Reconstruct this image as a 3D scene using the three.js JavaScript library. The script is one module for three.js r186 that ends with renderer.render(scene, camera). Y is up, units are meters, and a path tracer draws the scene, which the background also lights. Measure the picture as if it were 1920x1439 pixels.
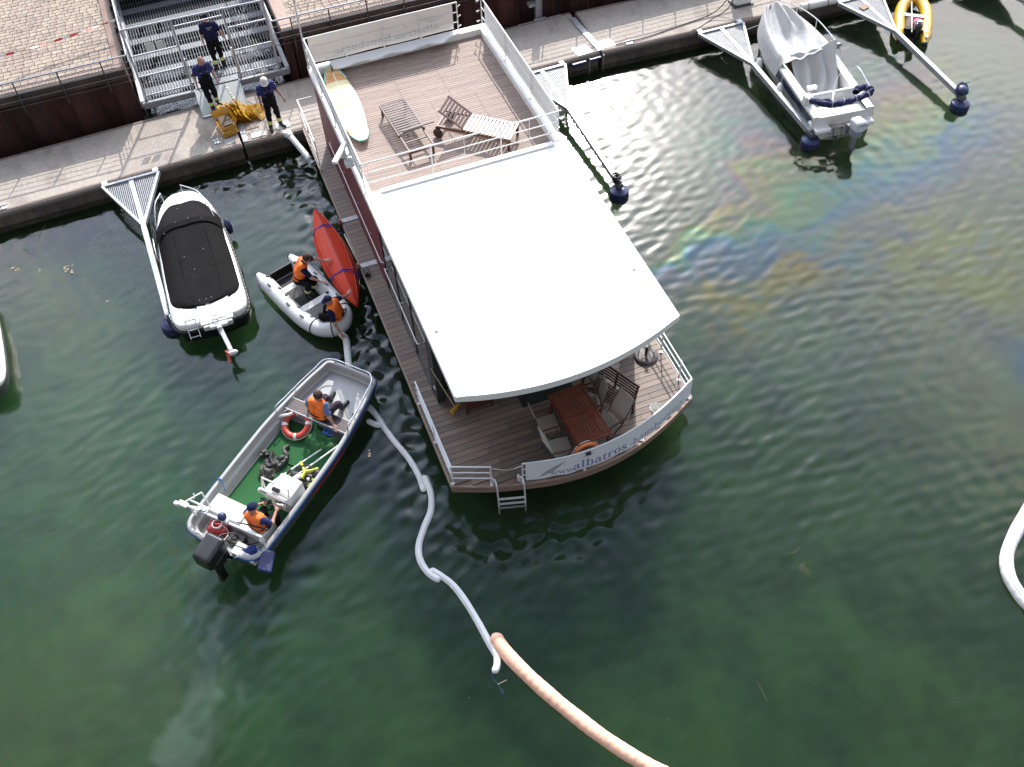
import * as THREE from 'three';
import { mergeGeometries, mergeVertices } from 'three/addons/utils/BufferGeometryUtils.js';
import { RoundedBoxGeometry } from 'three/addons/geometries/RoundedBoxGeometry.js';

// ---------- camera, sky, sun, exposure ----------
const scene = new THREE.Scene();
const RAD = Math.PI / 180;
const camera = new THREE.PerspectiveCamera(42.58, 1024 / 767, 0.5, 4000);
camera.rotation.order = 'YXZ';
camera.position.set(-2.82, 18.63, 23.27);
camera.rotation.set(-52.324 * RAD, -19.229 * RAD, -2.657 * RAD);
const renderer = new THREE.WebGLRenderer();
renderer.toneMapping = THREE.LinearToneMapping;
renderer.toneMappingExposure = 1.75;
renderer.shadowMap.enabled = true;
const SUN = new THREE.Vector3(Math.sin(24.6 * RAD) * Math.cos(37.5 * RAD), Math.sin(37.5 * RAD), -Math.cos(24.6 * RAD) * Math.cos(37.5 * RAD));
const sun = new THREE.DirectionalLight(new THREE.Color().setRGB(1, 0.955, 0.89), 3.3);
sun.position.copy(SUN).multiplyScalar(120); sun.target.position.set(0, 0, 0);
sun.castShadow = true; sun.shadow.radius = 1; sun.shadow.mapSize.set(4096, 4096);
Object.assign(sun.shadow.camera, { left: -40, right: 40, top: 40, bottom: -40, near: 1, far: 300 });
scene.add(sun, sun.target);

// ---------- random numbers and noise ----------
function rng(seed) { let s = seed >>> 0; return () => { s = (s + 0x6D2B79F5) >>> 0; let t = s; t = Math.imul(t ^ (t >>> 15), t | 1); t ^= t + Math.imul(t ^ (t >>> 7), t | 61); return ((t ^ (t >>> 14)) >>> 0) / 4294967296; }; }
const rnd = rng(7);
const rr = (a, b) => a + (b - a) * rnd();
const pick = (a) => a[Math.floor(rnd() * a.length)];
const clamp = (x, a = 0, b = 1) => Math.min(b, Math.max(a, x));
const mix = (a, b, t) => a + (b - a) * t;
const sstep = (a, b, x) => { const t = clamp((x - a) / (b - a)); return t * t * (3 - 2 * t); };
function hash(i, j, s) { let h = Math.imul(i, 374761393) + Math.imul(j, 668265263) + Math.imul(s, 982451653); h = Math.imul(h ^ (h >>> 13), 1274126177); return ((h ^ (h >>> 16)) >>> 0) / 4294967296; }
function vnoise(x, y, s = 0, px = 0, py = 0) {       // value noise, tiles with periods px, py when given
  const i = Math.floor(x), j = Math.floor(y), u = x - i, v = y - j, m = (a, p) => (p ? ((a % p) + p) % p : a);
  const a = u * u * u * (u * (u * 6 - 15) + 10), b = v * v * v * (v * (v * 6 - 15) + 10);
  const h = (p, q) => hash(m(p, px), m(q, py), s);
  return mix(mix(h(i, j), h(i + 1, j), a), mix(h(i, j + 1), h(i + 1, j + 1), a), b);
}
function fbm(x, y, o = 4, s = 0, px = 0, py = 0) { let v = 0, a = 0.5, t = 0; for (let k = 0; k < o; k++) { v += a * vnoise(x, y, s + k, px, py); t += a; x *= 2; y *= 2; px *= 2; py *= 2; a *= 0.5; } return v / t; }

{ // broken bright cloud; thin bright veil round the sun
  const w = 800, h = 400, d = new Float32Array(w * h * 4), dir = new THREE.Vector3();
  const sa = Math.atan2(SUN.x, -SUN.z);
  for (let j = 0; j < h; j++) for (let i = 0; i < w; i++) {
    const ph = ((i + 0.5) / w - 0.5) * 2 * Math.PI, el = ((j + 0.5) / h - 0.5) * Math.PI;
    dir.set(Math.cos(ph) * Math.cos(el), Math.sin(el), Math.sin(ph) * Math.cos(el));
    const ang = Math.acos(clamp(dir.dot(SUN), -1, 1)) / RAD, y = Math.max(dir.y, 0);
    const q = 2.2 / (y + 0.25), cx = dir.x * q, cz = dir.z * q;
    const wx = fbm(cx * 0.9 + 3, cz * 0.9 + 8, 3, 31) - 0.5, wz = fbm(cx * 0.9 + 17, cz * 0.9 + 2, 3, 41) - 0.5;
    const c = fbm(cx * 1.3 + wx * 1.6 + 5, cz * 1.3 + wz * 1.6 + 9, 5, 21);
    const cov = sstep(0.36, 0.62, c), thick = sstep(0.5, 0.75, fbm(cx * 2.3 + 11, cz * 2.3 + 4, 4, 61));
    let az = Math.atan2(dir.x, -dir.z) - sa; az = Math.atan2(Math.sin(az), Math.cos(az)) / RAD;
    const e = el / RAD;
    // the bright thin cloud lies round and to the right of the sun, lower in the sky
    const bank = Math.exp(-(((az - 22) / 44) ** 2) - ((e - 34) / 25) ** 2), left = Math.exp(-(((az + 35) / 30) ** 2) - ((e - 40) / 20) ** 2);
    const soft = mix(0.5, 1, c), veil = 7 * Math.exp(-((ang / 5.5) ** 2)) + 1.8 * Math.exp(-ang / 8) + (2.9 * bank + 2.8 * left) * mix(0.75, 1.1, soft) + 0.3 * Math.exp(-ang / 28);
    const lum = 0.50 + veil, calm = clamp(0.75 * bank + 0.5 * Math.exp(-ang / 10) + 0.5 * left);
    const bright = lum * mix(mix(1.05, 0.62, thick), 1, calm) + 0.08, gap = mix(0.13 + 0.45 * veil, bright * 0.85, calm);
    const k = (j * w + i) * 4, low = e < 0 ? Math.exp(e / 10) * 0.7 + 0.3 : 1;
    const bl = 1 - 0.8 * calm, wm = clamp(bank * 1.2); d[k] = mix(gap * (1 - 0.38 * bl), bright, cov) * low * (1 + 0.035 * wm); d[k + 1] = mix(gap * (1 - 0.05 * bl), bright, cov) * low; d[k + 2] = mix(gap * (1 + 0.6 * bl), bright * 1.03, cov) * low * (1 - 0.06 * wm); d[k + 3] = 1;
  }
  const t = new THREE.DataTexture(d, w, h, THREE.RGBAFormat, THREE.FloatType);
  t.mapping = THREE.EquirectangularReflectionMapping; t.magFilter = t.minFilter = THREE.LinearFilter; t.needsUpdate = true;
  scene.background = t; scene.environment = t;
}

// ---------- textures and materials ----------
function tex(size, f, rep = 1, srgb = true, sy = size) {     // f(u, v) -> 0..1 numbers or a grey; rep = metres per tile
  const d = new Uint8Array(size * sy * 4);
  for (let j = 0; j < sy; j++) for (let i = 0; i < size; i++) {
    const c = f((i + 0.5) / size, (j + 0.5) / sy), k = (j * size + i) * 4;
    if (typeof c === 'number') d[k] = d[k + 1] = d[k + 2] = clamp(c) * 255; else { d[k] = clamp(c[0]) * 255; d[k + 1] = clamp(c[1]) * 255; d[k + 2] = clamp(c[2]) * 255; }
    d[k + 3] = typeof c !== 'number' && c.length > 3 ? clamp(c[3]) * 255 : 255;
  }
  const t = new THREE.DataTexture(d, size, sy); t.wrapS = t.wrapT = THREE.RepeatWrapping; t.magFilter = THREE.LinearFilter; t.minFilter = THREE.LinearMipmapLinearFilter; t.generateMipmaps = true;
  if (srgb) t.colorSpace = THREE.SRGBColorSpace;
  const [ru, rv] = Array.isArray(rep) ? rep : [rep, rep]; t.repeat.set(1 / ru, 1 / rv); t.needsUpdate = true; return t;
}
const lin = (r, g, b) => new THREE.Color().setRGB(r, g, b);
function M(color, roughness = 0.6, o = {}) { const m = new THREE.MeshPhysicalMaterial({ color: Array.isArray(color) ? lin(...color) : color, roughness, side: THREE.DoubleSide, ...o }); return m; }
// grey-scale multipliers kept near 1 so that the colour of the material is its base colour
const T = {
  mottle: tex(256, (u, v) => 0.78 + 0.22 * fbm(u * 6, v * 6, 5, 3, 6, 6), 1.6),
  concrete: tex(512, (u, v) => { const a = fbm(u * 3, v * 3, 6, 11, 3, 3), b = fbm(u * 60, v * 60, 2, 12, 60, 60), s = sstep(0.5, 0.8, fbm(u * 9, v * 5, 5, 13, 9, 5)); const g = 0.83 + 0.12 * a + 0.1 * (b - 0.5) - 0.1 * s; return [g, g * 0.99, g * 0.975]; }, 4.3),
  concreteB: tex(256, (u, v) => fbm(u * 30, v * 30, 3, 15, 30, 30), 1.0, false),
  grain: tex(512, (u, v) => { const a = fbm(u * 3, v * 60, 4, 5, 3, 60), b = fbm(u * 2, v * 9, 3, 6, 2, 9); const g = 0.62 + 0.26 * a + 0.22 * b; return [g, g * 0.99, g * 0.98]; }, [1.4, 0.5]),
  grainZ: tex(512, (u, v) => { const a = fbm(u * 60, v * 3, 4, 5, 60, 3), b = fbm(u * 9, v * 2, 3, 6, 9, 2); const g = 0.62 + 0.26 * a + 0.22 * b; return [g, g * 0.99, g * 0.98]; }, [0.5, 1.4]),
  rust: tex(512, (u, v) => { const a = fbm(u * 5, v * 5, 5, 17, 5, 5), b = fbm(u * 24, v * 4, 3, 18, 24, 4), s = sstep(0.55, 0.7, fbm(u * 9, v * 9, 4, 19, 9, 9)); return [0.50 + 0.32 * a + 0.2 * (b - 0.5), 0.46 + 0.3 * a + 0.2 * (b - 0.5) - 0.06 * s, 0.44 + 0.3 * a - 0.08 * s]; }, 2.2),
  galv: tex(256, (u, v) => { const g = 0.74 + 0.24 * fbm(u * 14, v * 14, 3, 23, 14, 14); return [g, g, g * 1.01]; }, 0.7),
  cloth: tex(256, (u, v) => fbm(u * 5, v * 5, 5, 27, 5, 5), 0.6, false),
  weave: tex(128, (u, v) => 0.5 + 0.25 * Math.sin(u * Math.PI * 48) + 0.25 * Math.sin(v * Math.PI * 48), 0.15, false),
  dirt: tex(512, (u, v) => { const s = sstep(0.5, 0.78, fbm(u * 5, v * 5, 6, 29, 5, 5)), f = fbm(u * 60, v * 60, 2, 30, 60, 60); const g = 0.99 - 0.03 * s - 0.03 * f; return [g, g * 0.995, g * 0.975]; }, 2.4),
  scuff: tex(256, (u, v) => 0.35 + 0.3 * fbm(u * 9, v * 9, 4, 33, 9, 9), 0.8, false),
};
const bump = (t, s) => ({ bumpMap: t, bumpScale: s });
const mConcrete = M([0.46, 0.405, 0.355], 0.9, { map: T.concrete, ...bump(T.concreteB, 0.004) });
const mConcreteDark = M([0.27, 0.26, 0.235], 0.9, { map: T.rust, ...bump(T.concreteB, 0.006) });
const mGalv = M([0.52, 0.53, 0.54], 0.45, { map: T.galv, metalness: 0.35 });
const mGalvDark = M([0.2, 0.21, 0.215], 0.5, { map: T.galv, metalness: 0.5 });
const mSteel = M([0.62, 0.63, 0.64], 0.28, { metalness: 0.85, roughnessMap: T.scuff });
const mRust = M([0.092, 0.034, 0.026], 0.85, { map: T.rust, ...bump(T.concreteB, 0.006) });
const mRustCap = M([0.17, 0.085, 0.07], 0.8, { map: T.rust });
const mDarkSteel = M([0.05, 0.052, 0.055], 0.5, { map: T.galv });
const mWhite = M([0.80, 0.80, 0.79], 0.35, { map: T.dirt });
const mGel = M([0.80, 0.80, 0.79], 0.18, { map: T.dirt, clearcoat: 0.5, clearcoatRoughness: 0.15 });
const mGelGrey = M([0.42, 0.42, 0.43], 0.4, { map: T.dirt });
const mRoof = M([0.86, 0.86, 0.855], 0.5, { map: T.dirt });
const mBlack = M([0.012, 0.012, 0.013], 0.45, { map: T.mottle });
const mRubber = M([0.02, 0.02, 0.022], 0.7);
const mNavy = M([0.02, 0.03, 0.11], 0.45, { map: T.mottle });
const mBlue = M([0.03, 0.12, 0.36], 0.35, { map: T.mottle });
const mRed = M([0.50, 0.035, 0.03], 0.4, { map: T.mottle });
const mRope = M([0.05, 0.07, 0.4], 0.8);
const mWhiteRope = M([0.7, 0.7, 0.68], 0.8);

// ---------- geometry helpers ----------
const V = (x, y, z) => new THREE.Vector3(x, y, z);
const A3 = (p) => (p.isVector3 ? p : V(...p));
function box(w, h, d, x = 0, y = 0, z = 0, ry = 0, rx = 0, rz = 0) { const g = new THREE.BoxGeometry(w, h, d); if (rx) g.rotateX(rx); if (rz) g.rotateZ(rz); if (ry) g.rotateY(ry); return g.translate(x, y, z); }
function rbox(w, h, d, r, x = 0, y = 0, z = 0, ry = 0, rx = 0, rz = 0, seg = 2) { const g = new RoundedBoxGeometry(w, h, d, seg, r); if (rx) g.rotateX(rx); if (rz) g.rotateZ(rz); if (ry) g.rotateY(ry); return g.translate(x, y, z); }
function span(x0, x1, y0, y1, z0, z1) { return box(x1 - x0, y1 - y0, z1 - z0, (x0 + x1) / 2, (y0 + y1) / 2, (z0 + z1) / 2); }
function along(g, a, b, up = V(0, 1, 0)) {          // a geometry built along +z from 0, laid from a to b
  a = A3(a); b = A3(b); const z = b.clone().sub(a).normalize(); let x = up.clone().cross(z); if (x.lengthSq() < 1e-6) x = V(1, 0, 0); x.normalize(); const y = z.clone().cross(x);
  return g.applyMatrix4(new THREE.Matrix4().makeBasis(x, y, z).setPosition(a));
}
function bar(a, b, r, seg = 8, r2 = r) { a = A3(a); b = A3(b); const L = a.distanceTo(b); return along(new THREE.CylinderGeometry(r2, r, L, seg).rotateX(Math.PI / 2).translate(0, 0, L / 2), a, b); }
function beam(a, b, w, h, up) { a = A3(a); b = A3(b); const L = a.distanceTo(b); return along(new THREE.BoxGeometry(w, h, L).translate(0, 0, L / 2), a, b, up); }
function tube(pts, r, seg = 6, n, closed = false) { const c = new THREE.CatmullRomCurve3(pts.map(A3), closed, 'centripetal'); return new THREE.TubeGeometry(c, n ?? pts.length * 5, r, seg, closed); }
function pipe(pts, r, seg = 7) { const o = []; for (let i = 0; i + 1 < pts.length; i++) { o.push(bar(pts[i], pts[i + 1], r, seg)); if (i) o.push(ball(r * 1.02, ...A3(pts[i]).toArray(), 6)); } return o; }
function ball(r, x = 0, y = 0, z = 0, seg = 12, sx = 1, sy = 1, sz = 1) { return new THREE.SphereGeometry(r, seg, Math.max(4, Math.round(seg * 0.7))).scale(sx, sy, sz).translate(x, y, z); }
function cyl(r, h, x = 0, y = 0, z = 0, seg = 16, r2 = r) { return new THREE.CylinderGeometry(r2, r, h, seg).translate(x, y, z); }
function lathe(pts, x = 0, y = 0, z = 0, seg = 20) { return new THREE.LatheGeometry(pts.map((p) => new THREE.Vector2(p[0], p[1])), seg).translate(x, y, z); }
function torus(R, r, x = 0, y = 0, z = 0, seg = 28, arc = Math.PI * 2, flat = true) { const g = new THREE.TorusGeometry(R, r, 10, seg, arc); if (flat) g.rotateX(Math.PI / 2); return g.translate(x, y, z); }
function slab(pts, y0, y1, bevel = 0) {              // an outline of [x, z] points, from y0 up to y1
  const s = new THREE.Shape(pts.map((p) => new THREE.Vector2(p[0], -p[1])));
  const g = new THREE.ExtrudeGeometry(s, { depth: y1 - y0 - 2 * bevel, bevelEnabled: bevel > 0, bevelSize: bevel, bevelThickness: bevel, bevelSegments: 2, bevelOffset: -bevel, steps: 1, curveSegments: 4 });
  return g.rotateX(-Math.PI / 2).translate(0, y0 + bevel, 0);
}
function grid(nu, nv, f, wrapU = false) {            // a sheet of (nu+1) x (nv+1) points f(i, j) -> [x, y, z]
  const P = [], I = [], uv = [];
  for (let j = 0; j <= nv; j++) for (let i = 0; i <= nu; i++) { const p = f(wrapU && i === nu ? 0 : i, j); P.push(p[0], p[1], p[2]); uv.push(i / nu, j / nv); }
  for (let j = 0; j < nv; j++) for (let i = 0; i < nu; i++) { const a = j * (nu + 1) + i, b = a + 1, c = a + nu + 1, d = c + 1; I.push(a, c, b, b, c, d); }
  const g = new THREE.BufferGeometry(); g.setAttribute('position', new THREE.Float32BufferAttribute(P, 3)); g.setAttribute('uv', new THREE.Float32BufferAttribute(uv, 2)); g.setIndex(I); g.computeVertexNormals(); return g;
}
function loft(rows, closed = true) {                 // rows of equally many [x, y, z]
  const n = rows[0].length; const g = grid(closed ? n : n - 1, rows.length - 1, (i, j) => rows[j][i], closed);
  if (closed) { const q = g.attributes.normal; for (let j = 0; j < rows.length; j++) { const a = j * (n + 1), b = a + n; const v = V(q.getX(a) + q.getX(b), q.getY(a) + q.getY(b), q.getZ(a) + q.getZ(b)).normalize(); q.setXYZ(a, v.x, v.y, v.z); q.setXYZ(b, v.x, v.y, v.z); } }
  return g;
}
function metres(g) {                                 // uv in metres, laid on by the way each face points
  g = g.index ? g.toNonIndexed() : g; const p = g.attributes.position, n = g.attributes.normal, uv = new Float32Array(p.count * 2), a = V(), b = V(), c = V();
  for (let i = 0; i < p.count; i += 3) {
    a.fromBufferAttribute(p, i); b.fromBufferAttribute(p, i + 1); c.fromBufferAttribute(p, i + 2);
    const f = b.clone().sub(a).cross(c.clone().sub(a)), x = Math.abs(f.x), y = Math.abs(f.y), z = Math.abs(f.z);
    for (let k = 0; k < 3; k++) { const q = [a, b, c][k]; const w = y >= x && y >= z ? [q.x, q.z] : x >= z ? [q.z, q.y] : [q.x, q.y]; uv[(i + k) * 2] = w[0]; uv[(i + k) * 2 + 1] = w[1]; }
  }
  g.setAttribute('uv', new THREE.BufferAttribute(uv, 2)); void n; return g;
}
function join(list, keepUV = false) {
  list = (Array.isArray(list) ? list : [list]).flat(3).map((g) => { const q = g.index ? g.toNonIndexed() : g; for (const k of Object.keys(q.attributes)) if (!['position', 'normal', 'uv'].includes(k)) q.deleteAttribute(k); return keepUV ? q : metres(q); });
  return list.length === 1 ? list[0] : mergeGeometries(list);
}
const taken = {};
function numbered(n) { const k = taken[n] ?? 0; taken[n] = k + 1; return k ? `${n}_${String(k).padStart(3, '0')}` : n; }
function obj(name, geos, mat, parent, keepUV = false) {
  const m = new THREE.Mesh(geos.isBufferGeometry && keepUV ? geos : join(geos, keepUV), mat); m.castShadow = m.receiveShadow = true;
  m.name = parent ? name : numbered(name); (parent ?? scene).add(m); return m;
}
function grp(name, parent) { const o = new THREE.Group(); o.name = name; parent.add(o); return o; }
function thing(name, label, category, [x, y, z] = [0, 0, 0], turn = 0, group) { const o = new THREE.Group(); o.name = numbered(name); o.position.set(x, y, z); o.rotation.y = turn; scene.add(o); o.userData = { label, category }; if (group) o.userData.group = group; return o; }
function tag(o, label, category, group) { Object.assign(o.userData, { label, category }); if (group) o.userData.group = group; return o; }
function struct(o) { o.userData.kind = 'structure'; return o; }
function stuff(o) { o.userData.kind = 'stuff'; return o; }
function dup(root, [x, y, z], turn, label) { const r = root.clone(); r.name = numbered(root.name.replace(/_\d+$/, '')); scene.add(r); r.position.set(x, y, z); r.rotation.y = turn; r.userData = { ...root.userData }; if (label) r.userData.label = label; return r; }

// ---------- smooth solids: surface nets over a distance field ----------
function nets(f, lo, hi, c) {
  const n = [0, 1, 2].map((k) => Math.ceil((hi[k] - lo[k]) / c) + 2), [nx, ny, nz] = n, val = new Float32Array(nx * ny * nz);
  for (let k = 0, q = 0; k < nz; k++) for (let j = 0; j < ny; j++) for (let i = 0; i < nx; i++, q++) val[q] = f(lo[0] + (i - 0.5) * c, lo[1] + (j - 0.5) * c, lo[2] + (k - 0.5) * c);
  const id = new Int32Array(nx * ny * nz).fill(-1), P = [], I = [], S = [1, nx, nx * ny];
  for (let k = 0; k < nz - 1; k++) for (let j = 0; j < ny - 1; j++) for (let i = 0; i < nx - 1; i++) {
    const q = i + j * nx + k * nx * ny; let x = 0, y = 0, z = 0, m = 0;
    for (let e = 0; e < 12; e++) { // twelve edges of the cell
      const ax = e >> 2, o1 = e & 1, o2 = (e >> 1) & 1, u = (ax + 1) % 3, w = (ax + 2) % 3, a = q + o1 * S[u] + o2 * S[w], b = a + S[ax], va = val[a], vb = val[b];
      if ((va < 0) === (vb < 0)) continue; const t = va / (va - vb), r = [0, 0, 0]; r[ax] = t; r[u] = o1; r[w] = o2; x += r[0]; y += r[1]; z += r[2]; m++;
    }
    if (m) { id[q] = P.length / 3; P.push(lo[0] + (i - 0.5 + x / m) * c, lo[1] + (j - 0.5 + y / m) * c, lo[2] + (k - 0.5 + z / m) * c); }
  }
  for (let k = 1; k < nz - 1; k++) for (let j = 1; j < ny - 1; j++) for (let i = 1; i < nx - 1; i++) {
    const q = i + j * nx + k * nx * ny;
    for (let ax = 0; ax < 3; ax++) { const s = val[q] < 0; if (s === (val[q + S[ax]] < 0)) continue; const u = S[(ax + 1) % 3], w = S[(ax + 2) % 3], a = id[q], b = id[q - u], d = id[q - u - w], e = id[q - w]; if (s) I.push(a, b, d, a, d, e); else I.push(a, d, b, a, e, d); }
  }
  const g = new THREE.BufferGeometry(); g.setAttribute('position', new THREE.Float32BufferAttribute(P, 3)); g.setAttribute('uv', new THREE.Float32BufferAttribute(new Float32Array(P.length / 3 * 2), 2)); g.setIndex(I); g.computeVertexNormals(); return g;
}
const smin = (a, b, k) => { const h = Math.max(k - Math.abs(a - b), 0) / k; return Math.min(a, b) - h * h * k * 0.25; };
function bones(list, k = 0.03) {                     // list of [ax, ay, az, ra, bx, by, bz, rb]
  const L = list.map((b) => { const d = [b[4] - b[0], b[5] - b[1], b[6] - b[2]]; return [...b, ...d, d[0] * d[0] + d[1] * d[1] + d[2] * d[2] || 1e-9]; });
  const f = (x, y, z) => { let v = 1e3; for (const b of L) { const px = x - b[0], py = y - b[1], pz = z - b[2], t = clamp((px * b[8] + py * b[9] + pz * b[10]) / b[11]); const dx = px - t * b[8], dy = py - t * b[9], dz = pz - t * b[10]; const d = Math.sqrt(dx * dx + dy * dy + dz * dz) - (b[3] + (b[7] - b[3]) * t); v = v > 900 ? d : smin(v, d, k); } return v; };
  const lo = [1e9, 1e9, 1e9], hi = [-1e9, -1e9, -1e9];
  for (const b of list) for (let a = 0; a < 3; a++) { lo[a] = Math.min(lo[a], b[a] - b[3], b[4 + a] - b[7]); hi[a] = Math.max(hi[a], b[a] + b[3], b[4 + a] + b[7]); }
  return { f, lo: lo.map((x) => x - 0.02), hi: hi.map((x) => x + 0.02) };
}
function solid(list, cell = 0.014, k = 0.03, cut) { const b = bones(list, k); return nets(cut ? (x, y, z) => Math.max(b.f(x, y, z), cut(x, y, z)) : b.f, b.lo, b.hi, cell); }
// ---------- water ----------
const gauss = (x, z, cx, cz, rx, rz = rx, a = 0) => { const c = Math.cos(a), s = Math.sin(a), dx = x - cx, dz = z - cz, u = (c * dx + s * dz) / rx, v = (-s * dx + c * dz) / rz; return Math.exp(-u * u - v * v); };
{
  const train = [];                                    // long low ripples coming in from the open side
  const w = rng(91);
  for (let k = 0; k < 9; k++) { const L = 0.27 * Math.pow(1.2, k % 6) * (0.9 + 0.2 * w()), a = (-100 + 50 * (w() - 0.5)) * RAD, q = 2 * Math.PI / L; train.push([Math.cos(a) * q, Math.sin(a) * q, w() * 7, L * 0.0026, k]); }
  const chop = [];
  for (let k = 0; k < 9; k++) { const L = 0.24 + 0.34 * w(), a = w() * Math.PI * 2, q = 2 * Math.PI / L; chop.push([Math.cos(a) * q, Math.sin(a) * q, w() * 7, L * 0.0095, k]); }
  const rings = [[-1.6, 7.2, 0.55, 0.0028, 3.2], [-3.4, 10.2, 0.6, 0.0032, 3.6], [-2.4, 4.2, 0.5, 0.0016, 2.2], [1.6, 12.9, 0.55, 0.0018, 3.8]];
  const height = (x, z) => {
    if (x < -24 || x > 40 || z < -20 || z > 40) return 0;
    const n1 = vnoise(x * 0.55, z * 0.55, 3) * 5, n2 = vnoise(x * 0.9 + 7, z * 0.9, 4) * 4, m = 0.35 + 1.1 * vnoise(x * 0.28, z * 0.28, 5);
    const open = (0.36 + 0.62 * sstep(-1, 4, x) * sstep(6, 12, z) * sstep(20, 15.5, z) + 0.25 * sstep(-1, 3, x) * sstep(15, 18, z) + 0.12 * sstep(4, 7, x)) * m;
    let h = 0;
    for (const t of train) h += open * t[3] * Math.sin(t[0] * x + t[1] * z + t[2] + (t[4] % 2 ? n1 : n2));
    const c = 0.09 + 0.85 * Math.exp(-(((x + 0.95) / 0.7) ** 2)) * sstep(-2, 0, z) * sstep(14.5, 11.5, z) + 0.75 * gauss(x, z, 0.9, 13.7, 1.9, 0.9) + 0.5 * gauss(x, z, -3.2, -0.2, 2.6, 1.0) + 0.12 * gauss(x, z, 8.2, 0.2, 1.6, 1.6) + 0.3 * gauss(x, z, -4.5, 12.9, 1.3) + 0.28 * gauss(x, z, 14, 5.4, 2.2, 1.2);
    for (const t of chop) h += c * t[3] * Math.sin(t[0] * x + t[1] * z + t[2] + (t[4] % 2 ? n2 : n1) * 1.4);
    for (const [cx, cz, L, a, R] of rings) { const d = Math.hypot(x - cx, z - cz); h += a * Math.exp(-((d - R * 0.45) ** 2) / (R * R * 0.3)) * Math.sin(d * 2 * Math.PI / L + n1 * 0.5); }
    return h;
  };
  const line = (a, b, step, far) => { const o = []; for (let x = a; x <= b + 1e-6; x += step) o.push(x); let s = step; for (let x = b; x < far; ) { s *= 1.35; x += s; o.push(x); } s = step; for (let x = a; x > -far; ) { s *= 1.35; x -= s; o.unshift(x); } return o; };
  const X = line(-11.5, 24, 0.055, 1500), Z = line(-4.2, 22, 0.055, 1500);
  const nx = X.length, nz = Z.length, P = new Float32Array(nx * nz * 3), N = new Float32Array(nx * nz * 3), U = new Float32Array(nx * nz * 2), I = new Uint32Array((nx - 1) * (nz - 1) * 6), e = 0.012;
  for (let j = 0, k = 0; j < nz; j++) for (let i = 0; i < nx; i++, k++) {
    const x = X[i], z = Z[j], y = height(x, z), a = (height(x + e, z) - y) / e, b = (height(x, z + e) - y) / e, q = 1 / Math.hypot(a, 1, b);
    P.set([x, y, z], k * 3); N.set([-a * q, q, -b * q], k * 3); U.set([(x + 13) / 38, (z + 3) / 27], k * 2);
  }
  for (let j = 0, k = 0; j < nz - 1; j++) for (let i = 0; i < nx - 1; i++, k += 6) { const a = j * nx + i; I.set([a, a + nx, a + 1, a + 1, a + nx, a + nx + 1], k); }
  const g = new THREE.BufferGeometry(); g.setAttribute('position', new THREE.BufferAttribute(P, 3)); g.setAttribute('normal', new THREE.BufferAttribute(N, 3)); g.setAttribute('uv', new THREE.BufferAttribute(U, 2)); g.setIndex(new THREE.BufferAttribute(I, 1));
  const s = (c) => Math.pow(clamp(c), 1 / 2.2), W = (u, v) => [u * 38 - 13, v * 27 - 3];
  const poly = (x, z, pts, soft) => { let d = 1e3; for (let i = 0; i < pts.length; i++) { const [ax, az] = pts[i], [bx, bz] = pts[(i + 1) % pts.length], L = Math.hypot(bx - ax, bz - az); d = Math.min(d, -((bx - ax) * (z - az) - (bz - az) * (x - ax)) / L); } return sstep(-soft, soft, -d); };
  // what is in the water: green algae, a cloudy plume behind the work boat, pale sunken plates
  const colour = tex(1024, (u, v) => {
    const [x, zz] = W(u, v), z = zz + 0.45, f = fbm(x * 0.22 + 4, z * 0.22, 5, 71), f2 = fbm(x * 1.3, z * 1.3 + 9, 5, 72);
    const ga = sstep(0.12, 0.95, (0.95 * gauss(x, z, -8.6, 8.4, 4.6, 4.6, 0.3) + 0.5 * gauss(x, z, -6.5, 15.5, 4.5) + 0.4 * gauss(x, z, -4.2, 7.2, 1.8) + 0.2 * gauss(x, z, 3.6, 18.8, 3.5, 2.2) + 0.12) * (0.45 + 1.1 * f));
    const east = sstep(0, 9, x); let r = mix(0.0064, 0.0092, east), gr = mix(0.0130, 0.0108, east), b = mix(0.0132, 0.0112, east);
    r = mix(r, 0.0082, ga); gr = mix(gr, 0.0330, ga); b = mix(b, 0.0165, ga);
    const t = clamp((z - 11.2) / 5.2), wx = (fbm(x * 0.8, z * 0.8, 5, 73) - 0.5) * 2.4, cx = mix(-5.2, -7.7, t) + wx, wd = mix(0.4, 1.2, t);
    const streak = fbm(x * 2.6 + z * 0.9 + wx * 2, z * 0.55 - x * 0.2, 5, 74), edge = sstep(1.1, 0.55, Math.abs(x - cx) / wd);
    const p = z > 10.6 ? edge * sstep(10.9, 12.0, z) * (0.15 + 1.0 * sstep(0.36, 0.68, streak)) : 0;
    r += 0.042 * p; gr += 0.050 * p; b += 0.052 * p;
    const q = 0.75 * poly(x, z, [[-3.4, 14.1], [-2.3, 14.56], [-2.7, 15.48], [-3.5, 14.9]], 0.22) * (0.6 + 0.6 * f2) + 0.9 * poly(x, z, [[6.15, 13.05], [7.05, 13.3], [6.45, 14.35], [5.8, 13.9]], 0.25) * (0.5 + 0.8 * f2);
    r += 0.012 * q; gr += 0.029 * q; b += 0.004 * q;
    const k = 0.86 + 0.28 * f2; return [s(r * k), s(gr * k), s(b * k)];
  }, 1, true, 728);
  // the oil film: its thin-film colours tint what the surface mirrors, and it mirrors more than bare water
  const bow = [[0.52, 0.50, 0.51], [0.36, 0.60, 0.54], [0.70, 0.45, 0.62], [0.80, 0.62, 0.36], [0.50, 0.76, 0.42], [0.28, 0.66, 0.70], [0.26, 0.42, 0.86], [0.50, 0.42, 0.66], [0.62, 0.52, 0.42], [0.52, 0.50, 0.50]];
  const arc = [[18.5, 2.6], [16.4, 3.4], [14.2, 3.9], [12.0, 4.4], [10.8, 5.3], [9.9, 6.5], [9.0, 7.3], [7.9, 7.5], [6.3, 7.6]];
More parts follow.
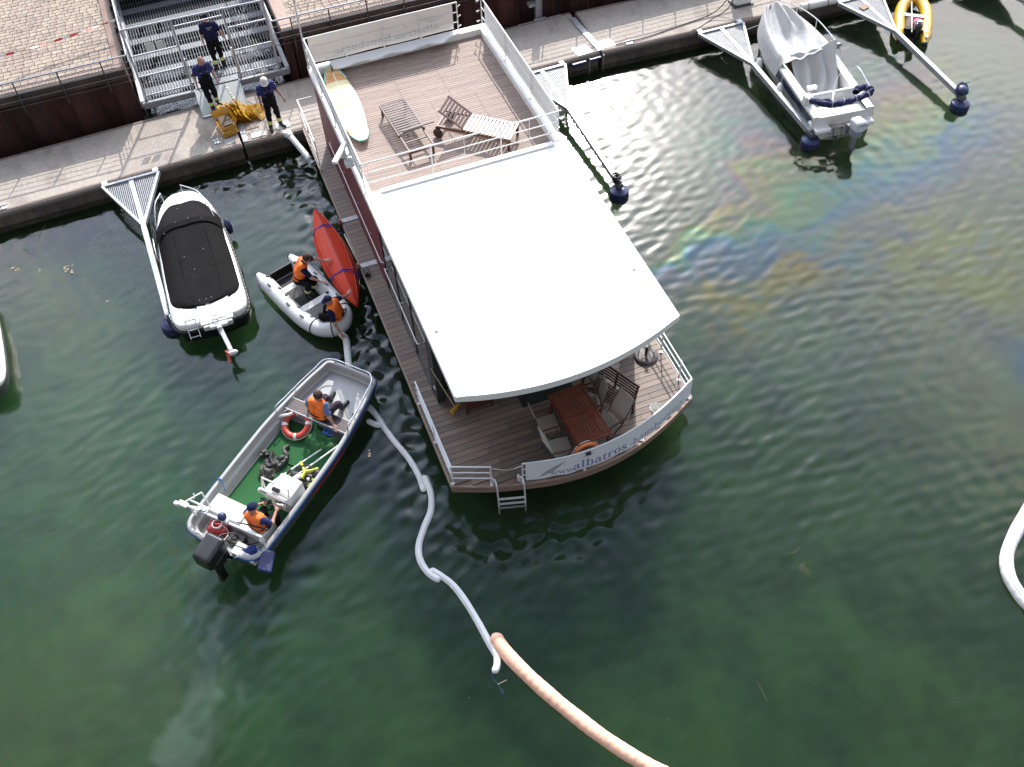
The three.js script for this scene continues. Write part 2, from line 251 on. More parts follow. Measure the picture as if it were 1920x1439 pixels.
  const film = tex(1024, (u, v) => {
    const [x0, z0] = W(u, v), a1 = fbm(x0 * 0.45, z0 * 0.45, 4, 81) - 0.5, a2 = fbm(x0 * 0.45 + 30, z0 * 0.45, 4, 82) - 0.5, b1 = fbm(x0 * 1.6 + a1 * 4, z0 * 2.4 + a2 * 4, 5, 83) - 0.5, b2 = fbm(x0 * 5 + a2 * 9, z0 * 8, 3, 84) - 0.5;
    const x = x0 + a1 * 1.8 + b1 * 0.7, z = z0 + a2 * 1.8 + b1 * 0.6;
    let d = 1e3; for (let i = 0; i + 1 < arc.length; i++) { const [ax, az] = arc[i], [bx, bz] = arc[i + 1], dx = bx - ax, dz = bz - az, t = clamp(((x - ax) * dx + (z - az) * dz) / (dx * dx + dz * dz)), ex = x - ax - t * dx, ez = z - az - t * dz, q = Math.hypot(ex, ez) * (dx * ez - dz * ex > 0 ? -1 : 1); if (Math.abs(q) < Math.abs(d)) d = q; }
    const wd = mix(0.5, 1.5, sstep(8, 12.5, x0)), q = d / wd, ends = sstep(5.2, 7.0, x) * sstep(20.5, 17, x);   // q < 0 lies outside the arc, q > 0 inside
    const m = ends * sstep(-1.5, -0.5, q) * sstep(4.2, 1.8, q) * (0.62 + 0.9 * b2 + 0.7 * b1);
    const ph = clamp((q + 1.0) * 1.85 + 2.6 * (1 - sstep(8, 11.5, x0)) + b1 * 1.6 + b2 * 0.5, 0, 8.99), i = Math.floor(ph), f = ph - i, c = [0, 1, 2].map((k) => Math.max(0.02, 0.5 + 1.2 * (mix(bow[i][k], bow[i + 1][k], f) - 0.5)));
    let o = [0.525, 0.498, 0.505].map((g, k) => mix(g, c[k], clamp(m)));
    const rag = (k) => sstep(-0.12, 0.2, b1 + 0.06 + 0.2 * b2 + k);
    const oc = clamp(1.5 * (gauss(x, z, 8.2, 9.7, 1.3, 1.1) + 0.95 * gauss(x, z, 10.3, 9.4, 1.2, 0.6) + 0.6 * gauss(x, z, 11.7, 8.6, 0.9, 0.5)) * rag(0.05)), oy = clamp(1.4 * (gauss(x, z, 14.2, 9.9, 1.9, 1.3) + 0.9 * gauss(x, z, 15.8, 11.7, 2.4, 0.9)) * rag(0.08));
    o = o.map((g, k) => mix(g, [0.86, 0.58, 0.26][k], oc * 0.75)); o = o.map((g, k) => mix(g, [0.70, 0.62, 0.30][k], oy * 0.7));
    const bs = clamp(gauss(x, z, 13.1, 13.6, 0.5, 1.2) + 0.7 * gauss(x, z, 17.5, 6.2, 2.6, 0.7) * rag(0)); o = o.map((g, k) => mix(g, [0.2, 0.36, 0.9][k], bs * 0.75));
    const pr = sstep(0.5, 0.62, fbm(x * 0.9, z * 0.9, 4, 86)) * gauss(x, z, -6.3, 13.5, 2.2, 3) * 0.5; o = o.map((g, k) => mix(g, [0.52, 0.56, 0.72][k], pr));
    // bare water mirrors less than the film; the film thins out in streaks
    const oil = clamp(0.80 + 0.42 * sstep(2.0, 8.0, x0 + a1 * 6 + (8 - z0) * 0.5 + b1 * 3) * sstep(18.5, 11.5, z0 + a2 * 6 + b1 * 3) + 0.16 * clamp(m) + 0.1 * oc + 0.1 * b2, 0, 1.25);
    return [s(o[0] * oil), s(o[1] * oil), s(o[2] * oil)];
  }, 1, true, 728);
  const fine = tex(512, (u, v) => fbm(u * 8, v * 12, 3, 88, 8, 12), 1, false); fine.repeat.set(38 / 2.3, 27 / 2.3);
  for (const t of [colour, film]) t.wrapS = t.wrapT = THREE.ClampToEdgeWrapping;
  const m = new THREE.MeshPhysicalMaterial({ color: 0xffffff, roughness: 0.1, transmission: 1, thickness: 1.5, ior: 1.5, specularColorMap: film, bumpMap: fine, bumpScale: 0.0018 });
  const o = new THREE.Mesh(g, m); o.name = numbered('water'); o.receiveShadow = true; scene.add(struct(o));
  // the harbour bed with its algae, seen dimly through the water
  const bed = grid(60, 44, (i, j) => { const x = i / 60 * 38 - 13, z = j / 44 * 27 - 3; return [x, -1.1 + 0.2 * (fbm(x * 0.3, z * 0.3, 3, 78) - 0.5), z]; }), far = [span(-1500, 1500, -1.8, -1.45, -1500, 1500)];
  const bo = obj('harbour_bed', bed, M([1, 1, 1], 1, { map: colour, specularIntensity: 0 }), null, true); struct(bo);
  struct(obj('outer_bed', far, M([0.008, 0.016, 0.0135], 1, { specularIntensity: 0 })));
}

{ // leaves, twigs and weed afloat
  const leaf = (x, z, s) => { const a = rnd() * 6, n = 6; return grid(n, 2, (i, j) => { const t = i / n, w = Math.sin(t * Math.PI) * 0.4 * (j - 1), px = (t - 0.5) * s, pz = w * s; return [x + Math.cos(a) * px - Math.sin(a) * pz, 0.014 + 0.008 * Math.sin(t * 5 + j), z + Math.sin(a) * px + Math.cos(a) * pz]; }); };
  const L = [], Tw = [];
  for (const [cx, cz, n, r, s] of [[-8.92, 1.01, 5, 0.12, 0.09], [-8.31, 1.27, 3, 0.07, 0.08], [-7.61, 1.56, 7, 0.15, 0.1], [-6.9, 2.9, 3, 0.3, 0.06], [-1.85, 10.32, 4, 0.08, 0.06]]) for (let k = 0; k < n; k++) L.push(leaf(cx + rr(-r, r), cz + rr(-r, r), s * rr(0.6, 1.2)));
  for (let k = 0; k < 260; k++) L.push(leaf(rr(-9.8, 10), rr(0, 20), rr(0.010, 0.026)));
  for (const [x, z, l, a] of [[-7.87, 7.64, 0.5, 0.9], [-7.4, 8.1, 0.3, 0.8], [-8.89, 9.63, 0.25, 0.3], [5.77, 16.1, 0.35, 0.1], [-8.2, -0.2, 0.7, 1.2], [-8.6, 0.4, 0.5, 2.2], [3.62, 18.48, 0.4, 1.5], [-9.4, 9.5, 0.2, 0.5]]) { const p = []; for (let k = 0; k < 6; k++) p.push([x + Math.cos(a) * l * (k / 5 - 0.5) + rr(-0.03, 0.03), 0.012, z - Math.sin(a) * l * (k / 5 - 0.5) + rr(-0.03, 0.03)]); Tw.push(tube(p, 0.006, 4)); }
  for (let k = 0; k < 3; k++) { const p = []; for (let i = 0; i < 7; i++) p.push([5.74 + rr(-0.12, 0.12), 0.012, 16.5 + rr(-0.14, 0.14)]); Tw.push(tube(p, 0.0025, 4)); }
  tag(stuff(obj('floating_leaves', L, M([0.26, 0.22, 0.15], 0.8))), 'small pale leaves and scraps drifting on the water', 'leaves');
  tag(stuff(obj('floating_twigs', Tw, M([0.10, 0.08, 0.045], 0.8))), 'thin brown twigs and weed floating on the water', 'twigs');
}
// ---------- quay: promenade, paving, sheet piles, railings ----------
const Q = 2.0, NL = -4.78, NR = -0.12;               // quay level; the notch in which the gangway stands
{
  const g = [span(-120, NL - 0.36, 0.3, Q - 0.09, -90, -4.3), span(NR + 0.36, 120, 0.3, Q - 0.09, -90, -4.3), span(-120, NL - 0.04, 1.72, Q - 0.09, -90, -4.02), span(NR + 0.04, 120, 1.72, Q - 0.09, -90, -4.02), span(NL - 0.3, NR + 0.3, 0.3, Q - 0.091, -90, -14.2)];
  const prom = struct(obj('promenade', g, M([0.10, 0.092, 0.083], 0.95, { map: T.concrete, ...bump(T.concreteB, 0.01) })));
  // setts: rows of uneven stones, each its own piece near the edge
  const base = rbox(1, 1, 1, 0.06, 0, 0, 0, 0, 0, 0, 1), tones = [[0.40, 0.315, 0.25], [0.43, 0.35, 0.275], [0.365, 0.29, 0.235], [0.41, 0.33, 0.265], [0.32, 0.26, 0.215], [0.44, 0.365, 0.285], [0.385, 0.29, 0.245]];
  const mats = tones.map((c) => M(c, 0.9, { map: T.mottle, ...bump(T.concreteB, 0.004) })), geos = [0, 1, 2].map((k) => { const q = join(base.clone()); const p = q.attributes.position; const w = rng(50 + k); const cache = {}; for (let i = 0; i < p.count; i++) { const key = [p.getX(i) > 0, p.getZ(i) > 0].join(); cache[key] ??= [w() * 0.08 - 0.04, w() * 0.08 - 0.04]; p.setX(i, p.getX(i) + cache[key][0]); p.setZ(i, p.getZ(i) + cache[key][1]); } q.computeVertexNormals(); return q; });
  const places = [];
  const field = (x0, x1, zEdge, zBack) => { let z = zEdge; while (z > zBack) { const d = rr(0.145, 0.2); let x = x0 + rr(-0.1, 0); while (x < x1 - 0.05) { const w = Math.min(pick([0.16, 0.2, 0.22, 0.24, 0.3]) * rr(0.92, 1.08), x1 - x); places.push([x + w / 2, z - d / 2, w - 0.014, d - 0.014, rnd() < 0.12 ? 1 : 0]); x += w; } z -= d; } };
  // the narrow clinker course along the edge, then the setts
  const course = (x0, x1) => { for (let x = x0; x < x1 - 0.04; x += 0.093) places.push([x + 0.045, -4.11, 0.083, 0.19, 2]); };
  course(-13, NL - 0.25); field(-13, NL - 0.25, -4.225, -9.8); course(NR + 0.42, 9); field(NR + 0.42, 9, -4.225, -7.2);
  const near = (p) => (p[0] + 2.82) ** 2 + (p[1] - 23.27) ** 2, seen = (p) => p[4] < 2 && ((p[0] < NL && p[0] > -9.4 && p[1] > -8.4) || (p[0] > NR && p[0] < 4.9 && p[1] > -5.8));
  const own = places.filter(seen).sort((a, b) => near(a) - near(b)).slice(0, 290), rest = [], ownSet = new Set(own);
  const put = (p, o) => { o.position.set(p[0], Q - 0.05 + rr(-0.004, 0.004), p[1]); o.scale.set(p[2], 0.1, p[3]); o.rotation.set(rr(-0.01, 0.01), rr(-0.02, 0.02), rr(-0.01, 0.01)); };
  for (const p of own) { const o = new THREE.Mesh(pick(geos), pick(mats)); o.name = 'paving_stone'; o.castShadow = o.receiveShadow = true; put(p, o); prom.add(o); }
  const byTone = tones.map(() => []);
  for (const p of places) if (!ownSet.has(p)) { const o = new THREE.Object3D(); put(p, o); o.updateMatrix(); byTone[p[4] === 2 ? pick([2, 4, 6]) : Math.floor(rnd() * tones.length)].push(o.matrix.clone()); }
  byTone.forEach((l, k) => { if (!l.length) return; const im = new THREE.InstancedMesh(geos[k % 3], mats[k], l.length); l.forEach((q, i) => im.setMatrixAt(i, q)); im.name = 'paving_stones'; im.castShadow = im.receiveShadow = true; prom.add(stuff(im)); }); void rest;
  // concrete edging strips beside the gangway notch
  obj('edge_strip', [span(NL - 0.24, NL - 0.02, Q - 0.1, Q - 0.004, -14.2, -4.0)], M([0.30, 0.21, 0.18], 0.9, { map: T.concrete }), prom);
  obj('edge_strip', [span(NR + 0.02, NR + 0.4, Q - 0.1, Q - 0.004, -14.2, -4.0)], M([0.44, 0.33, 0.28], 0.9, { map: T.concrete }), prom);
  const paveFar = M([0.43, 0.365, 0.3], 0.92, { map: T.mottle });
  obj('far_paving', [span(-120, -13, Q - 0.1, Q - 0.01, -90, -4.0), span(9.05, 120, Q - 0.1, Q - 0.01, -90, -4.0), span(-13, 9.05, Q - 0.1, Q - 0.012, -90, -9.7)], paveFar, prom);
}
function sheetPile(name, label, x0, x1, z, turn) {   // U-shaped piles, each pan one piece
  const t = thing(name, label, 'quay wall', [x0, 0, z], turn), L = x1 - x0, n = Math.round(L / 1.24), w = L / n, d = 0.19;
  const prof = [[0, 0], [0.16, 0], [0.31, d], [0.31 + 0.31, d], [0.78, 0], [1.24, 0]].map(([a, b]) => [a * w / 1.24, -b]);
  const one = join(grid(prof.length - 1, 1, (i, j) => [prof[i][0], j ? 1.86 : -1.4, prof[i][1]]).toNonIndexed()); one.computeVertexNormals();
  const lock = join([cyl(0.026, 3.2, 0.08 * w, 0.2, 0.012, 6), cyl(0.022, 3.2, 0.70 * w, 0.2, -0.07, 6)]);
  const mats = [[0.10, 0.032, 0.024], [0.083, 0.03, 0.025], [0.12, 0.04, 0.028]].map((c) => M(c, 0.85, { map: T.rust, ...bump(T.concreteB, 0.008) }));
  for (let k = 0; k < n; k++) { const m = new THREE.Mesh(one, mats[k % 3]); m.position.x = k * w; m.name = 'sheet_pile'; m.castShadow = m.receiveShadow = true; t.add(m); const l = new THREE.Mesh(lock, mats[(k + 1) % 3]); l.name = 'pile_lock'; l.castShadow = true; m.add(l); }
  obj('backing', span(0, L, -1.4, 1.8, -0.34, -0.28), mRust, t);
  obj('cap_beam', [span(-0.0, L, 1.7, 1.985, -0.3, 0.04), span(0, L, 1.66, 1.70, -0.24, 0.05)], M([0.13, 0.12, 0.105], 0.85, { map: T.rust }), t);
  return t;
}
sheetPile('sheet_pile_wall', 'rust brown sheet pile wall under the paved promenade left of the gangway', -24.7, NL, -3.94, 0);
sheetPile('sheet_pile_wall', 'rust brown sheet pile wall behind the houseboat and right of the gangway', NR, 29.6, -3.94, 0);
sheetPile('sheet_pile_wall', 'rusty steel side wall of the gangway notch on the left', 0, 10.2, 0, 0);
{ const t = scene.children[scene.children.length - 1]; t.rotation.y = Math.PI / 2; t.position.set(NL - 0.02, 0, -4.0); }
{ const t = sheetPile('sheet_pile_wall', 'rusty steel side wall of the gangway notch on the right', 0, 10.2, 0, 0); t.rotation.y = -Math.PI / 2; t.position.set(NR + 0.02, 0, -14.2); }

function quayRail(label, x0, x1, sideX, side) {
  const t = thing('guard_railing', label, 'railing', [0, 0, 0]);
  const zt = -3.72, yT = 2.47, zb = -3.66, yB = 1.5;
  const at = (f) => [mix(yB, yT, f), mix(zb, zt, f)];
  obj('handrail', pipe([[side < 0 ? x0 : sideX, yT, side < 0 ? zt : -14.0], [side < 0 ? sideX : sideX, yT, zt], [side < 0 ? sideX : x1, yT, side < 0 ? -14.0 : zt]].map((p) => p), 0.026, 8), mGalv, t);
  for (const f of [0.2, 0.4, 0.6, 0.8]) { const [y, z] = at(f); obj('rail', [bar([x0, y, z], [x1, y, z], 0.011, 6), bar([sideX, y, z], [sideX, y, -14], 0.011, 6)], f < 0.5 ? mDarkSteel : mGalvDark, t); }
  const post = (x, z, nx) => { const g = [bar([x, yB, z], [x - 0 * nx, yT, zt + (z - zb)], 0.021, 6), span(x - 0.006, x + 0.006, 1.72, 1.9, -3.92, z), cyl(0.028, 0.03, x, yB - 0.01, z, 8)]; obj('post', g, mDarkSteel, t); };
  for (let x = side < 0 ? sideX - 0.75 : sideX + 0.55; x > x0 - 0.1 && x < x1 + 0.1; x += side < 0 ? -1.2 : 1.16) post(x, zb, 0);
  for (let z = -5; z > -14; z -= 1.3) obj('post', [bar([sideX, yB, z], [sideX, yT, z], 0.021, 6), span(Math.min(sideX, side < 0 ? NL : NR) , Math.max(sideX, side < 0 ? NL : NR), 1.7, 1.9, z - 0.006, z + 0.006)], mDarkSteel, t);
}
quayRail('steel guard railing along the quay edge left of the gangway', -24, -4.57, -4.57, -1);
quayRail('steel guard railing along the quay edge right of the gangway', -0.35, 26, -0.35, 1);

{ // red and white barrier tape across the paved quay
  const t = thing('barrier_tape', 'red and white barrier tape stretched above the paved quay', 'barrier tape', [0, 0, 0]);
  const a = V(-8.9, 2.62, -4.9), b = V(-4.62, 2.47, -5.7), n = 19, sag = (f) => a.clone().lerp(b, f).add(V(0, -0.10 * Math.sin(f * Math.PI), 0));
  for (let k = 0; k < n; k++) { const p = (f, s) => { const q = sag(f), tw = Math.sin(f * 17) * 0.9 + 0.6; return [q.x, q.y + s * 0.036 * Math.cos(tw), q.z + s * 0.036 * Math.sin(tw)]; }; const g = grid(4, 1, (i, j) => p((k + i / 4) / n, j ? 1 : -1)); obj('tape_stripe', g, k % 2 ? M([0.72, 0.06, 0.07], 0.5) : M([0.8, 0.79, 0.78], 0.5), t); }
}

// ---------- gangway platform with barred fence ----------
{
  const t = thing('gangway_platform', 'galvanised grating platform between quay and pontoon behind the barred fence', 'gangway', [0, 0, 0]), y = 0.85;
  const x0 = -4.62, x1 = -0.2, zf = -3.8, zb = -14.1;
  obj('front_beam', [span(x0, x1 + 0.02, y - 0.2, y - 0.02, zf - 0.02, zf + 0.1)], M([0.3, 0.305, 0.31], 0.5, { map: T.galv, metalness: 0.3 }), t);
  for (const x of [x0, x1]) obj('side_beam', span(x - 0.06, x + 0.06, y - 0.2, y - 0.004, zb, zf - 0.025), mGalv, t);
  for (let k = 0; k < 11; k++) { const z = zf - 0.55 - k * 0.93; obj('cross_beam', [span(x0 + 0.06, x1 - 0.06, y - 0.075, y - 0.045, z - 0.15, z + 0.15)], M([0.24, 0.245, 0.25], 0.5, { map: T.galv, metalness: 0.2 }), t); }
  const bars = []; for (let x = x0 + 0.09; x < x1 - 0.06; x += 0.085) bars.push(span(x - 0.007, x + 0.007, y - 0.03, y, zb, zf - 0.025));
  for (let z = zb + 0.1; z < zf; z += 0.93) bars.push(span(x0 + 0.07, x1 - 0.07, y - 0.016, y - 0.008, z - 0.004, z + 0.004));
  stuff(obj('grating', bars, M([0.24, 0.25, 0.255], 0.55, { map: T.galv, metalness: 0.3 }), t));
  obj('sill_plate', span(-3.02, -1.72, y + 0.002, y + 0.008, zf - 0.24, zf + 0.02), mGalvDark, t);
}
{
  const t = thing('security_fence', 'tall galvanised barred fence with an open gateway at the head of the gangway', 'fence', [0, 0, 0]), z = -3.86, y0 = 0.88, yt = 3.15;
  obj('top_rail', pipe([[-4.5, yt, z], [-0.45, yt - 0.06, z]], 0.03), mGalv, t);
  for (const x of [-4.48, -3.1, -1.63, -0.45]) obj('post', [span(x - 0.03, x + 0.03, y0 - 0.04, yt, z - 0.03, z + 0.03)], mGalv, t);
  for (const [a, b, ys] of [[-4.45, -3.13, [0.98, 1.62, 2.3]], [-1.6, -0.48, [0.98, 1.75, 2.5]]]) {
    for (const y of ys) obj('cross_rail', span(a, b, y - 0.02, y + 0.02, z - 0.018, z + 0.018), mGalv, t);
    const g = []; for (let x = a + 0.06; x < b; x += 0.088) g.push(bar([x, ys[0], z], [x, yt - 0.03, z], 0.0075, 5)); stuff(obj('fence_bars', g, mGalv, t));
  }
  { const g = []; for (let x = -3.05; x < -1.65; x += 0.33) g.push(bar([x, 2.92, z], [x, yt - 0.03, z], 0.0075, 5)); obj('lintel', [span(-3.07, -1.66, 2.9, 2.935, z - 0.015, z + 0.015), ...g], mGalv, t); }
  for (const [a, b] of [[[-0.9, yt - 0.05, z + 0.03], [-1.58, 2.3, z + 0.03]], [[-0.75, 2.45, z + 0.03], [-1.55, 1.6, z + 0.03]], [[-0.62, 1.72, z + 0.03], [-1.5, 1.0, z + 0.03]]]) obj('brace', bar(a, b, 0.014, 6), mGalv, t);
  for (const x of [-3.06, -1.67]) obj('gate_handle', [bar([x, 1.25, z + 0.05], [x, 1.9, z + 0.05], 0.025, 8)], mSteel, t);
  for (const [a, b] of [[-4.0, -3.78], [-3.7, -3.48]]) obj('notice_plate', rbox(b - a, 0.26, 0.012, 0.004, (a + b) / 2, 2.48, z + 0.028), M([0.62, 0.63, 0.62], 0.4, { map: T.dirt }), t);
  for (let k = 0; k < 5; k++) { const x = [-3.4, -3.0, -2.65, -1.95, -1.2][k]; obj('clamp', cyl(0.04, 0.06, x, yt - 0.02 - 0.014 * k, z, 8).rotateZ(0), mDarkSteel, t); }
}
{ // ramp plate down to the pontoon
  const t = thing('ramp_plate', 'white metal ramp plate from the gangway down onto the pontoon', 'ramp', [0, 0, 0]);
  const a = [-3.07, -1.72], p = (x, f) => [x, mix(0.845, 0.53, f), mix(-3.72, -2.78, f)];
  obj('plate', grid(1, 1, (i, j) => p(a[i], j)).toNonIndexed(), M([0.40, 0.42, 0.42], 0.6, { map: T.dirt }), t);
  obj('lip', [beam(p(a[0], 0.99), p(a[1], 0.99), 0.05, 0.02), beam(p(a[0], 0), p(a[0], 1), 0.02, 0.03), beam(p(a[1], 0), p(a[1], 1), 0.02, 0.03)], mGalv, t);
  for (let k = 0; k < 9; k++) { const f = 0.05 + k * 0.1; obj('warning_stripe', beam(p(-2.16 + 0.02 * k, f).map((v, i) => v + (i === 1 ? 0.006 : 0)), p(-2.13 + 0.02 * k, f + 0.055).map((v, i) => v + (i === 1 ? 0.006 : 0)), 0.06, 0.004), k % 2 ? M([0.62, 0.55, 0.38], 0.6) : M([0.38, 0.35, 0.3], 0.6), t); }
  for (let k = 0; k < 5; k++) obj('warning_stripe', beam(p(-2.22 - k * 0.13, 0.7).map((v, i) => v + (i === 1 ? 0.006 : 0)), p(-2.29 - k * 0.13, 0.7).map((v, i) => v + (i === 1 ? 0.006 : 0)), 0.05, 0.004), M([0.6, 0.54, 0.4], 0.6), t);
}

// ---------- floating concrete pontoons ----------
function pontoon(label, x0, x1, z, turn) {
  const t = thing('floating_pontoon', label, 'pontoon', [x0, 0, z], turn), L = x1 - x0, w = 2.42, top = 0.5;
  obj('deck', [rbox(L - 0.03, 0.16, w, 0.02, L / 2, top - 0.08, -w / 2)], mConcrete, t);
  obj('float', [span(0.02, L - 0.04, -0.35, top - 0.165, -w + 0.03, -0.03)], mConcreteDark, t);
  for (const zz of [-0.07, -w + 0.07]) obj('edge_rail', span(0.01, L - 0.03, top - 0.02, top + 0.018, zz - 0.035, zz + 0.035), M([0.3, 0.23, 0.2], 0.8, { map: T.grain }), t);
  obj('rubbing_strip', span(0.0, L - 0.02, top - 0.13, top - 0.06, 0.002, 0.035), M([0.2, 0.17, 0.15], 0.8, { map: T.grain }), t);
  for (let x = 2.2; x < L - 1; x += 2.26) obj('deck_joint', span(x - 0.004, x + 0.004, top - 0.005, top + 0.001, -w + 0.12, -0.12), M([0.3, 0.27, 0.245], 0.9), t);
  return t;
}
pontoon('concrete pontoon walkway on the left with the covered black and white boat', -24.2, -2.24, -0.33, 1.85 * RAD);
{ const t = scene.children[scene.children.length - 1]; t.position.set(-2.24 - 21.96 * Math.cos(1.9 * RAD), 0, -1.08 + 21.96 * Math.sin(1.9 * RAD)); t.rotation.y = 1.9 * RAD; }
pontoon('concrete pontoon walkway in the middle behind the houseboat stern', -2.21, 9.12, -1.1, 0);
pontoon('concrete pontoon walkway on the right by the covered speedboat', 9.15, 30, -1.06, -2.9 * RAD);

// hatches, covers, cleats and posts that stand on the pontoons
function plate(label, x, z, w, d, m, turn = 0, y = 0.505) { const o = obj('cover_plate', [rbox(w, 0.014, d, 0.005), ...[[-1, -1], [1, -1], [-1, 1], [1, 1]].map(([a, b]) => cyl(0.012, 0.008, a * (w / 2 - 0.035), 0.009, b * (d / 2 - 0.035), 6))], m); o.position.set(x, y + 0.007, z); o.rotation.y = turn; return tag(o, label, 'cover plate', 'metal cover plates on the pontoon'); }
const mPlate = M([0.72, 0.72, 0.71], 0.32, { metalness: 0.45, map: T.dirt }), mPlateGrey = M([0.4, 0.39, 0.38], 0.5, { map: T.dirt, metalness: 0.2 });
plate('bright metal plate left of the joint right of the houseboat', 8.62, -1.4, 0.52, 0.42, mPlate, 0.08);
plate('bright metal plate right of the joint right of the houseboat', 9.45, -1.42, 0.5, 0.36, mPlate, 0.08);
plate('long narrow plate covering the joint right of the houseboat', 9.1, -2.15, 0.2, 2.0, M([0.5, 0.49, 0.48], 0.4, { map: T.galv, metalness: 0.3 }), 0.06, 0.522);
plate('pale square plate beside the boots of the man in white cap', -1.72, -1.4, 0.42, 0.3, M([0.62, 0.57, 0.53], 0.6, { map: T.dirt }), 0.0);
plate('white plate at the foot of the thick white strut', -0.95, -1.5, 0.42, 0.3, M([0.66, 0.67, 0.68], 0.5, { map: T.dirt }), 0);
plate('grey plate in front of the golden folded boom', -2.55, -1.4, 0.3, 0.28, mPlateGrey, 0.05);
plate('narrow grey plate over the joint by the golden folded boom', -2.12, -1.75, 0.16, 1.2, M([0.42, 0.42, 0.42], 0.5, { map: T.galv, metalness: 0.2 }), 0.0, 0.522);
plate('brown weathered board under the golden folded boom', -2.1, -2.15, 0.95, 0.9, M([0.36, 0.29, 0.25], 0.85, { map: T.grain }), 0.0);
function cleat(x, z, label, turn = 0) { const o = thing('mooring_cleat', label, 'cleat', [x, 0.5, z], turn, 'mooring cleats on the pontoon edge'); obj('base', rbox(0.2, 0.02, 0.1, 0.006, 0, 0.012, 0), mSteel, o); obj('horn', [bar([-0.05, 0.02, 0], [-0.05, 0.09, 0], 0.018), bar([0.05, 0.02, 0], [0.05, 0.09, 0], 0.018), bar([-0.15, 0.1, 0], [0.15, 0.1, 0], 0.02, 8)], mSteel, o); return o; }
cleat(-2.88, -1.47, 'steel cleat left of the golden folded boom');
cleat(10.15, -1.16, 'steel cleat on the pontoon edge right of the bright plates');
cleat(-8.95, -1.02, 'steel cleat at the far left pontoon end with yellow line');
{ const p = [[-8.95, 0.58, -1.0], [-9.1, 0.53, -1.1], [-9.35, 0.52, -0.98], [-9.8, 0.52, -1.15]]; tag(obj('yellow_line', tube(p, 0.016, 6, 24), M([0.75, 0.66, 0.18], 0.7)), 'yellow mooring line lying at the left pontoon end', 'rope'); }
{ // supply pedestal
  const t = thing('supply_pedestal', 'white rounded supply pedestal on the right pontoon', 'pedestal', [14.45, 0.5, -1.75], -0.05);
  obj('column', rbox(0.62, 1.05, 0.42, 0.12, 0, 0.53, 0, 0, 0, 0, 4), M([0.74, 0.76, 0.78], 0.4, { map: T.dirt }), t); obj('foot', rbox(0.7, 0.05, 0.5, 0.02, 0, 0.025, 0), mDarkSteel, t);
  obj('socket', [cyl(0.05, 0.03, -0.18, 0.8, 0.22, 10).rotateX(0)], mNavy, t); obj('hose', tube([[-0.2, 0.95, 0.1], [-0.34, 0.9, 0.05], [-0.36, 0.75, 0.02], [-0.24, 0.7, 0.1]], 0.03, 7, 20), mNavy, t);
  for (const [a, k] of [[[[14.2, 1.2, -1.7], [13.4, 0.62, -1.5], [12.0, 0.53, -1.35], [10.6, 0.53, -1.2], [9.7, 0.53, -1.22]], 0], [[[14.2, 1.1, -1.65], [13.7, 0.75, -1.3], [13.1, 0.53, -1.25], [12.5, 0.52, -1.0], [12.2, 0.6, -0.86]], 1]]) tag(obj('power_cable', tube(a, 0.016, 6, 40), mBlack), k ? 'short dark cable from the white pedestal to the grating finger' : 'long dark cable lying along the right pontoon edge', 'cable');
}
{ // rolled white fender on the pontoon edge
  const t = thing('padded_roll', 'thick white padded roll along the pontoon edge behind the speedboat', 'fender', [16.65, 0.56, -0.62], -0.05);
  obj('roll', [bar([-0.62, 0, 0], [0.62, 0, 0], 0.13, 18), ball(0.13, -0.62, 0, 0, 14, 0.4), ball(0.13, 0.62, 0, 0, 14, 0.4)], M([0.74, 0.73, 0.7], 0.6, { map: T.dirt, ...bump(T.cloth, 0.02) }), t);
  obj('strap', [-0.4, 0.3].map((x) => torus(0.135, 0.012, 0, 0, 0, 20, Math.PI * 2, false).rotateY(Math.PI / 2).translate(x, 0, 0)), M([0.3, 0.09, 0.09], 0.7), t);
}
{ // guide pile
  const t = thing('guide_pile', 'galvanised steel guide beam on the sheet piles behind the houseboat', 'guide pile', [8.05, 0, -3.62]);
  obj('beam', [span(-0.09, 0.09, -1, 2.3, -0.012, 0.012), span(-0.1, -0.085, -1, 2.3, -0.08, 0.08), span(0.085, 0.1, -1, 2.3, -0.08, 0.08)], mGalv, t);
  for (const y of [1.0, 1.6]) obj('bracket', [span(-0.32, -0.1, y - 0.05, y + 0.05, -0.2, 0.02)], mGalv, t);
  obj('collar', [span(-0.75, 0.75, 0.44, 0.52, 0.11, 0.17), span(-0.2, 0.2, 0.46, 0.56, 0.09, 0.19)], mGalv, t);
}
{ const g = [rbox(0.5, 0.1, 0.12, 0.03, 8.35, 0.36, -0.98, 0.03), rbox(0.42, 0.09, 0.1, 0.03, 8.9, 0.38, -0.98, 0.03)]; tag(obj('edge_fender', g, mNavy), 'dark blue fender bolted to the pontoon face below the bright plates', 'fender'); }
{ const t = thing('mooring_pole', 'pair of thin steel rods hanging from the pontoon face right of the houseboat', 'rods', [8.85, 0, -0.95]); for (const x of [-0.17, 0.3]) obj('rod', bar([x, -0.2, 0.03], [x, 0.5, 0.03], 0.012, 6), mGalv, t); }

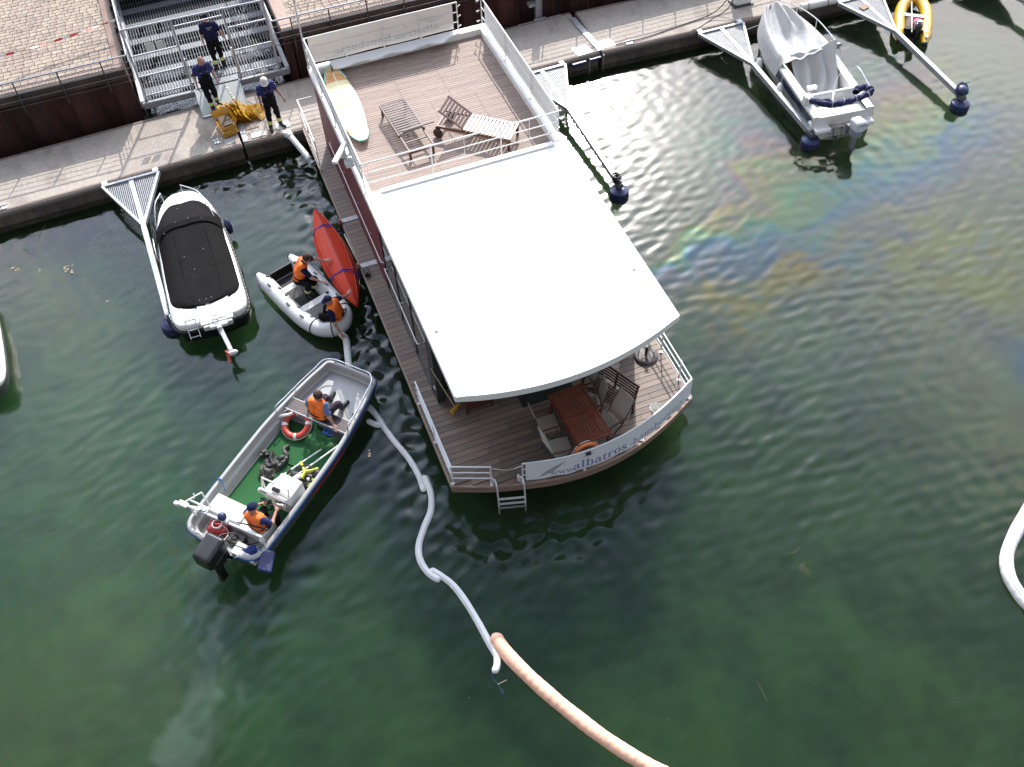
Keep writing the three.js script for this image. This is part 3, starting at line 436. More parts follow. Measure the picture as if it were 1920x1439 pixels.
// ---------- finger piers: triangular grating, long arm, float ----------
function finger(label, half = 0.79, apex = 2.05) {
  const t = thing('finger_pier', label, 'finger pier', [0, 0, 0], 0, 'finger piers standing out from the pontoons'), y = 0.5;
  const a = [-half, y, 0], b = [half, y, 0], c = [0.02, y - 0.04, apex];
  for (const [p, q] of [[a, b], [b, c], [c, a]]) obj('frame_bar', [beam(p, q, 0.07, 0.11)], mGalv, t);
  obj('centre_beam', beam([0, y + 0.008, 0.04], [0.02, y - 0.03, apex - 0.05], 0.13, 0.05), mGalv, t);
  const g = []; for (let x = -half + 0.07; x < half - 0.05; x += 0.052) if (Math.abs(x) > 0.08) { const zz = apex * (1 - Math.abs(x) / half) - 0.03; if (zz > 0.06) g.push(span(x - 0.015, x + 0.015, y - 0.035, y + 0.002, 0.03, zz)); }
  for (let z = 0.3; z < apex; z += 0.6) { const w = half * (1 - z / apex); g.push(span(-w, w, y - 0.03, y - 0.012, z - 0.004, z + 0.004)); }
  stuff(obj('grating', g, M([0.34, 0.35, 0.355], 0.55, { map: T.galv, metalness: 0.2 }), t));
  for (const x of [-half + 0.08, half - 0.08]) obj('hinge', [rbox(0.16, 0.07, 0.16, 0.015, x, y + 0.03, -0.1), bar([x - 0.08, y, -0.03], [x + 0.08, y, -0.03], 0.03)], M([0.66, 0.66, 0.65], 0.4), t);
  obj('arm', [beam(c, [0.03, 0.34, 5.42], 0.13, 0.16)], mGalv, t);
  obj('float', lathe([[0, -0.3], [0.27, -0.3], [0.27, -0.29], [0.272, 0.08], [0.262, 0.105], [0.25, 0.115], [0.13, 0.165], [0.11, 0.17], [0, 0.172]], 0.03, 0.06, 5.52, 24), mNavy, t);
  obj('float_band', lathe([[0.274, -0.12], [0.278, -0.1], [0.278, -0.04], [0.274, -0.03]], 0.03, 0.06, 5.52, 24), M([0.03, 0.035, 0.03], 0.8), t);
  obj('float_mount', [rbox(0.16, 0.14, 0.3, 0.02, 0.03, 0.33, 5.44), cyl(0.05, 0.12, 0.03, 0.42, 5.5, 10)], mGalvDark, t);
  for (const f of [0.35, 0.62]) obj('bow_cleat', [bar([0.02 + 0.1, mix(0.46, 0.34, f) + 0.06, apex + 3.7 * f - 0.12], [0.02 + 0.1, mix(0.46, 0.34, f) + 0.06, apex + 3.7 * f + 0.12], 0.012, 6), bar([0.08, mix(0.46, 0.34, f), apex + 3.7 * f], [0.12, mix(0.46, 0.34, f) + 0.06, apex + 3.7 * f], 0.01, 6)], mDarkSteel, t);
  return t;
}
{
  const f = finger('finger pier beside the boat with black cover'); f.position.set(-5.49, 0, -0.82); f.rotation.y = 1.0 * RAD;
  const g1 = dup(f, [7.05, 0, -0.9], 0.3 * RAD, 'finger pier right of the houseboat, its grating partly behind the deck rail');
  const g2 = dup(f, [13.15, 0, -0.7], -0.8 * RAD, 'finger pier left of the speedboat under white cover');
  const g3 = dup(f, [18.1, 0, -0.42], -0.6 * RAD, 'finger pier between the speedboat and the yellow dinghy');
  const g4 = dup(f, [22.85, 0, -0.17], -0.6 * RAD, 'finger pier at the right picture edge beyond the yellow dinghy');
  for (const o of [g1, g2, g3, g4]) o.traverse((q) => { if (q.name !== o.name) q.name = q.name.replace(/_\d+$/, ''); });
  // dark blue wrapping round two of the arm ends, cardboard on the third
  tag(obj('wrapped_buoy_head', [ball(0.19, 18.12, 0.46, 4.92, 14, 1, 0.8, 1.1), ...[0, 1, 2, 3].map((k) => torus(0.17, 0.024, 0, 0, 0, 18).rotateX(0.3 * k - 0.4).translate(18.12, 0.42 + 0.04 * k, 4.92)), bar([18.08, 0.5, 4.7], [18.3, 0.72, 4.95], 0.012)], mNavy), 'dark blue wrapped bundle on the end of the finger pier arm near the yellow dinghy', 'bundle');
  const w = []; for (let k = 0; k < 9; k++) w.push(torus(0.09 + 0.03 * rnd(), 0.014, 7.06 + rr(-0.03, 0.03), 0.40 + 0.03 * k, 4.5 + rr(-0.03, 0.03), 16)); tag(obj('black_chain', w, mBlack), 'black chain heaped on the end of the finger pier right of the houseboat', 'chain');
  tag(obj('cardboard_sheet', rbox(0.36, 0.012, 0.22, 0.004, 17.95, 0.53, 0.1, 0.25), M([0.42, 0.31, 0.22], 0.85, { map: T.mottle })), 'piece of brown cardboard on the grating of the right finger pier', 'cardboard');
}
{ // strut from pontoon to houseboat stern
  const t = thing('mooring_strut', 'thick white tube strut between pontoon and houseboat side', 'mooring strut', [0, 0, 0]);
  obj('tube', [bar([-0.9, 0.56, -0.95], [-0.58, 0.36, 0.15], 0.085, 16), bar([-0.895, 0.56, -0.93], [-0.87, 0.54, -0.85], 0.11, 16)], M([0.74, 0.75, 0.76], 0.4, { map: T.dirt }), t);
  obj('shoe', [bar([-0.6, 0.37, 0.1], [-0.55, 0.34, 0.28], 0.05, 10), rbox(0.2, 0.16, 0.06, 0.015, -0.52, 0.36, 0.36, 0.5), bar([-0.55, 0.36, 0.28], [-0.42, 0.5, 0.42], 0.02)], mGalv, t);
  obj('foot_bracket', [rbox(0.24, 0.16, 0.14, 0.02, -0.92, 0.55, -1.02), bar([-0.85, 0.6, -0.98], [-0.45, 0.56, -1.02], 0.009, 5)], M([0.66, 0.66, 0.66], 0.4), t);
}
// ---------- houseboat ----------
function canvasTex(w, h, draw) { const c = document.createElement('canvas'); c.width = w; c.height = h; draw(c.getContext('2d'), w, h); const t = new THREE.CanvasTexture(c); t.colorSpace = THREE.SRGBColorSpace; t.magFilter = THREE.LinearFilter; t.wrapS = t.wrapT = THREE.ClampToEdgeWrapping; return t; }
const bowCurve = new THREE.CatmullRomCurve3([[-0.45, 12.22], [0.37, 12.56], [1.03, 12.75], [1.75, 12.91], [2.45, 12.96], [3.2, 12.9], [3.9, 12.73], [4.65, 12.44], [5.4, 12.06]].map(([x, z]) => V(x, 0, z)), false, 'centripetal');
const bowPts = bowCurve.getPoints(48).map((p) => [p.x, p.z]);
const bowZ = (x) => { for (let i = 0; i + 1 < bowPts.length; i++) if (x <= bowPts[i + 1][0]) return mix(bowPts[i][1], bowPts[i + 1][1], (x - bowPts[i][0]) / (bowPts[i + 1][0] - bowPts[i][0])); return bowPts[bowPts.length - 1][1]; };
const bowX = (x, off = 0.06) => { const e = 0.02, s = (bowZ(x + e) - bowZ(x - e)) / (2 * e), q = 1 / Math.hypot(s, 1); return [x + s * q * off, bowZ(x) - q * off]; };   // a point set in from the bow edge
const DK = 0.6, RF = 3.15, UD = 2.98;
const houseboat = thing('houseboat', 'long white roofed houseboat with red side wall, timber decks and roof terrace', 'houseboat', [0, 0, 0]);
const HB = houseboat;
const mPlanks = [[0.25, 0.185, 0.15], [0.21, 0.155, 0.13], [0.28, 0.207, 0.165], [0.235, 0.176, 0.146], [0.265, 0.192, 0.15], [0.19, 0.142, 0.122]].map((c) => M(c, 0.6, { map: T.grain, ...bump(T.grain, 0.0015) }));
{
  obj('hull', [slab([[0.02, -0.9], [4.95, -0.9], [4.95, 11.6], [4.2, 12.2], [2.4, 12.5], [0.8, 12.2], [0.02, 11.6]], -0.5, 0.36)], M([0.03, 0.03, 0.032], 0.5), HB);
  const edge = [[-0.45, -1.14], ...bowPts, [5.42, 12.05], [5.42, -1.14]];
  const deck = obj('lower_deck', slab(edge, 0.36, DK - 0.03), M([0.29, 0.19, 0.14], 0.6, { map: T.grain }), HB);
  const ring = []; const inset = 0.05; const P = [[-0.45, -1.14], ...bowPts, [5.42, -1.14]];
  for (let i = 0; i + 1 < P.length; i++) { const a = P[i], b = P[i + 1]; ring.push(beam([a[0], DK - 0.012, a[1]], [b[0], DK - 0.012, b[1]], 0.045, 0.03)); } void inset;
  obj('edge_trim', ring, M([0.34, 0.25, 0.2], 0.6, { map: T.grain }), deck);
  // planks laid across the boat, one mesh each; shared unit box, grain from the metre uv
  const unit = {}; const plankGeo = (L) => { const q = Math.round(L / 0.05) * 0.05; return (unit[q.toFixed(2)] ??= join(box(q, 0.03, 0.1415))); };
  let row = 0;
  const lay = (x0, x1, z) => { if (x1 - x0 < 0.06) return; const g = plankGeo(x1 - x0), m = new THREE.Mesh(g, pick(mPlanks)); m.name = 'deck_plank'; m.castShadow = m.receiveShadow = true; m.position.set((x0 + x1) / 2, DK - 0.015 + rr(-0.0012, 0.0012), z); m.scale.x = (x1 - x0) / (Math.round((x1 - x0) / 0.05) * 0.05); deck.add(m); };
  for (let z = -1.04; z < 12.95; z += 0.155, row++) {
    if (z < 9.75) { lay(-0.42, -0.005, z); continue; }
    // on the bow: cut to the curved edge
    let x0 = -0.42, x1 = 5.39; const zz = z + 0.075;
    if (zz > 12.2) { while (x0 < 5 && bowZ(x0) - 0.03 < zz) x0 += 0.05; while (x1 > 0 && bowZ(Math.min(x1, 5.39)) - 0.03 < zz) x1 -= 0.05; }
    if (x1 - x0 < 0.2) continue;
    const cuts = [x0, ...[[0.75, 3.1], [1.9, 4.1], [0.6, 2.6, 4.55], [1.25, 3.5]][row % 4].filter((c) => c > x0 + 0.3 && c < x1 - 0.3), x1];
    for (let k = 0; k + 1 < cuts.length; k++) lay(cuts[k] + 0.003, cuts[k + 1] - 0.003, z);
  }
  { const g = []; for (let z = -1.04; z < 9.75; z += 0.155) g.push(span(4.97, 5.39, DK - 0.03, DK, z - 0.071, z + 0.071)); for (let z = -1.04; z < -0.1; z += 0.155) g.push(span(0.0, 4.96, DK - 0.03, DK, z - 0.071, z + 0.071)); stuff(obj('starboard_planks', g, mPlanks[0], deck)); }
  for (const z of [3.28, 5.1]) obj('metal_strip', span(-0.46, -0.01, DK, DK + 0.014, z - 0.075, z + 0.075), M([0.62, 0.63, 0.62], 0.4, { map: T.galv }), deck);
  obj('deck_drain', [[0.92, 11.6], [-0.25, 7.9], [-0.22, 8.02], [3.9, 11.05]].map(([x, z]) => cyl(0.016, 0.006, x, DK + 0.002, z, 8)), mBlack, deck);
  obj('hull_bracket', [[1.0, 12.66], [4.3, 12.5]].map(([x, z]) => [beam([x - 0.12, 0.2, z - 0.1], [x, 0.34, z + 0.02], 0.02, 0.02), beam([x + 0.14, 0.2, z - 0.1], [x, 0.34, z + 0.02], 0.02, 0.02), beam([x - 0.14, 0.33, z - 0.05], [x + 0.14, 0.33, z - 0.05], 0.03, 0.03)]), mGalv, HB);
}
{ // the house: red panelled sides, glass, dark posts
  const red = M([0.15, 0.018, 0.03], 0.5, { map: T.mottle, ...bump(T.cloth, 0.003) }), dark = M([0.018, 0.021, 0.023], 0.35);
  for (const [x, s] of [[0.0, 1], [4.93, -1]]) {
    for (let k = 0; k < 4; k++) obj('wall_panel', span(Math.min(x, x + 0.1 * s), Math.max(x, x + 0.1 * s), DK, 2.96, k * 1.525 + 0.004, k * 1.525 + 1.521), red, HB);
    const mg = new THREE.MeshPhysicalMaterial({ color: lin(0.62, 0.66, 0.66), roughness: 0.03, transmission: 1, thickness: 0, ior: 1.52, side: THREE.DoubleSide });
    for (let k = 0; k < 3; k++) { const z0 = 6.14 + k * 1.14; const w = obj('window', [span(x + 0.02 * s - 0.02, x + 0.02 * s + 0.02, DK, DK + 0.06, z0, z0 + 1.1), span(x + 0.02 * s - 0.02, x + 0.02 * s + 0.02, 2.88, 2.96, z0, z0 + 1.1), span(x + 0.02 * s - 0.02, x + 0.02 * s + 0.02, DK + 0.06, 2.88, z0, z0 + 0.04)], dark, HB); obj('pane', span(x + 0.02 * s - 0.004, x + 0.02 * s + 0.004, DK + 0.06, 2.88, z0 + 0.04, z0 + 1.1), mg, w); }
    obj('corner_panel', span(Math.min(x, x + 0.16 * s), Math.max(x, x + 0.16 * s), DK, 2.96, 9.58, 10.02), M([0.02, 0.024, 0.022], 0.4), HB);
    obj('lock_plate', rbox(0.012, 0.09, 0.12, 0.004, x - 0.008 * s, 1.02, 9.9), mSteel, HB);
  }
  obj('stern_wall', span(0.1, 4.83, DK, 2.96, 0, 0.1), red, HB);
  const front = obj('front_wall', [span(0.16, 4.77, 2.5, 2.96, 9.6, 9.68), ...[0.2, 1.55, 2.9, 4.25].map((x) => span(x - 0.035, x + 0.035, DK, 2.5, 9.6, 9.68)), span(4.73, 4.77, DK, 2.5, 9.6, 9.68), span(0.24, 4.73, DK, DK + 0.08, 9.6, 9.68)], dark, HB);
  const gl = new THREE.MeshPhysicalMaterial({ color: lin(0.55, 0.6, 0.6), roughness: 0.03, transmission: 1, thickness: 0, ior: 1.52, side: THREE.DoubleSide });
  for (const [a, b] of [[0.24, 1.51], [1.59, 2.86], [2.94, 4.21]]) obj('pane', span(a, b, DK + 0.08, 2.5, 9.63, 9.64), gl, front);
  obj('cabin_floor', span(0.12, 4.81, DK - 0.02, DK + 0.01, 0.1, 9.6), M([0.10, 0.065, 0.045], 0.6, { map: T.grain }), HB);
  obj('partition', span(0.12, 4.81, DK, 2.96, 6.02, 6.1), M([0.3, 0.29, 0.27], 0.8), HB);
  // grab rails along the side
  obj('grab_rail', [...pipe([[-0.02, 1.6, 1.26], [-0.075, 1.62, 1.27], [-0.075, 1.63, 6.2], [-0.02, 1.63, 6.24]], 0.012), ...[2.6, 3.9, 5.1].map((z) => bar([0, 1.6, z], [-0.075, 1.62, z], 0.009, 6))], mWhite, HB);
  obj('grab_rail', [...pipe([[-0.02, 1.66, 6.5], [-0.075, 1.68, 6.5], [-0.075, 1.68, 9.05], [-0.02, 1.68, 9.06]], 0.014), bar([0, 1.66, 7.7], [-0.075, 1.68, 7.7], 0.009, 6)], mWhite, HB);
}
{ // flat white roof over the saloon with a rounded front edge, and the roof terrace floor
  const z0 = 5.42, arc = []; for (let k = 0; k <= 24; k++) { const x = k / 24 * 5.05 - 0.05, t = (x - 2.3) / 2.65; arc.push([x, 12.27 - 0.56 * t * t + (x - 2.4) * -0.014]); }
  const roof = obj('saloon_roof', slab([[-0.05, z0], ...arc, [5.0, z0]], 2.97, RF, 0.012), mRoof, HB);
  const lip = []; const rim = [[-0.02, z0 + 0.1], [-0.02, arc[0][1]], ...arc.slice(1, -1).map(([x, z]) => [x, z - 0.03]), [4.97, arc[24][1]], [4.97, z0 + 0.1]];
  for (let i = 0; i + 1 < rim.length; i++) lip.push(beam([rim[i][0], RF + 0.006, rim[i][1]], [rim[i + 1][0], RF + 0.006, rim[i + 1][1]], 0.06, 0.016));
  obj('roof_rim', lip, mRoof, roof);
  obj('roof_seam', [span(0.3, 0.312, RF, RF + 0.004, 5.9, 11.5), span(4.62, 4.632, RF, RF + 0.004, 5.9, 11.4)], mRoof, roof);
  for (const [x, z] of [[0.16, 10.12], [4.7, 10.1]]) { obj('roof_drain', [cyl(0.035, 0.012, x, RF + 0.004, z, 14)], mDarkSteel, roof); obj('drain_cover', [span(x - 0.1, x + 0.04, RF, RF + 0.008, z - 0.42, z - 0.4), span(x + 0.03, x + 0.04, RF, RF + 0.008, z - 0.4, z - 0.1)], M([0.6, 0.6, 0.59], 0.5), roof); }
  obj('roof_step', span(0.34, 4.72, RF, RF + 0.05, 5.43, 5.56), mRoof, roof);
  obj('weather_stain', slab([[0.04, 5.62], [0.22, 5.58], [0.3, 5.66], [0.27, 5.78], [0.2, 5.9], [0.16, 6.2], [0.12, 5.95], [0.06, 5.8]], RF + 0.0005, RF + 0.003), M([0.72, 0.66, 0.58], 0.7), roof);
  obj('ceiling', span(0.1, 4.83, 2.955, 2.968, 0.1, z0 - 0.005), M([0.5, 0.49, 0.47], 0.8), HB);
  const terr = obj('terrace_base', span(0.02, 4.92, 2.97 - 0.07, UD - 0.03, 0.02, z0 - 0.02), M([0.12, 0.085, 0.07], 0.8), HB);
  const boards = mPlanks.map(() => []); let r = 0;
  for (let z = 0.2; z < z0 - 0.03; z += 0.079, r++) { const cuts = [0.14, ...[[0.75, 1.95, 3.15], [1.35, 2.55, 3.75]][Math.floor(r / 30) % 2].map((c) => c + 0.0 * r), 4.79]; for (let k = 0; k + 1 < cuts.length; k++) boards[Math.floor(rnd() * 5)].push(box(cuts[k + 1] - cuts[k] - 0.006, 0.028, 0.0705, (cuts[k] + cuts[k + 1]) / 2, UD - 0.014, z)); }
  const tone = [[0.37, 0.275, 0.23], [0.382, 0.286, 0.24], [0.355, 0.264, 0.222], [0.376, 0.28, 0.234], [0.39, 0.294, 0.246]];
  boards.slice(0, 5).forEach((b, k) => stuff(obj('terrace_boards', b, M(tone[k], 0.7, { map: T.grain, ...bump(T.grain, 0.001) }), terr)));
  // white parapet, wider at the back
  obj('parapet', [span(-0.05, 0.13, 2.95, RF, -0.08, z0), span(4.8, 5.0, 2.95, RF, -0.08, z0), span(0.13, 4.8, 2.95, RF, -0.08, 0.14)], mRoof, HB);
  const wob = []; for (let k = 0; k <= 30; k++) wob.push([0.55 + k / 30 * 3.62, 0.33 + 0.05 * Math.sin(k * 0.8) + 0.04 * rnd() - (k > 26 ? 0.1 : 0)]);
  obj('folded_cover', slab([[0.55, 0.0], ...wob, [4.17, 0.0]], RF + 0.001, RF + 0.06, 0.015), M([0.8, 0.8, 0.79], 0.7, { ...bump(T.cloth, 0.02) }), HB);
  obj('stern_skirt', [span(4.24, 4.8, 2.2, 2.95, -0.1, -0.05)], mRoof, HB);
}
{ // terrace railings
  const yT = 4.0, f = [3.42, 3.71, 4.0], xL = 0.0, xR = 4.91, zB = -0.02, zF = 5.4, r = 0.019;
  const rail = (n, segs, posts) => { const g = grp(n, HB); for (const s of segs) obj('rail', s, mWhite, g); for (const p of posts) obj('post', [bar([p[0], p[2] ?? RF - 0.02, p[1]], [p[0], yT, p[1]], 0.017, 8), cyl(0.035, 0.015, p[0], (p[2] ?? RF) + 0.006, p[1], 10)], mWhite, g); };
  rail('stern_railing', f.map((y) => bar([xL, y, zB], [4.23, y, zB], y === yT ? r : 0.012)), [1.05, 2.1, 3.15, 4.22].map((x) => [x, zB]));
  rail('port_railing', f.map((y) => bar([xL, y, zB], [xL, y, zF], y === yT ? r : 0.012)), [0, 1.35, 2.7, 4.05, 5.38].map((z) => [xL, z]));
  rail('starboard_railing', f.map((y) => bar([xR, y, zB], [xR, y, zF], y === yT ? r : 0.012)), [0, 1.8, 3.6, 5.38].map((z) => [xR, z]));
  rail('forward_railing', f.map((y) => bar([xL, y, zF], [xR, y, zF], y === yT ? r : 0.013)), [[1.68, zF], [3.42, zF]]);
  { const g = HB.children[HB.children.length - 1]; for (const x of [0.14, 0.88, 2.5, 4.15]) obj('picket', bar([x, f[0], zF], [x, yT, zF], 0.007, 6), mWhite, g); }
  obj('stair_rail', [...[3.3, 3.6, 3.9].map((y) => pipe([[4.28, y, -0.02], [4.33, y - 0.05, -0.1], [4.28, y - 0.12, -0.16]], 0.014)), ...[3.3, 3.6, 3.9].map((y) => pipe([[4.86, y, -0.02], [4.8, y - 0.05, -0.1], [4.86, y - 0.12, -0.16]], 0.014))], mWhite, HB);
  // flag pole and radar bar on the port side
  obj('flag_pole', [bar([-0.04, 3.2, 0.1], [-0.04, 6.2, 0.1], 0.022), bar([-0.04, 3.6, 0.1], [0, 3.6, 0.05], 0.012)], M([0.55, 0.55, 0.56], 0.4), HB);
  const ra = obj('radar_bar', rbox(0.14, 0.08, 0.8, 0.035, -0.27, 3.72, 4.44, -0.62, 0, 0, 3), mGel, HB); obj('radar_bracket', [cyl(0.07, 0.16, -0.2, 3.58, 4.36, 14), rbox(0.2, 0.16, 0.2, 0.03, -0.12, 3.4, 4.5), bar([-0.2, 3.55, 4.45], [0.0, 3.71, 4.55], 0.02), bar([-0.15, 3.35, 4.5], [0.0, 3.3, 4.5], 0.025)], M([0.6, 0.6, 0.58], 0.5), HB); void ra;
}
{ // lower deck railings, ladder, stern rail, kayak rack
  const lv = [0.86, 1.08, 1.3], sidePost = (n, pts, posts, m = mSteel) => { const g = grp(n, HB); for (const y of lv) obj('rail', pipe(pts.map(([x, z]) => [x, y, z]), y === 1.3 ? 0.02 : 0.015), M([0.72, 0.73, 0.73], 0.35, { metalness: 0.3 }), g); for (const [x, z] of posts) obj('post', [bar([x, DK, z], [x, 1.3, z], 0.018), cyl(0.04, 0.016, x, DK + 0.008, z, 10)], M([0.7, 0.71, 0.71], 0.35, { metalness: 0.3 }), g); void m; };
  sidePost('bow_railing', [[-0.4, 9.75], [-0.395, 12.2], [0.38, 12.52]], [[-0.4, 9.85], [-0.4, 11.0], [-0.395, 12.17], [0.37, 12.51]]);
  const c2 = []; for (let k = 0; k <= 14; k++) c2.push(bowX(mix(1.0, 5.34, k / 14), 0.05));
  sidePost('bow_railing', c2, [c2[0], bowX(2.36, 0.05), bowX(3.86, 0.05), c2[14]]);
  sidePost('bow_railing', [c2[14], [5.35, 9.9]], [[5.35, 11.5], [5.35, 10.6], [5.35, 9.9]]);
  obj('chain', tube([[0.38, 1.27, 12.53], [0.6, 1.2, 12.62], [0.8, 1.2, 12.68], [0.99, 1.27, 12.72]], 0.008, 5, 24), mSteel, HB);
  const lad = grp('boarding_ladder', HB), lx = [0.42, 0.98], zz = (x) => bowZ(x) + 0.05;
  for (const x of lx) obj('stile', [tube([[x, 0.72, zz(x) - 0.14], [x, 0.86, zz(x) - 0.05], [x, 0.8, zz(x) + 0.05], [x, 0.4, zz(x) + 0.1], [x, -0.5, zz(x) + 0.12]], 0.02, 8, 30), bar([x, DK, zz(x) - 0.14], [x, 0.72, zz(x) - 0.14], 0.02), rbox(0.06, 0.2, 0.09, 0.01, x - 0.03, 0.68, zz(x) - 0.16)], M([0.7, 0.71, 0.71], 0.3, { metalness: 0.4 }), lad);
  for (const y of [0.3, 0.1, -0.12]) obj('rung', [beam([lx[0], y, zz(lx[0]) + 0.11], [lx[1], y, zz(lx[1]) + 0.11], 0.045, 0.02)], M([0.75, 0.76, 0.76], 0.3, { metalness: 0.4 }), lad);
  const st = grp('stern_rail', HB); for (const y of [1.5, 1.05]) obj('rail', [bar([-0.42, y, -1.1], [0.0, y, -1.1], 0.016), bar([-0.42, y, -1.1], [-0.42, y, 0.9], y > 1.2 ? 0.022 : 0.012)], mWhite, st); for (const z of [-1.1, -0.1, 0.9]) obj('post', bar([-0.42, DK, z], [-0.42, 1.5, z], 0.016), mWhite, st);
  obj('grey_board', rbox(0.03, 0.1, 1.5, 0.01, -0.44, 0.72, 0.5), M([0.22, 0.21, 0.21], 0.5), HB);
  const rack = grp('kayak_rack', HB); for (const z of [3.35, 5.12]) obj('rack_arm', [beam([-0.2, 0.42, z], [-1.0, 0.36, z], 0.05, 0.05), beam([-1.0, 0.34, z], [-1.28, 0.5, z], 0.05, 0.04), rbox(0.12, 0.3, 0.09, 0.02, -0.5, 0.48, z)], M([0.08, 0.06, 0.055], 0.7), rack);
  for (const z of [3.35, 5.12]) obj('rack_hand', [rbox(0.07, 0.34, 0.08, 0.02, -0.46, 0.58, z, 0, 0, 0.3)], M([0.35, 0.12, 0.1], 0.6), rack);
  obj('deck_fixture', [rbox(0.16, 0.06, 0.22, 0.02, -0.37, 0.65, 5.42), bar([-0.42, 0.68, 5.34], [-0.42, 0.68, 5.54], 0.02), ball(0.04, -0.38, 0.7, 5.5, 10)], mBlack, HB);
}
// ---------- banners ----------
{
  const mB = (t) => new THREE.MeshPhysicalMaterial({ map: t, color: 0xffffff, roughness: 0.8, side: THREE.DoubleSide, bumpMap: T.cloth, bumpScale: 0.01 });
  const bowTex = canvasTex(2048, 256, (c, w, h) => {
    c.fillStyle = '#cfd2d3'; c.fillRect(0, 0, w, h);
    c.strokeStyle = '#b9bcbd'; c.lineWidth = 3; c.strokeRect(6, 8, w - 12, h - 16); c.beginPath(); c.moveTo(0, h * 0.42); c.lineTo(w, h * 0.42); c.stroke();
    c.fillStyle = '#8f9497'; c.beginPath(); c.moveTo(120, 226); c.quadraticCurveTo(230, 120, 420, 44); c.quadraticCurveTo(330, 120, 270, 190); c.quadraticCurveTo(200, 205, 120, 226); c.fill();
    c.fillStyle = '#9fa4a6'; c.beginPath(); c.moveTo(560, 70); c.quadraticCurveTo(660, 60, 720, 40); c.quadraticCurveTo(680, 92, 640, 88); c.fill();
    c.strokeStyle = '#b3b7b9'; c.lineWidth = 5; c.beginPath(); c.moveTo(470, 110); c.quadraticCurveTo(540, 60, 590, 90); c.stroke();
    c.fillStyle = '#7b829f'; c.font = 'bold 96px serif'; c.fillText('www.', 246, 232);
    c.fillStyle = '#74729f'; c.font = 'bold 150px serif'; c.fillText('albatros', 480, 232);
    c.fillStyle = '#838aa9'; c.font = 'bold 118px serif'; c.fillText('-hausboote', 1150, 232); c.fillStyle = '#7f8592'; c.font = '110px serif'; c.fillText('.de', 1790, 232);
  });
  const pts = []; for (let k = 0; k <= 40; k++) pts.push(bowX(mix(1.06, 5.36, k / 40), 0.022));
  const g = grid(40, 4, (i, j) => { const [x, z] = pts[i], f = j / 4; return [x, mix(0.68, 1.315, f) + (j === 0 ? 0.012 * Math.sin(i * 1.3) : 0), z + 0.012 * Math.sin(i * 0.9) * (1 - f)]; });
  const b1 = obj('bow_banner', g, mB(bowTex), null, true); tag(b1, 'white banner with blue albatros hausboote lettering on the curved bow rail', 'banner');
  const sternTex = canvasTex(1024, 256, (c, w, h) => {
    c.fillStyle = '#ded6ce'; c.fillRect(0, 0, w, h);
    c.fillStyle = '#ccc8c2'; c.beginPath(); c.moveTo(60, 110); c.quadraticCurveTo(150, 60, 250, 84); c.quadraticCurveTo(190, 120, 150, 150); c.fill(); c.beginPath(); c.moveTo(320, 130); c.lineTo(380, 60); c.lineTo(352, 140); c.fill();
    c.fillStyle = '#b9b6b5'; c.font = 'bold 78px serif'; c.fillText('albatros-hausboote', 100, 216);
    c.fillStyle = '#b4b3b4'; c.font = 'bold 30px serif'; c.fillText('.de', 800, 216); c.fillText('hausboot', 790, 246);
    c.strokeStyle = '#ddd0bd'; c.lineWidth = 6; for (const r of [28, 52, 74]) { c.beginPath(); c.arc(868, 124, r, 0.4 * r, 5 + 0.4 * r); c.stroke(); }
  });
  const sg = grid(20, 3, (i, j) => [mix(4.1, 0.1, i / 20), mix(3.22, 3.98, j / 3), -0.045 - 0.012 * Math.sin(i * 0.7) * (j < 3 ? 1 : 0)]);
  tag(obj('stern_banner', sg, mB(sternTex), null, true), 'cream banner on the stern rail of the roof terrace, lettering seen from behind', 'banner');
  const plainM = M([0.72, 0.72, 0.71], 0.8, { ...bump(T.cloth, 0.01) });
  tag(obj('side_banner', grid(24, 2, (i, j) => [0.028 + 0.01 * Math.sin(i), mix(3.24, 3.97, j / 2), mix(0.1, 5.2, i / 24)]), plainM), 'plain white cloth along the terrace railing beside the surfboard', 'banner');
  tag(obj('side_banner', grid(24, 2, (i, j) => [4.95 + 0.01 * Math.sin(i), mix(3.24, 3.97, j / 2), mix(0.15, 5.25, i / 24)]), plainM), 'plain white cloth along the terrace railing on the side of the open water', 'banner');
}
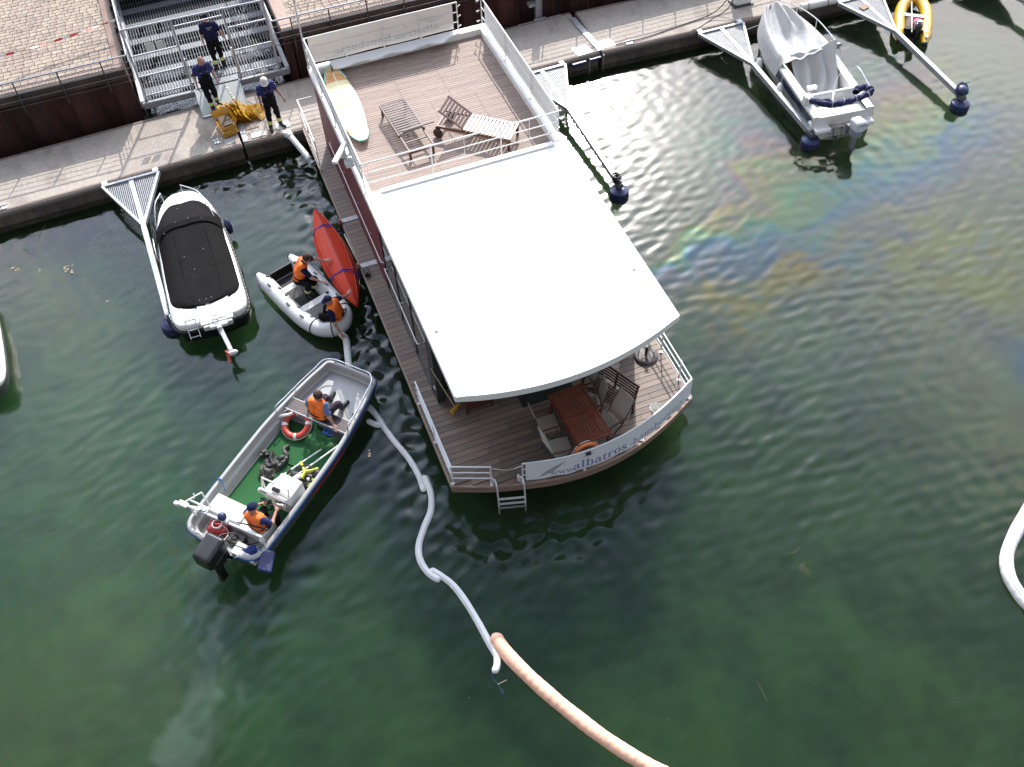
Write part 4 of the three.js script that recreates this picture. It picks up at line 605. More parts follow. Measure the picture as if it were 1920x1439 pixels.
// ---------- things on the houseboat ----------
{ // surfboard
  const L = 3.3, n = 30, hw = (t) => 0.372 * Math.pow(Math.sin(Math.PI * clamp(0.012 + 0.976 * Math.pow(t, 0.9))), 0.5), paint = canvasTex(256, 1024, (c, w, h) => {
    c.fillStyle = '#ddd2a4'; c.fillRect(0, 0, w, h);
    c.fillStyle = '#c8935a'; c.fillRect(0, 0, w, h * 0.19); c.fillStyle = '#d6ae76'; c.fillRect(0, 0, w, h * 0.1);
    const q = c.createLinearGradient(0, h * 0.72, 0, h); q.addColorStop(0, 'rgba(226,178,120,0)'); q.addColorStop(0.6, 'rgba(226,178,120,0.85)'); c.fillStyle = q; c.fillRect(0, h * 0.72, w, h * 0.28);
    const w2 = rng(3); for (let k = 0; k < 500; k++) { c.fillStyle = `rgba(${205 + w2() * 40},${170 + w2() * 50},${110 + w2() * 60},0.22)`; c.fillRect(w2() * w, (w2() < 0.5 ? 0.8 + 0.2 * w2() : w2()) * h, 3 + w2() * 8, 5 + w2() * 30); }
    c.fillStyle = '#e6e0c8'; c.fillRect(w * 0.485, 0, w * 0.03, h); c.fillStyle = '#ebe7da'; c.fillRect(w * 0.42, h * 0.52, w * 0.2, h * 0.14);
    c.fillStyle = '#b4c41c'; c.fillRect(0, h * 0.495, w, h * 0.016); c.fillStyle = '#d4cb52'; c.fillRect(0, h * 0.511, w * 0.6, h * 0.012);
    c.fillStyle = '#dedbcd'; c.fillRect(0, 0, w * 0.07, h); c.fillRect(w * 0.93, 0, w * 0.07, h);
  });
  const t = thing('surfboard', 'yellow and cream surfboard with teal ends lying on the roof terrace', 'surfboard', [0.52, UD + 0.05, 0.16], -0.01);
  const sec = (i) => { const u = i / n, w = Math.max(hw(u), 0.012), th = 0.035 * Math.min(1, w / 0.2), r = 0.05 * (2 * u - 1) ** 4 * 2; return Array.from({ length: 17 }, (_, k) => { const a = k / 16 * Math.PI; return [Math.cos(a) * w, Math.sin(a) * th * 1.4 + r, u * L]; }); };
  const rows = Array.from({ length: n + 1 }, (_, i) => sec(i)), g = grid(16, n, (i, j) => rows[j][i]);
  { const p = g.attributes.position, uv = g.attributes.uv; for (let i = 0; i < p.count; i++) uv.setXY(i, 0.5 + p.getX(i) / 0.8, 1 - p.getZ(i) / L); }
  obj('deck', g, new THREE.MeshPhysicalMaterial({ map: paint, roughness: 0.35, clearcoat: 0.4, side: THREE.DoubleSide }), t, true);
  obj('bottom', grid(16, n, (i, j) => [rows[j][i][0], -rows[j][i][1] * 0.5 + 1.5 * 0.1 * (2 * j / n - 1) ** 4 * 0.9, rows[j][i][2]]), M([0.6, 0.6, 0.52], 0.4), t);
  for (const [a, b] of [[0, 5], [26, 30]]) { const pl = []; for (let i = a; i <= b; i++) pl.push(rows[i][0].map((v, k) => v + (k === 1 ? 0.004 : 0))); const pr = []; for (let i = a; i <= b; i++) pr.push(rows[i][16].map((v, k) => v + (k === 1 ? 0.004 : 0))); const path = a === 0 ? [...pr.reverse(), ...pl] : [...pl, ...pr.reverse()]; obj('teal_rim', tube(path, 0.024, 6, 40), M([0.3, 0.62, 0.5], 0.35), t); }
  obj('fin', slab([[-0.006, 0], [0.006, 0], [0.006, 0.16], [-0.006, 0.16]], 0, 0.17).applyMatrix4(new THREE.Matrix4().makeShear(0, 0, 0, -0.3, 0, 0)).translate(0, 0.1, 0.12), mBlack, t);
}
const mTeak = M([0.12, 0.05, 0.032], 0.5, { map: T.grain }), mTeakDark = M([0.07, 0.032, 0.024], 0.5, { map: T.grain }), mTeakRed = M([0.20, 0.045, 0.018], 0.38, { map: T.grainZ, clearcoat: 0.3, clearcoatRoughness: 0.3 }), mGreyTeak = M([0.20, 0.145, 0.132], 0.6, { map: T.grain });
{ // deck lounger without its foot slats
  const t = thing('sun_lounger', 'dark wooden slatted lounger with an open frame at its foot end', 'sun lounger', [1.55, UD, 2.5], 4 * RAD);
  for (const x of [-0.33, 0.33]) { obj('side_rail', [span(x - 0.02, x + 0.02, 0.25, 0.33, 0, 1.36)], mGreyTeak, t); obj('frame_rail', beam([x * 0.95, 0.27, 1.3], [x * 0.95, 0.27, 2.0], 0.04, 0.05), mTeak, t); }
  for (let k = 0; k < 14; k++) obj('slat', rbox(0.62, 0.018, 0.062, 0.006, 0, 0.335, 0.06 + k * 0.096), M(k % 3 ? [0.175, 0.125, 0.115] : [0.155, 0.108, 0.098], 0.6, { map: T.grain }), t);
  obj('end_bar', [span(-0.34, 0.34, 0.22, 0.29, 1.96, 2.02), span(-0.34, 0.34, 0.3, 0.33, -0.02, 0.0)], mTeak, t); obj('support_bar', [span(-0.2, 0.62, 0.36, 0.385, 1.28, 1.31), bar([-0.12, 0.26, 1.35], [-0.12, 0.26, 1.98], 0.012), span(-0.3, 0.3, 0.24, 0.27, 1.6, 1.63)], mTeakDark, t);
  for (const [x, z] of [[-0.31, 0.05], [0.31, 0.05], [-0.3, 1.97], [0.3, 1.97]]) obj('leg', rbox(0.05, 0.3, 0.06, 0.008, x, 0.15, z), mTeakDark, t);
}
{ // lounger with raised back and wheels
  const t = thing('sun_lounger', 'wheeled wooden lounger with pale seat slats and raised backrest', 'sun lounger', [2.5, UD, 3.6], Math.atan2(1.5, 1.31));
  for (const x of [-0.32, 0.32]) { obj('side_rail', [beam([x, 0.28, 0.0], [x, 0.3, 1.95], 0.045, 0.07)], M([0.17, 0.065, 0.03], 0.5, { map: T.grainZ }), t); }
  const pale = M([0.66, 0.62, 0.59], 0.42, { map: T.grain });
  for (let k = 0; k < 13; k++) obj('seat_slat', rbox(0.66, 0.02, 0.068, 0.006, 0, 0.345, 0.74 + k * 0.098), pale, t);
  const back = grp('backrest', t); back.position.set(0, 0.345, 0.7); back.rotation.x = 33 * RAD;
  for (const x of [-0.31, 0.31]) obj('back_frame', rbox(0.05, 0.03, 0.74, 0.006, x, 0.012, -0.37), mTeak, back);
  for (let k = 0; k < 8; k++) obj('back_slat', rbox(0.58, 0.018, 0.062, 0.005, 0, 0.012, -0.05 - k * 0.092), M([0.105, 0.052, 0.04], 0.55, { map: T.grain }), back);
  obj('back_strut', [bar([-0.22, 0.27, 0.12], [-0.22, 0.55, 0.36], 0.012), bar([0.22, 0.27, 0.12], [0.22, 0.55, 0.36], 0.012), span(-0.36, 0.36, 0.24, 0.29, -0.02, 0.04)], mTeak, t);
  for (const x of [-0.38, 0.38]) obj('wheel', [cyl(0.125, 0.04, 0, 0, 0, 24).rotateZ(Math.PI / 2).translate(x, 0.125, 0.05), torus(0.115, 0.016, 0, 0, 0, 24, Math.PI * 2, false).rotateY(Math.PI / 2).translate(x, 0.125, 0.05), cyl(0.02, 0.07, 0, 0, 0, 10).rotateZ(Math.PI / 2).translate(x, 0.125, 0.05)], mTeakDark, t);
  for (const [x, z] of [[-0.31, 1.9], [0.31, 1.9]]) obj('leg', rbox(0.055, 0.3, 0.06, 0.008, x, 0.15, z), mTeakDark, t);
  for (const x of [-0.31, 0.31]) obj('wheel_post', rbox(0.05, 0.22, 0.055, 0.008, x, 0.2, 0.05), mTeakDark, t);
}
{ // garden table on the bow
  const t = thing('garden_table', 'red brown slatted garden table on the bow deck', 'table', [2.63, DK, 12.0], 2.5 * RAD);
  for (const s of [-1, 1]) { const leaf = grp('table_leaf', t); for (let k = 0; k < 11; k++) obj('slat', rbox(0.058, 0.022, 0.6, 0.005, -0.36 + k * 0.072, 0.739, s * 0.37), M(k % 2 ? [0.21, 0.048, 0.02] : [0.18, 0.04, 0.018], 0.36, { map: T.grainZ, clearcoat: 0.35, clearcoatRoughness: 0.3 }), leaf); for (const z of [0.045, 0.71]) obj('border', rbox(0.83, 0.026, 0.06, 0.005, 0, 0.738, s * z), mTeakRed, leaf); }
  for (const x of [-0.4, 0.4]) obj('apron', span(x - 0.012, x + 0.012, 0.66, 0.728, -0.72, 0.72), mTeakRed, t);
  obj('apron', [span(-0.4, 0.4, 0.66, 0.726, -0.735, -0.715), span(-0.4, 0.4, 0.66, 0.726, 0.715, 0.735)], mTeakRed, t);
  for (const x of [-0.36, 0.36]) for (const z of [-0.66, 0.66]) obj('leg', rbox(0.06, 0.72, 0.06, 0.008, x, 0.36, z), mTeakRed, t);
}
function foldChair(label, x, z, turn, lean = 14) {   // folding chair: cloth seat and tall cloth back on a thin dark frame; faces +z
  const t = thing('folding_chair', label, 'chair', [x, DK, z], turn, 'folding chairs round the table'), cl = M([0.36, 0.31, 0.255], 0.85, { ...bump(T.weave, 0.002) }), fr = mDarkSteel;
  obj('seat', rbox(0.46, 0.022, 0.42, 0.01, 0, 0.44, 0.02), cl, t);
  const b = grp('backrest', t); b.position.set(0, 0.46, -0.2); b.rotation.x = -lean * RAD; obj('back_cloth', rbox(0.46, 0.66, 0.018, 0.008, 0, 0.36, 0), cl, b); for (const s of [-1, 1]) obj('back_post', bar([s * 0.24, -0.1, 0], [s * 0.24, 0.72, 0], 0.013), fr, b);
  for (const s of [-1, 1]) { obj('leg', [bar([s * 0.25, 0, -0.26], [s * 0.25, 0.45, 0.22], 0.013), bar([s * 0.23, 0, 0.24], [s * 0.23, 0.45, -0.2], 0.013)], fr, t); obj('armrest', rbox(0.05, 0.022, 0.42, 0.008, s * 0.265, 0.65, -0.03), mTeak, t); obj('arm_post', bar([s * 0.26, 0.44, 0.12], [s * 0.26, 0.64, 0.12], 0.011), fr, t); }
  obj('front_bar', rbox(0.48, 0.03, 0.03, 0.006, 0, 0.43, 0.235), mTeak, t);
  return t;
}
foldChair('folding chair at the table, left of it and nearest the white banner', 1.98, 12.45, 84 * RAD, 20);
foldChair('folding chair at the table, left of it and nearer the roof', 1.96, 11.8, 88 * RAD);
foldChair('folding chair right of the table, its tall back nearest the sunlit planks', 3.2, 12.25, -76 * RAD, 26);
foldChair('folding chair right of the table, squeezed beside the slatted bench', 3.06, 11.62, -104 * RAD, 10);
foldChair('folding chair half under the roof edge at the far end of the table', 3.12, 11.0, -88 * RAD);
{ // slatted bench
  const t = thing('garden_bench', 'dark slatted wooden bench right of the table under the roof edge', 'bench', [3.53, DK, 11.52], -65 * RAD);
  for (let k = 0; k < 7; k++) obj('seat_slat', rbox(1.16, 0.02, 0.05, 0.005, 0, 0.44, -0.2 + k * 0.066), mTeakDark, t);
  const b = grp('backrest', t); b.position.set(0, 0.44, -0.24); b.rotation.x = -10 * RAD; for (const y of [0.12, 0.2, 0.28, 0.36]) obj('back_slat', rbox(1.16, 0.045, 0.02, 0.005, 0, y, 0), mTeakDark, b); obj('top_rail', rbox(1.22, 0.06, 0.035, 0.008, 0, 0.45, 0), mTeakDark, b); for (const x of [-0.57, 0, 0.57]) obj('back_post', rbox(0.05, 0.5, 0.035, 0.006, x, 0.22, -0.005), mTeakDark, b);
  for (const x of [-0.57, 0.57]) { obj('armrest', rbox(0.06, 0.03, 0.5, 0.01, x, 0.66, -0.02), mTeak, t); for (const z of [-0.22, 0.2]) obj('leg', rbox(0.055, z > 0 ? 0.66 : 0.44, 0.05, 0.006, x, z > 0 ? 0.33 : 0.22, z), mTeakDark, t); }
}
{ const t = thing('storage_chest', 'low dark red wooden chest against the saloon front', 'chest', [0.82, DK, 10.3], 0); for (let k = 0; k < 5; k++) obj('lid_board', rbox(0.66, 0.025, 0.104, 0.004, 0, 0.42, -0.22 + k * 0.108), M([0.13, 0.03, 0.018], 0.45, { map: T.grain }), t); obj('body', [span(-0.3, 0.3, 0.12, 0.4, -0.24, 0.24)], M([0.10, 0.026, 0.017], 0.5, { map: T.grain }), t); for (const x of [-0.3, 0.3]) for (const z of [-0.24, 0.24]) obj('leg', rbox(0.05, 0.4, 0.05, 0.006, x, 0.2, z), mTeakDark, t); }
tag(obj('door_mat', [rbox(1.75, 0.014, 1.1, 0.005, 2.62, DK + 0.008, 10.32)], M([0.018, 0.024, 0.022], 0.95, { ...bump(T.weave, 0.004) })), 'dark green door mat at the foot of the table under the roof', 'door mat');
{ const t = thing('broom', 'broom with yellow bristle head leaning by the dark corner panel', 'broom', [0.3, DK, 10.34], 0.55); obj('head', rbox(0.3, 0.05, 0.06, 0.01, 0, 0.1, 0), M([0.5, 0.3, 0.03], 0.6), t); const g = []; for (let k = 0; k < 60; k++) { const x = rr(-0.14, 0.14), z = rr(-0.025, 0.025); g.push(bar([x, 0.08, z], [x * 1.12 + rr(-0.01, 0.01), 0.0, z * 1.8], 0.006, 4)); } obj('bristles', g, M([0.62, 0.36, 0.03], 0.8), t); obj('handle', bar([0, 0.11, 0], [-0.1, 1.25, -0.5], 0.012), M([0.5, 0.4, 0.25], 0.6), t); }
{ // parasol base
  const t = thing('parasol_base', 'round dark parasol base with handles on the right of the bow deck', 'parasol base', [4.97, DK, 10.58]), m = M([0.17, 0.135, 0.125], 0.6, { map: T.mottle });
  obj('disc', lathe([[0, 0], [0.27, 0], [0.275, 0.03], [0.265, 0.07], [0.2, 0.085], [0, 0.09]], 0, 0, 0, 32), m, t);
  obj('tube', [cyl(0.035, 0.3, 0, 0.22, 0, 12), bar([0, 0.34, 0], [0.07, 0.38, 0.02], 0.012)], mBlack, t);
  for (let k = 0; k < 4; k++) { const a = k * Math.PI / 2 + 0.6, p = (d, y) => [Math.cos(a + d) * 0.19, y, Math.sin(a + d) * 0.19]; obj('handle', tube([p(-0.42, 0.07), p(-0.36, 0.12), p(0, 0.13), p(0.36, 0.12), p(0.42, 0.07)], 0.011, 6, 20), mBlack, t); }
}
{ const [x, z] = bowX(2.42, 0.16); const t = thing('lifebuoy', 'orange lifebuoy hung inside the bow rail behind the white banner', 'lifebuoy', [x, 1.04, z], 0.05); obj('ring', torus(0.26, 0.062, 0, 0, 0, 32, Math.PI * 2, false).rotateX(-0.25), M([0.7, 0.2, 0.06], 0.5), t); obj('grab_line', torus(0.335, 0.008, 0, 0, 0, 32, Math.PI * 2, false).rotateX(-0.25), mWhiteRope, t); obj('buckle', rbox(0.12, 0.07, 0.05, 0.015, -0.02, 0.22, 0.16), mBlack, t); }
{ const [x, z] = bowX(4.35, 0.2); const t = thing('white_bucket', 'small white bucket hung inside the bow rail on the right', 'bucket', [x, 0.95, z]); obj('pail', lathe([[0.0, 0], [0.08, 0], [0.12, 0.24], [0.13, 0.25], [0.112, 0.235], [0.07, 0.012]], 0, 0, 0, 20), mWhite, t); obj('handle', torus(0.12, 0.006, 0, 0.26, 0, 16, Math.PI, false), mSteel, t); }
{ // red kayak, keel up on the rack
  const t = thing('kayak', 'red kayak lying keel up on a rack beside the houseboat', 'kayak', [-0.94, 0.42, 4.38], 1.8 * RAD), L = 3.82, n = 36;
  const hw = (u) => 0.41 * Math.pow(Math.sin(Math.PI * u), 0.76), keel = (u) => 0.1 + 0.26 * Math.pow(Math.sin(Math.PI * u), 0.55);
  const sec = (u, k) => { const a = k / 16, w = Math.max(hw(u), 0.01), h = keel(u), s = 2 * a - 1, q = Math.abs(s); const y = q > 0.62 ? mix(0.66, 0.0, (q - 0.62) / 0.38) : mix(1, 0.66, q / 0.62); return [Math.sign(s) * w * (q > 0.62 ? mix(0.74, 1, (q - 0.62) / 0.38) : q / 0.62 * 0.74), h * y + 0.05 * (2 * u - 1) ** 2, (u - 0.5) * L]; };
  const hullK = M([0.60, 0.045, 0.016], 0.5, { map: T.dirt, specularIntensity: 0.5 }); const g = grid(16, n, (i, j) => sec(clamp(j / n, 0.004, 0.996), i)); const g2 = g.toNonIndexed(); g2.computeVertexNormals(); obj('hull', g, hullK, t); void g2;
  obj('deck', grid(16, n, (i, j) => { const p = sec(clamp(j / n, 0.004, 0.996), i); return [p[0] * 1.01, -0.22 * p[1] + 0.02, p[2]]; }), M([0.52, 0.05, 0.035], 0.45), t);
  obj('keel_line', tube(Array.from({ length: 19 }, (_, j) => { const p = sec(clamp(j / 18, 0.01, 0.99), 8); return [p[0], p[1] + 0.002, p[2]]; }), 0.008, 5, 40), M([0.22, 0.03, 0.025], 0.5), t);
  for (const s of [5, 11]) obj('chine', tube(Array.from({ length: 19 }, (_, j) => sec(clamp(j / 18, 0.01, 0.99), s === 5 ? 3 : 13)), 0.007, 5, 40), M([0.68, 0.12, 0.07], 0.4), t);
  for (const zz of [-1.02, 0.8]) for (const d of [0, 0.05]) obj('strap', tube(Array.from({ length: 15 }, (_, k) => { const q = sec(zz / L + 0.5 + d * (k / 14 - 0.5), k / 14 * 16), r = 1.015; return [q[0] * r + 0.0, q[1] * r + 0.006, q[2] + d]; }).concat([[0.5, -0.05, zz + d * 2]]), 0.011, 5, 60), M([0.10, 0.08, 0.42], 0.7), t);
  { const q = []; for (let k = 0; k < 7; k++) q.push([0.44 + 0.02 * (k % 2), 0.02, -0.9 + k * 0.28]); obj('paddle_shaft', [bar([0.47, 0.02, -0.75], [0.50, 0.0, 0.95], 0.018), ...[0, 1, 2, 3].map((k) => cyl(0.024, 0.11, 0, 0, 0, 8).rotateX(Math.PI / 2).translate(0.478 + 0.008 * k, 0.014, -0.55 + k * 0.42))], mWhite, t); void q; }
}
// ---------- boats ----------
function vtube(pts, rad, seg = 14, n = 60, closed = false) {  // a tube whose radius follows rad(t)
  const c = new THREE.CatmullRomCurve3(pts.map(A3), closed, 'centripetal'), fr = c.computeFrenetFrames(n, closed), P = c.getSpacedPoints(n);
  return grid(seg, n, (i, j) => { const a = i / seg * Math.PI * 2, r = typeof rad === 'function' ? rad(j / n, a) : rad, N = fr.normals[j], B = fr.binormals[j]; return P[j].clone().addScaledVector(N, Math.cos(a) * r).addScaledVector(B, Math.sin(a) * r).toArray(); }, true);
}
function ringPts(half, n = 90) { // closed outline from a right half [x, z] list (bow to stern), evened out
  const all = [...half, ...half.slice().reverse().map(([x, z]) => [-x, z])]; const c = new THREE.CatmullRomCurve3(all.map(([x, z]) => V(x, 0, z)), true, 'centripetal'); return c.getSpacedPoints(n).slice(0, n).map((p) => [p.x, p.z]);
}
function insetRing(P, d) { const n = P.length; let area = 0; for (let i = 0; i < n; i++) { const a = P[i], b = P[(i + 1) % n]; area += a[0] * b[1] - b[0] * a[1]; } const s = area > 0 ? 1 : -1; return P.map((p, i) => { const a = P[(i + n - 1) % n], b = P[(i + 1) % n], dx = b[0] - a[0], dz = b[1] - a[1], L = Math.hypot(dx, dz) || 1; return [p[0] - s * dz / L * d, p[1] + s * dx / L * d]; }); }
const rowsOf = (P, list) => list.map(([d, y, f]) => insetRing(P, d).map(([x, z]) => [x, typeof y === 'function' ? y(x, z) : y, z]).map((p) => (f ? f(p) : p)));
const cap = (ring, y) => slab(ring, y - 0.012, y);

{ // electric boat under a black cover
  const half = [[0.02, 0.34], [0.3, 0.4], [0.55, 0.68], [0.74, 1.2], [0.86, 2.0], [0.93, 3.2], [0.95, 4.4], [0.93, 5.1], [0.82, 5.34], [0.4, 5.44], [0.02, 5.46]].map(([x, z]) => [x, z - 3]);
  const P = ringPts(half), t = thing('electric_boat', 'white motorboat under a stretched black cover at the left finger pier', 'boat', [-4.32, 0, 3], -0.6 * RAD);
  obj('hull', loft(rowsOf(P, [[0.3, -0.4], [0.08, -0.1], [0.03, 0.25], [0.02, 0.4]])), mBlack, t);
  obj('gunwale', [loft(rowsOf(P, [[0.02, 0.4], [0.0, 0.5], [0.02, 0.58], [0.06, 0.61], [0.3, 0.63]])), cap(insetRing(P, 0.28), 0.632)], mGel, t);
  { const rp = insetRing(P, -0.02), g = []; for (let i = 0; i < rp.length; i++) { const a = rp[i], b = rp[(i + 1) % rp.length]; g.push(vtube([[a[0], 0.4, a[1]], [(a[0] + b[0]) / 2, 0.4, (a[1] + b[1]) / 2], [b[0], 0.4, b[1]]], (q) => 0.032 + 0.012 * Math.sin(q * Math.PI), 7, 4)); } obj('rope_fender', g, mBlack, t); }
  const cov = M([0.0085, 0.0075, 0.0075], 0.85, { specularIntensity: 0.22, ...bump(T.cloth, 0.012) });
  const cw = (z) => 0.045 + 0.80 * Math.min(1, Math.pow(clamp((z - 0.78) / 1.1), 0.42)) * (z > 4.4 ? Math.sqrt(clamp(1 - ((z - 4.4) / 0.56) ** 2.6)) : 1) + 0.03 * sstep(2, 4, z);
  const ridge = (z) => (z < 2.2 ? mix(0.66, 1.0, Math.pow(clamp((z - 0.95) / 1.25), 0.8)) : mix(1.0, 0.70, Math.pow(clamp((z - 2.2) / 2.75), 0.75)));
  const sheet = (z0, z1, nz, dy, k) => grid(28, nz, (i, j) => { const z = mix(z0, z1, j / nz), s = i / 14 - 1, w = cw(z) * k, y = 0.63 + (ridge(z) - 0.63 + dy) * (1 - Math.abs(s) ** 5) - 0.012 * Math.max(0, Math.sin(s * 7 + 2)) + 0.006 * Math.sin(z * 5 + s * 4), bow = -0.16 * (1 - s * s) * (z < 2.4 ? clamp((z - 0.9) / 1.2) : 1) * (z < 4 ? 1 : 0.4); return [s * w, y, z + bow - 3]; });
  obj('cockpit_cover', sheet(2.32, 4.97, 40, 0, 1.0), cov, t);
  obj('bow_cover', sheet(0.98, 2.36, 26, 0.035, 1.03), cov, t);
  { const seam = (s, z0, z1, dy) => tube(Array.from({ length: 14 }, (_, j) => { const z = mix(z0, z1, j / 13), w = cw(z); return [s * w, 0.63 + (ridge(z) - 0.63) * (1 - Math.abs(s) ** 5) + dy, z - 0.1 * (1 - s * s) - 3]; }), 0.006, 5, 40); for (const s of [-0.45, 0.5]) obj('cover_seam', seam(s, 2.5, 4.85, 0.006), cov, t);
    const st = []; for (const [s, z] of [[-0.7, 2.36], [-0.3, 2.2], [0.1, 2.16], [0.5, 2.25], [-0.4, 4.92], [0.0, 4.96], [0.35, 4.93], [-0.2, 1.5], [0.3, 3.3], [-0.3, 3.4], [-0.1, 3.9]]) st.push(ball(0.012, s * cw(z), 0.65 + (ridge(z) - 0.63) * (1 - Math.abs(s) ** 5) + 0.01, z - 0.14 * (1 - s * s) - 3, 8)); obj('snap_fastener', st, mSteel, t); }
  obj('stern_panel', [rbox(0.8, 0.03, 0.78, 0.012, 0.12, 0.648, 2.2), rbox(0.72, 0.14, 0.25, 0.03, 0.12, 0.57, 2.55)], M([0.50, 0.50, 0.48], 0.4, { map: T.dirt }), t);
  const rl = (s, q) => tube(q.map(([x, y, z]) => [s * x, y, z - 3]), 0.014, 7, 40);
  obj('bow_rail', [rl(1, [[0.1, 1.02, 0.62], [0.48, 1.0, 1.0], [0.66, 0.96, 1.6], [0.78, 0.66, 2.3]]), bar([0.1, 0.64, 0.66 - 3], [0.1, 1.02, 0.62 - 3], 0.012), bar([0.6, 0.62, 1.3 - 3], [0.6, 0.98, 1.32 - 3], 0.012)], mSteel, t);
  obj('bow_rail', [rl(-1, [[0.46, 1.0, 0.72], [0.66, 0.98, 1.1], [0.76, 0.8, 1.5], [0.8, 0.66, 1.8]]), bar([-0.46, 0.62, 0.78 - 3], [-0.46, 1.0, 0.72 - 3], 0.012)], mSteel, t);
  obj('side_rail', [tube([[-0.9, 0.62, -0.9], [-0.92, 0.78, -0.85], [-0.93, 0.78, -0.2], [-0.92, 0.62, -0.1]], 0.013, 7, 30), tube([[-0.86, 0.62, 1.9], [-0.95, 0.7, 2.0], [-0.9, 0.62, 2.2]], 0.012, 7, 20)], mSteel, t);
  { const l = grp('swim_ladder', t); for (const x of [-0.62, -0.38]) obj('ladder_side', pipe([[x, 0.66, 2.0], [x, 0.72, 2.36], [x, 0.3, 2.6]], 0.013), mSteel, l); for (const [y, z] of [[0.72, 2.36], [0.5, 2.49], [0.34, 2.58]]) obj('ladder_step', bar([-0.62, y, z], [-0.38, y, z], 0.016), mSteel, l); }
  const mo = grp('pod_motor', t); obj('bracket', [rbox(0.44, 0.1, 0.16, 0.03, 0.13, 0.6, 2.66), rbox(0.12, 0.28, 0.16, 0.03, 0.13, 0.52, 2.74), torus(0.07, 0.015, 0.1, 0.72, 2.5, 18)], M([0.5, 0.5, 0.5], 0.4), mo); obj('shaft', beam([0.13, 0.58, 2.7], [0.24, 0.4, 3.4], 0.1, 0.07), M([0.52, 0.52, 0.51], 0.4), mo); obj('pod', [ball(0.085, 0.26, 0.36, 3.46, 14, 1.6, 0.9, 0.9)], M([0.5, 0.5, 0.5], 0.4), mo);
  for (const a of [0.3, 2.4, 4.5]) obj('propeller_blade', rbox(0.02, 0.19, 0.1, 0.008, 0, 0.1, 0).rotateY(0.6).rotateX(a).translate(0.14, 0.38, 3.5), M([0.66, 0.14, 0.10], 0.4), mo);
  obj('stern_line', [tube([[-0.72, 0.66, 2.05], [-0.4, 0.655, 2.02], [-0.15, 0.66, 1.88]], 0.007, 5, 24), tube([[0.18, 0.67, 2.5], [0.35, 0.66, 2.5], [0.5, 0.66, 2.42]], 0.008, 5, 20)], mBlack, t);
  tag(obj('boat_fender', vtube([[-3.33, 0.52, 1.86], [-3.31, 0.38, 1.98], [-3.3, 0.16, 2.06]], (q) => 0.1 * Math.pow(Math.sin(Math.PI * clamp(q * 0.9 + 0.06)), 0.45), 14, 24), mNavy), 'dark blue fender hanging from the white boat with black cover', 'fender');
}
{ // boat at the left border
  const half = [[0.02, 0.0], [0.3, 0.1], [0.62, 0.7], [0.82, 1.6], [0.9, 2.7], [0.88, 3.9], [0.74, 4.1], [0.02, 4.15]].map(([x, z]) => [x, z - 2]);
  const P = ringPts(half), t = thing('rowing_boat', 'white boat cut off by the left edge of the picture', 'boat', [-10.2, 0, 3.3], 0);
  obj('hull', loft(rowsOf(P, [[0.25, -0.2], [0.06, 0.1], [0.02, 0.42]])), M([0.10, 0.11, 0.11], 0.4, { map: T.dirt }), t); obj('gunwale', loft(rowsOf(P, [[0.02, 0.4], [0, 0.46], [0.02, 0.52], [0.12, 0.53], [0.14, 0.3], [0.24, 0.14]])), mGelGrey.clone().copy(mGel), t); obj('floor', cap(insetRing(P, 0.22), 0.15), mGelGrey, t); obj('bench', [rbox(1.5, 0.04, 0.3, 0.01, 0, 0.38, 0.2), rbox(1.4, 0.04, 0.3, 0.01, 0, 0.38, 1.3)], mGel, t);
}
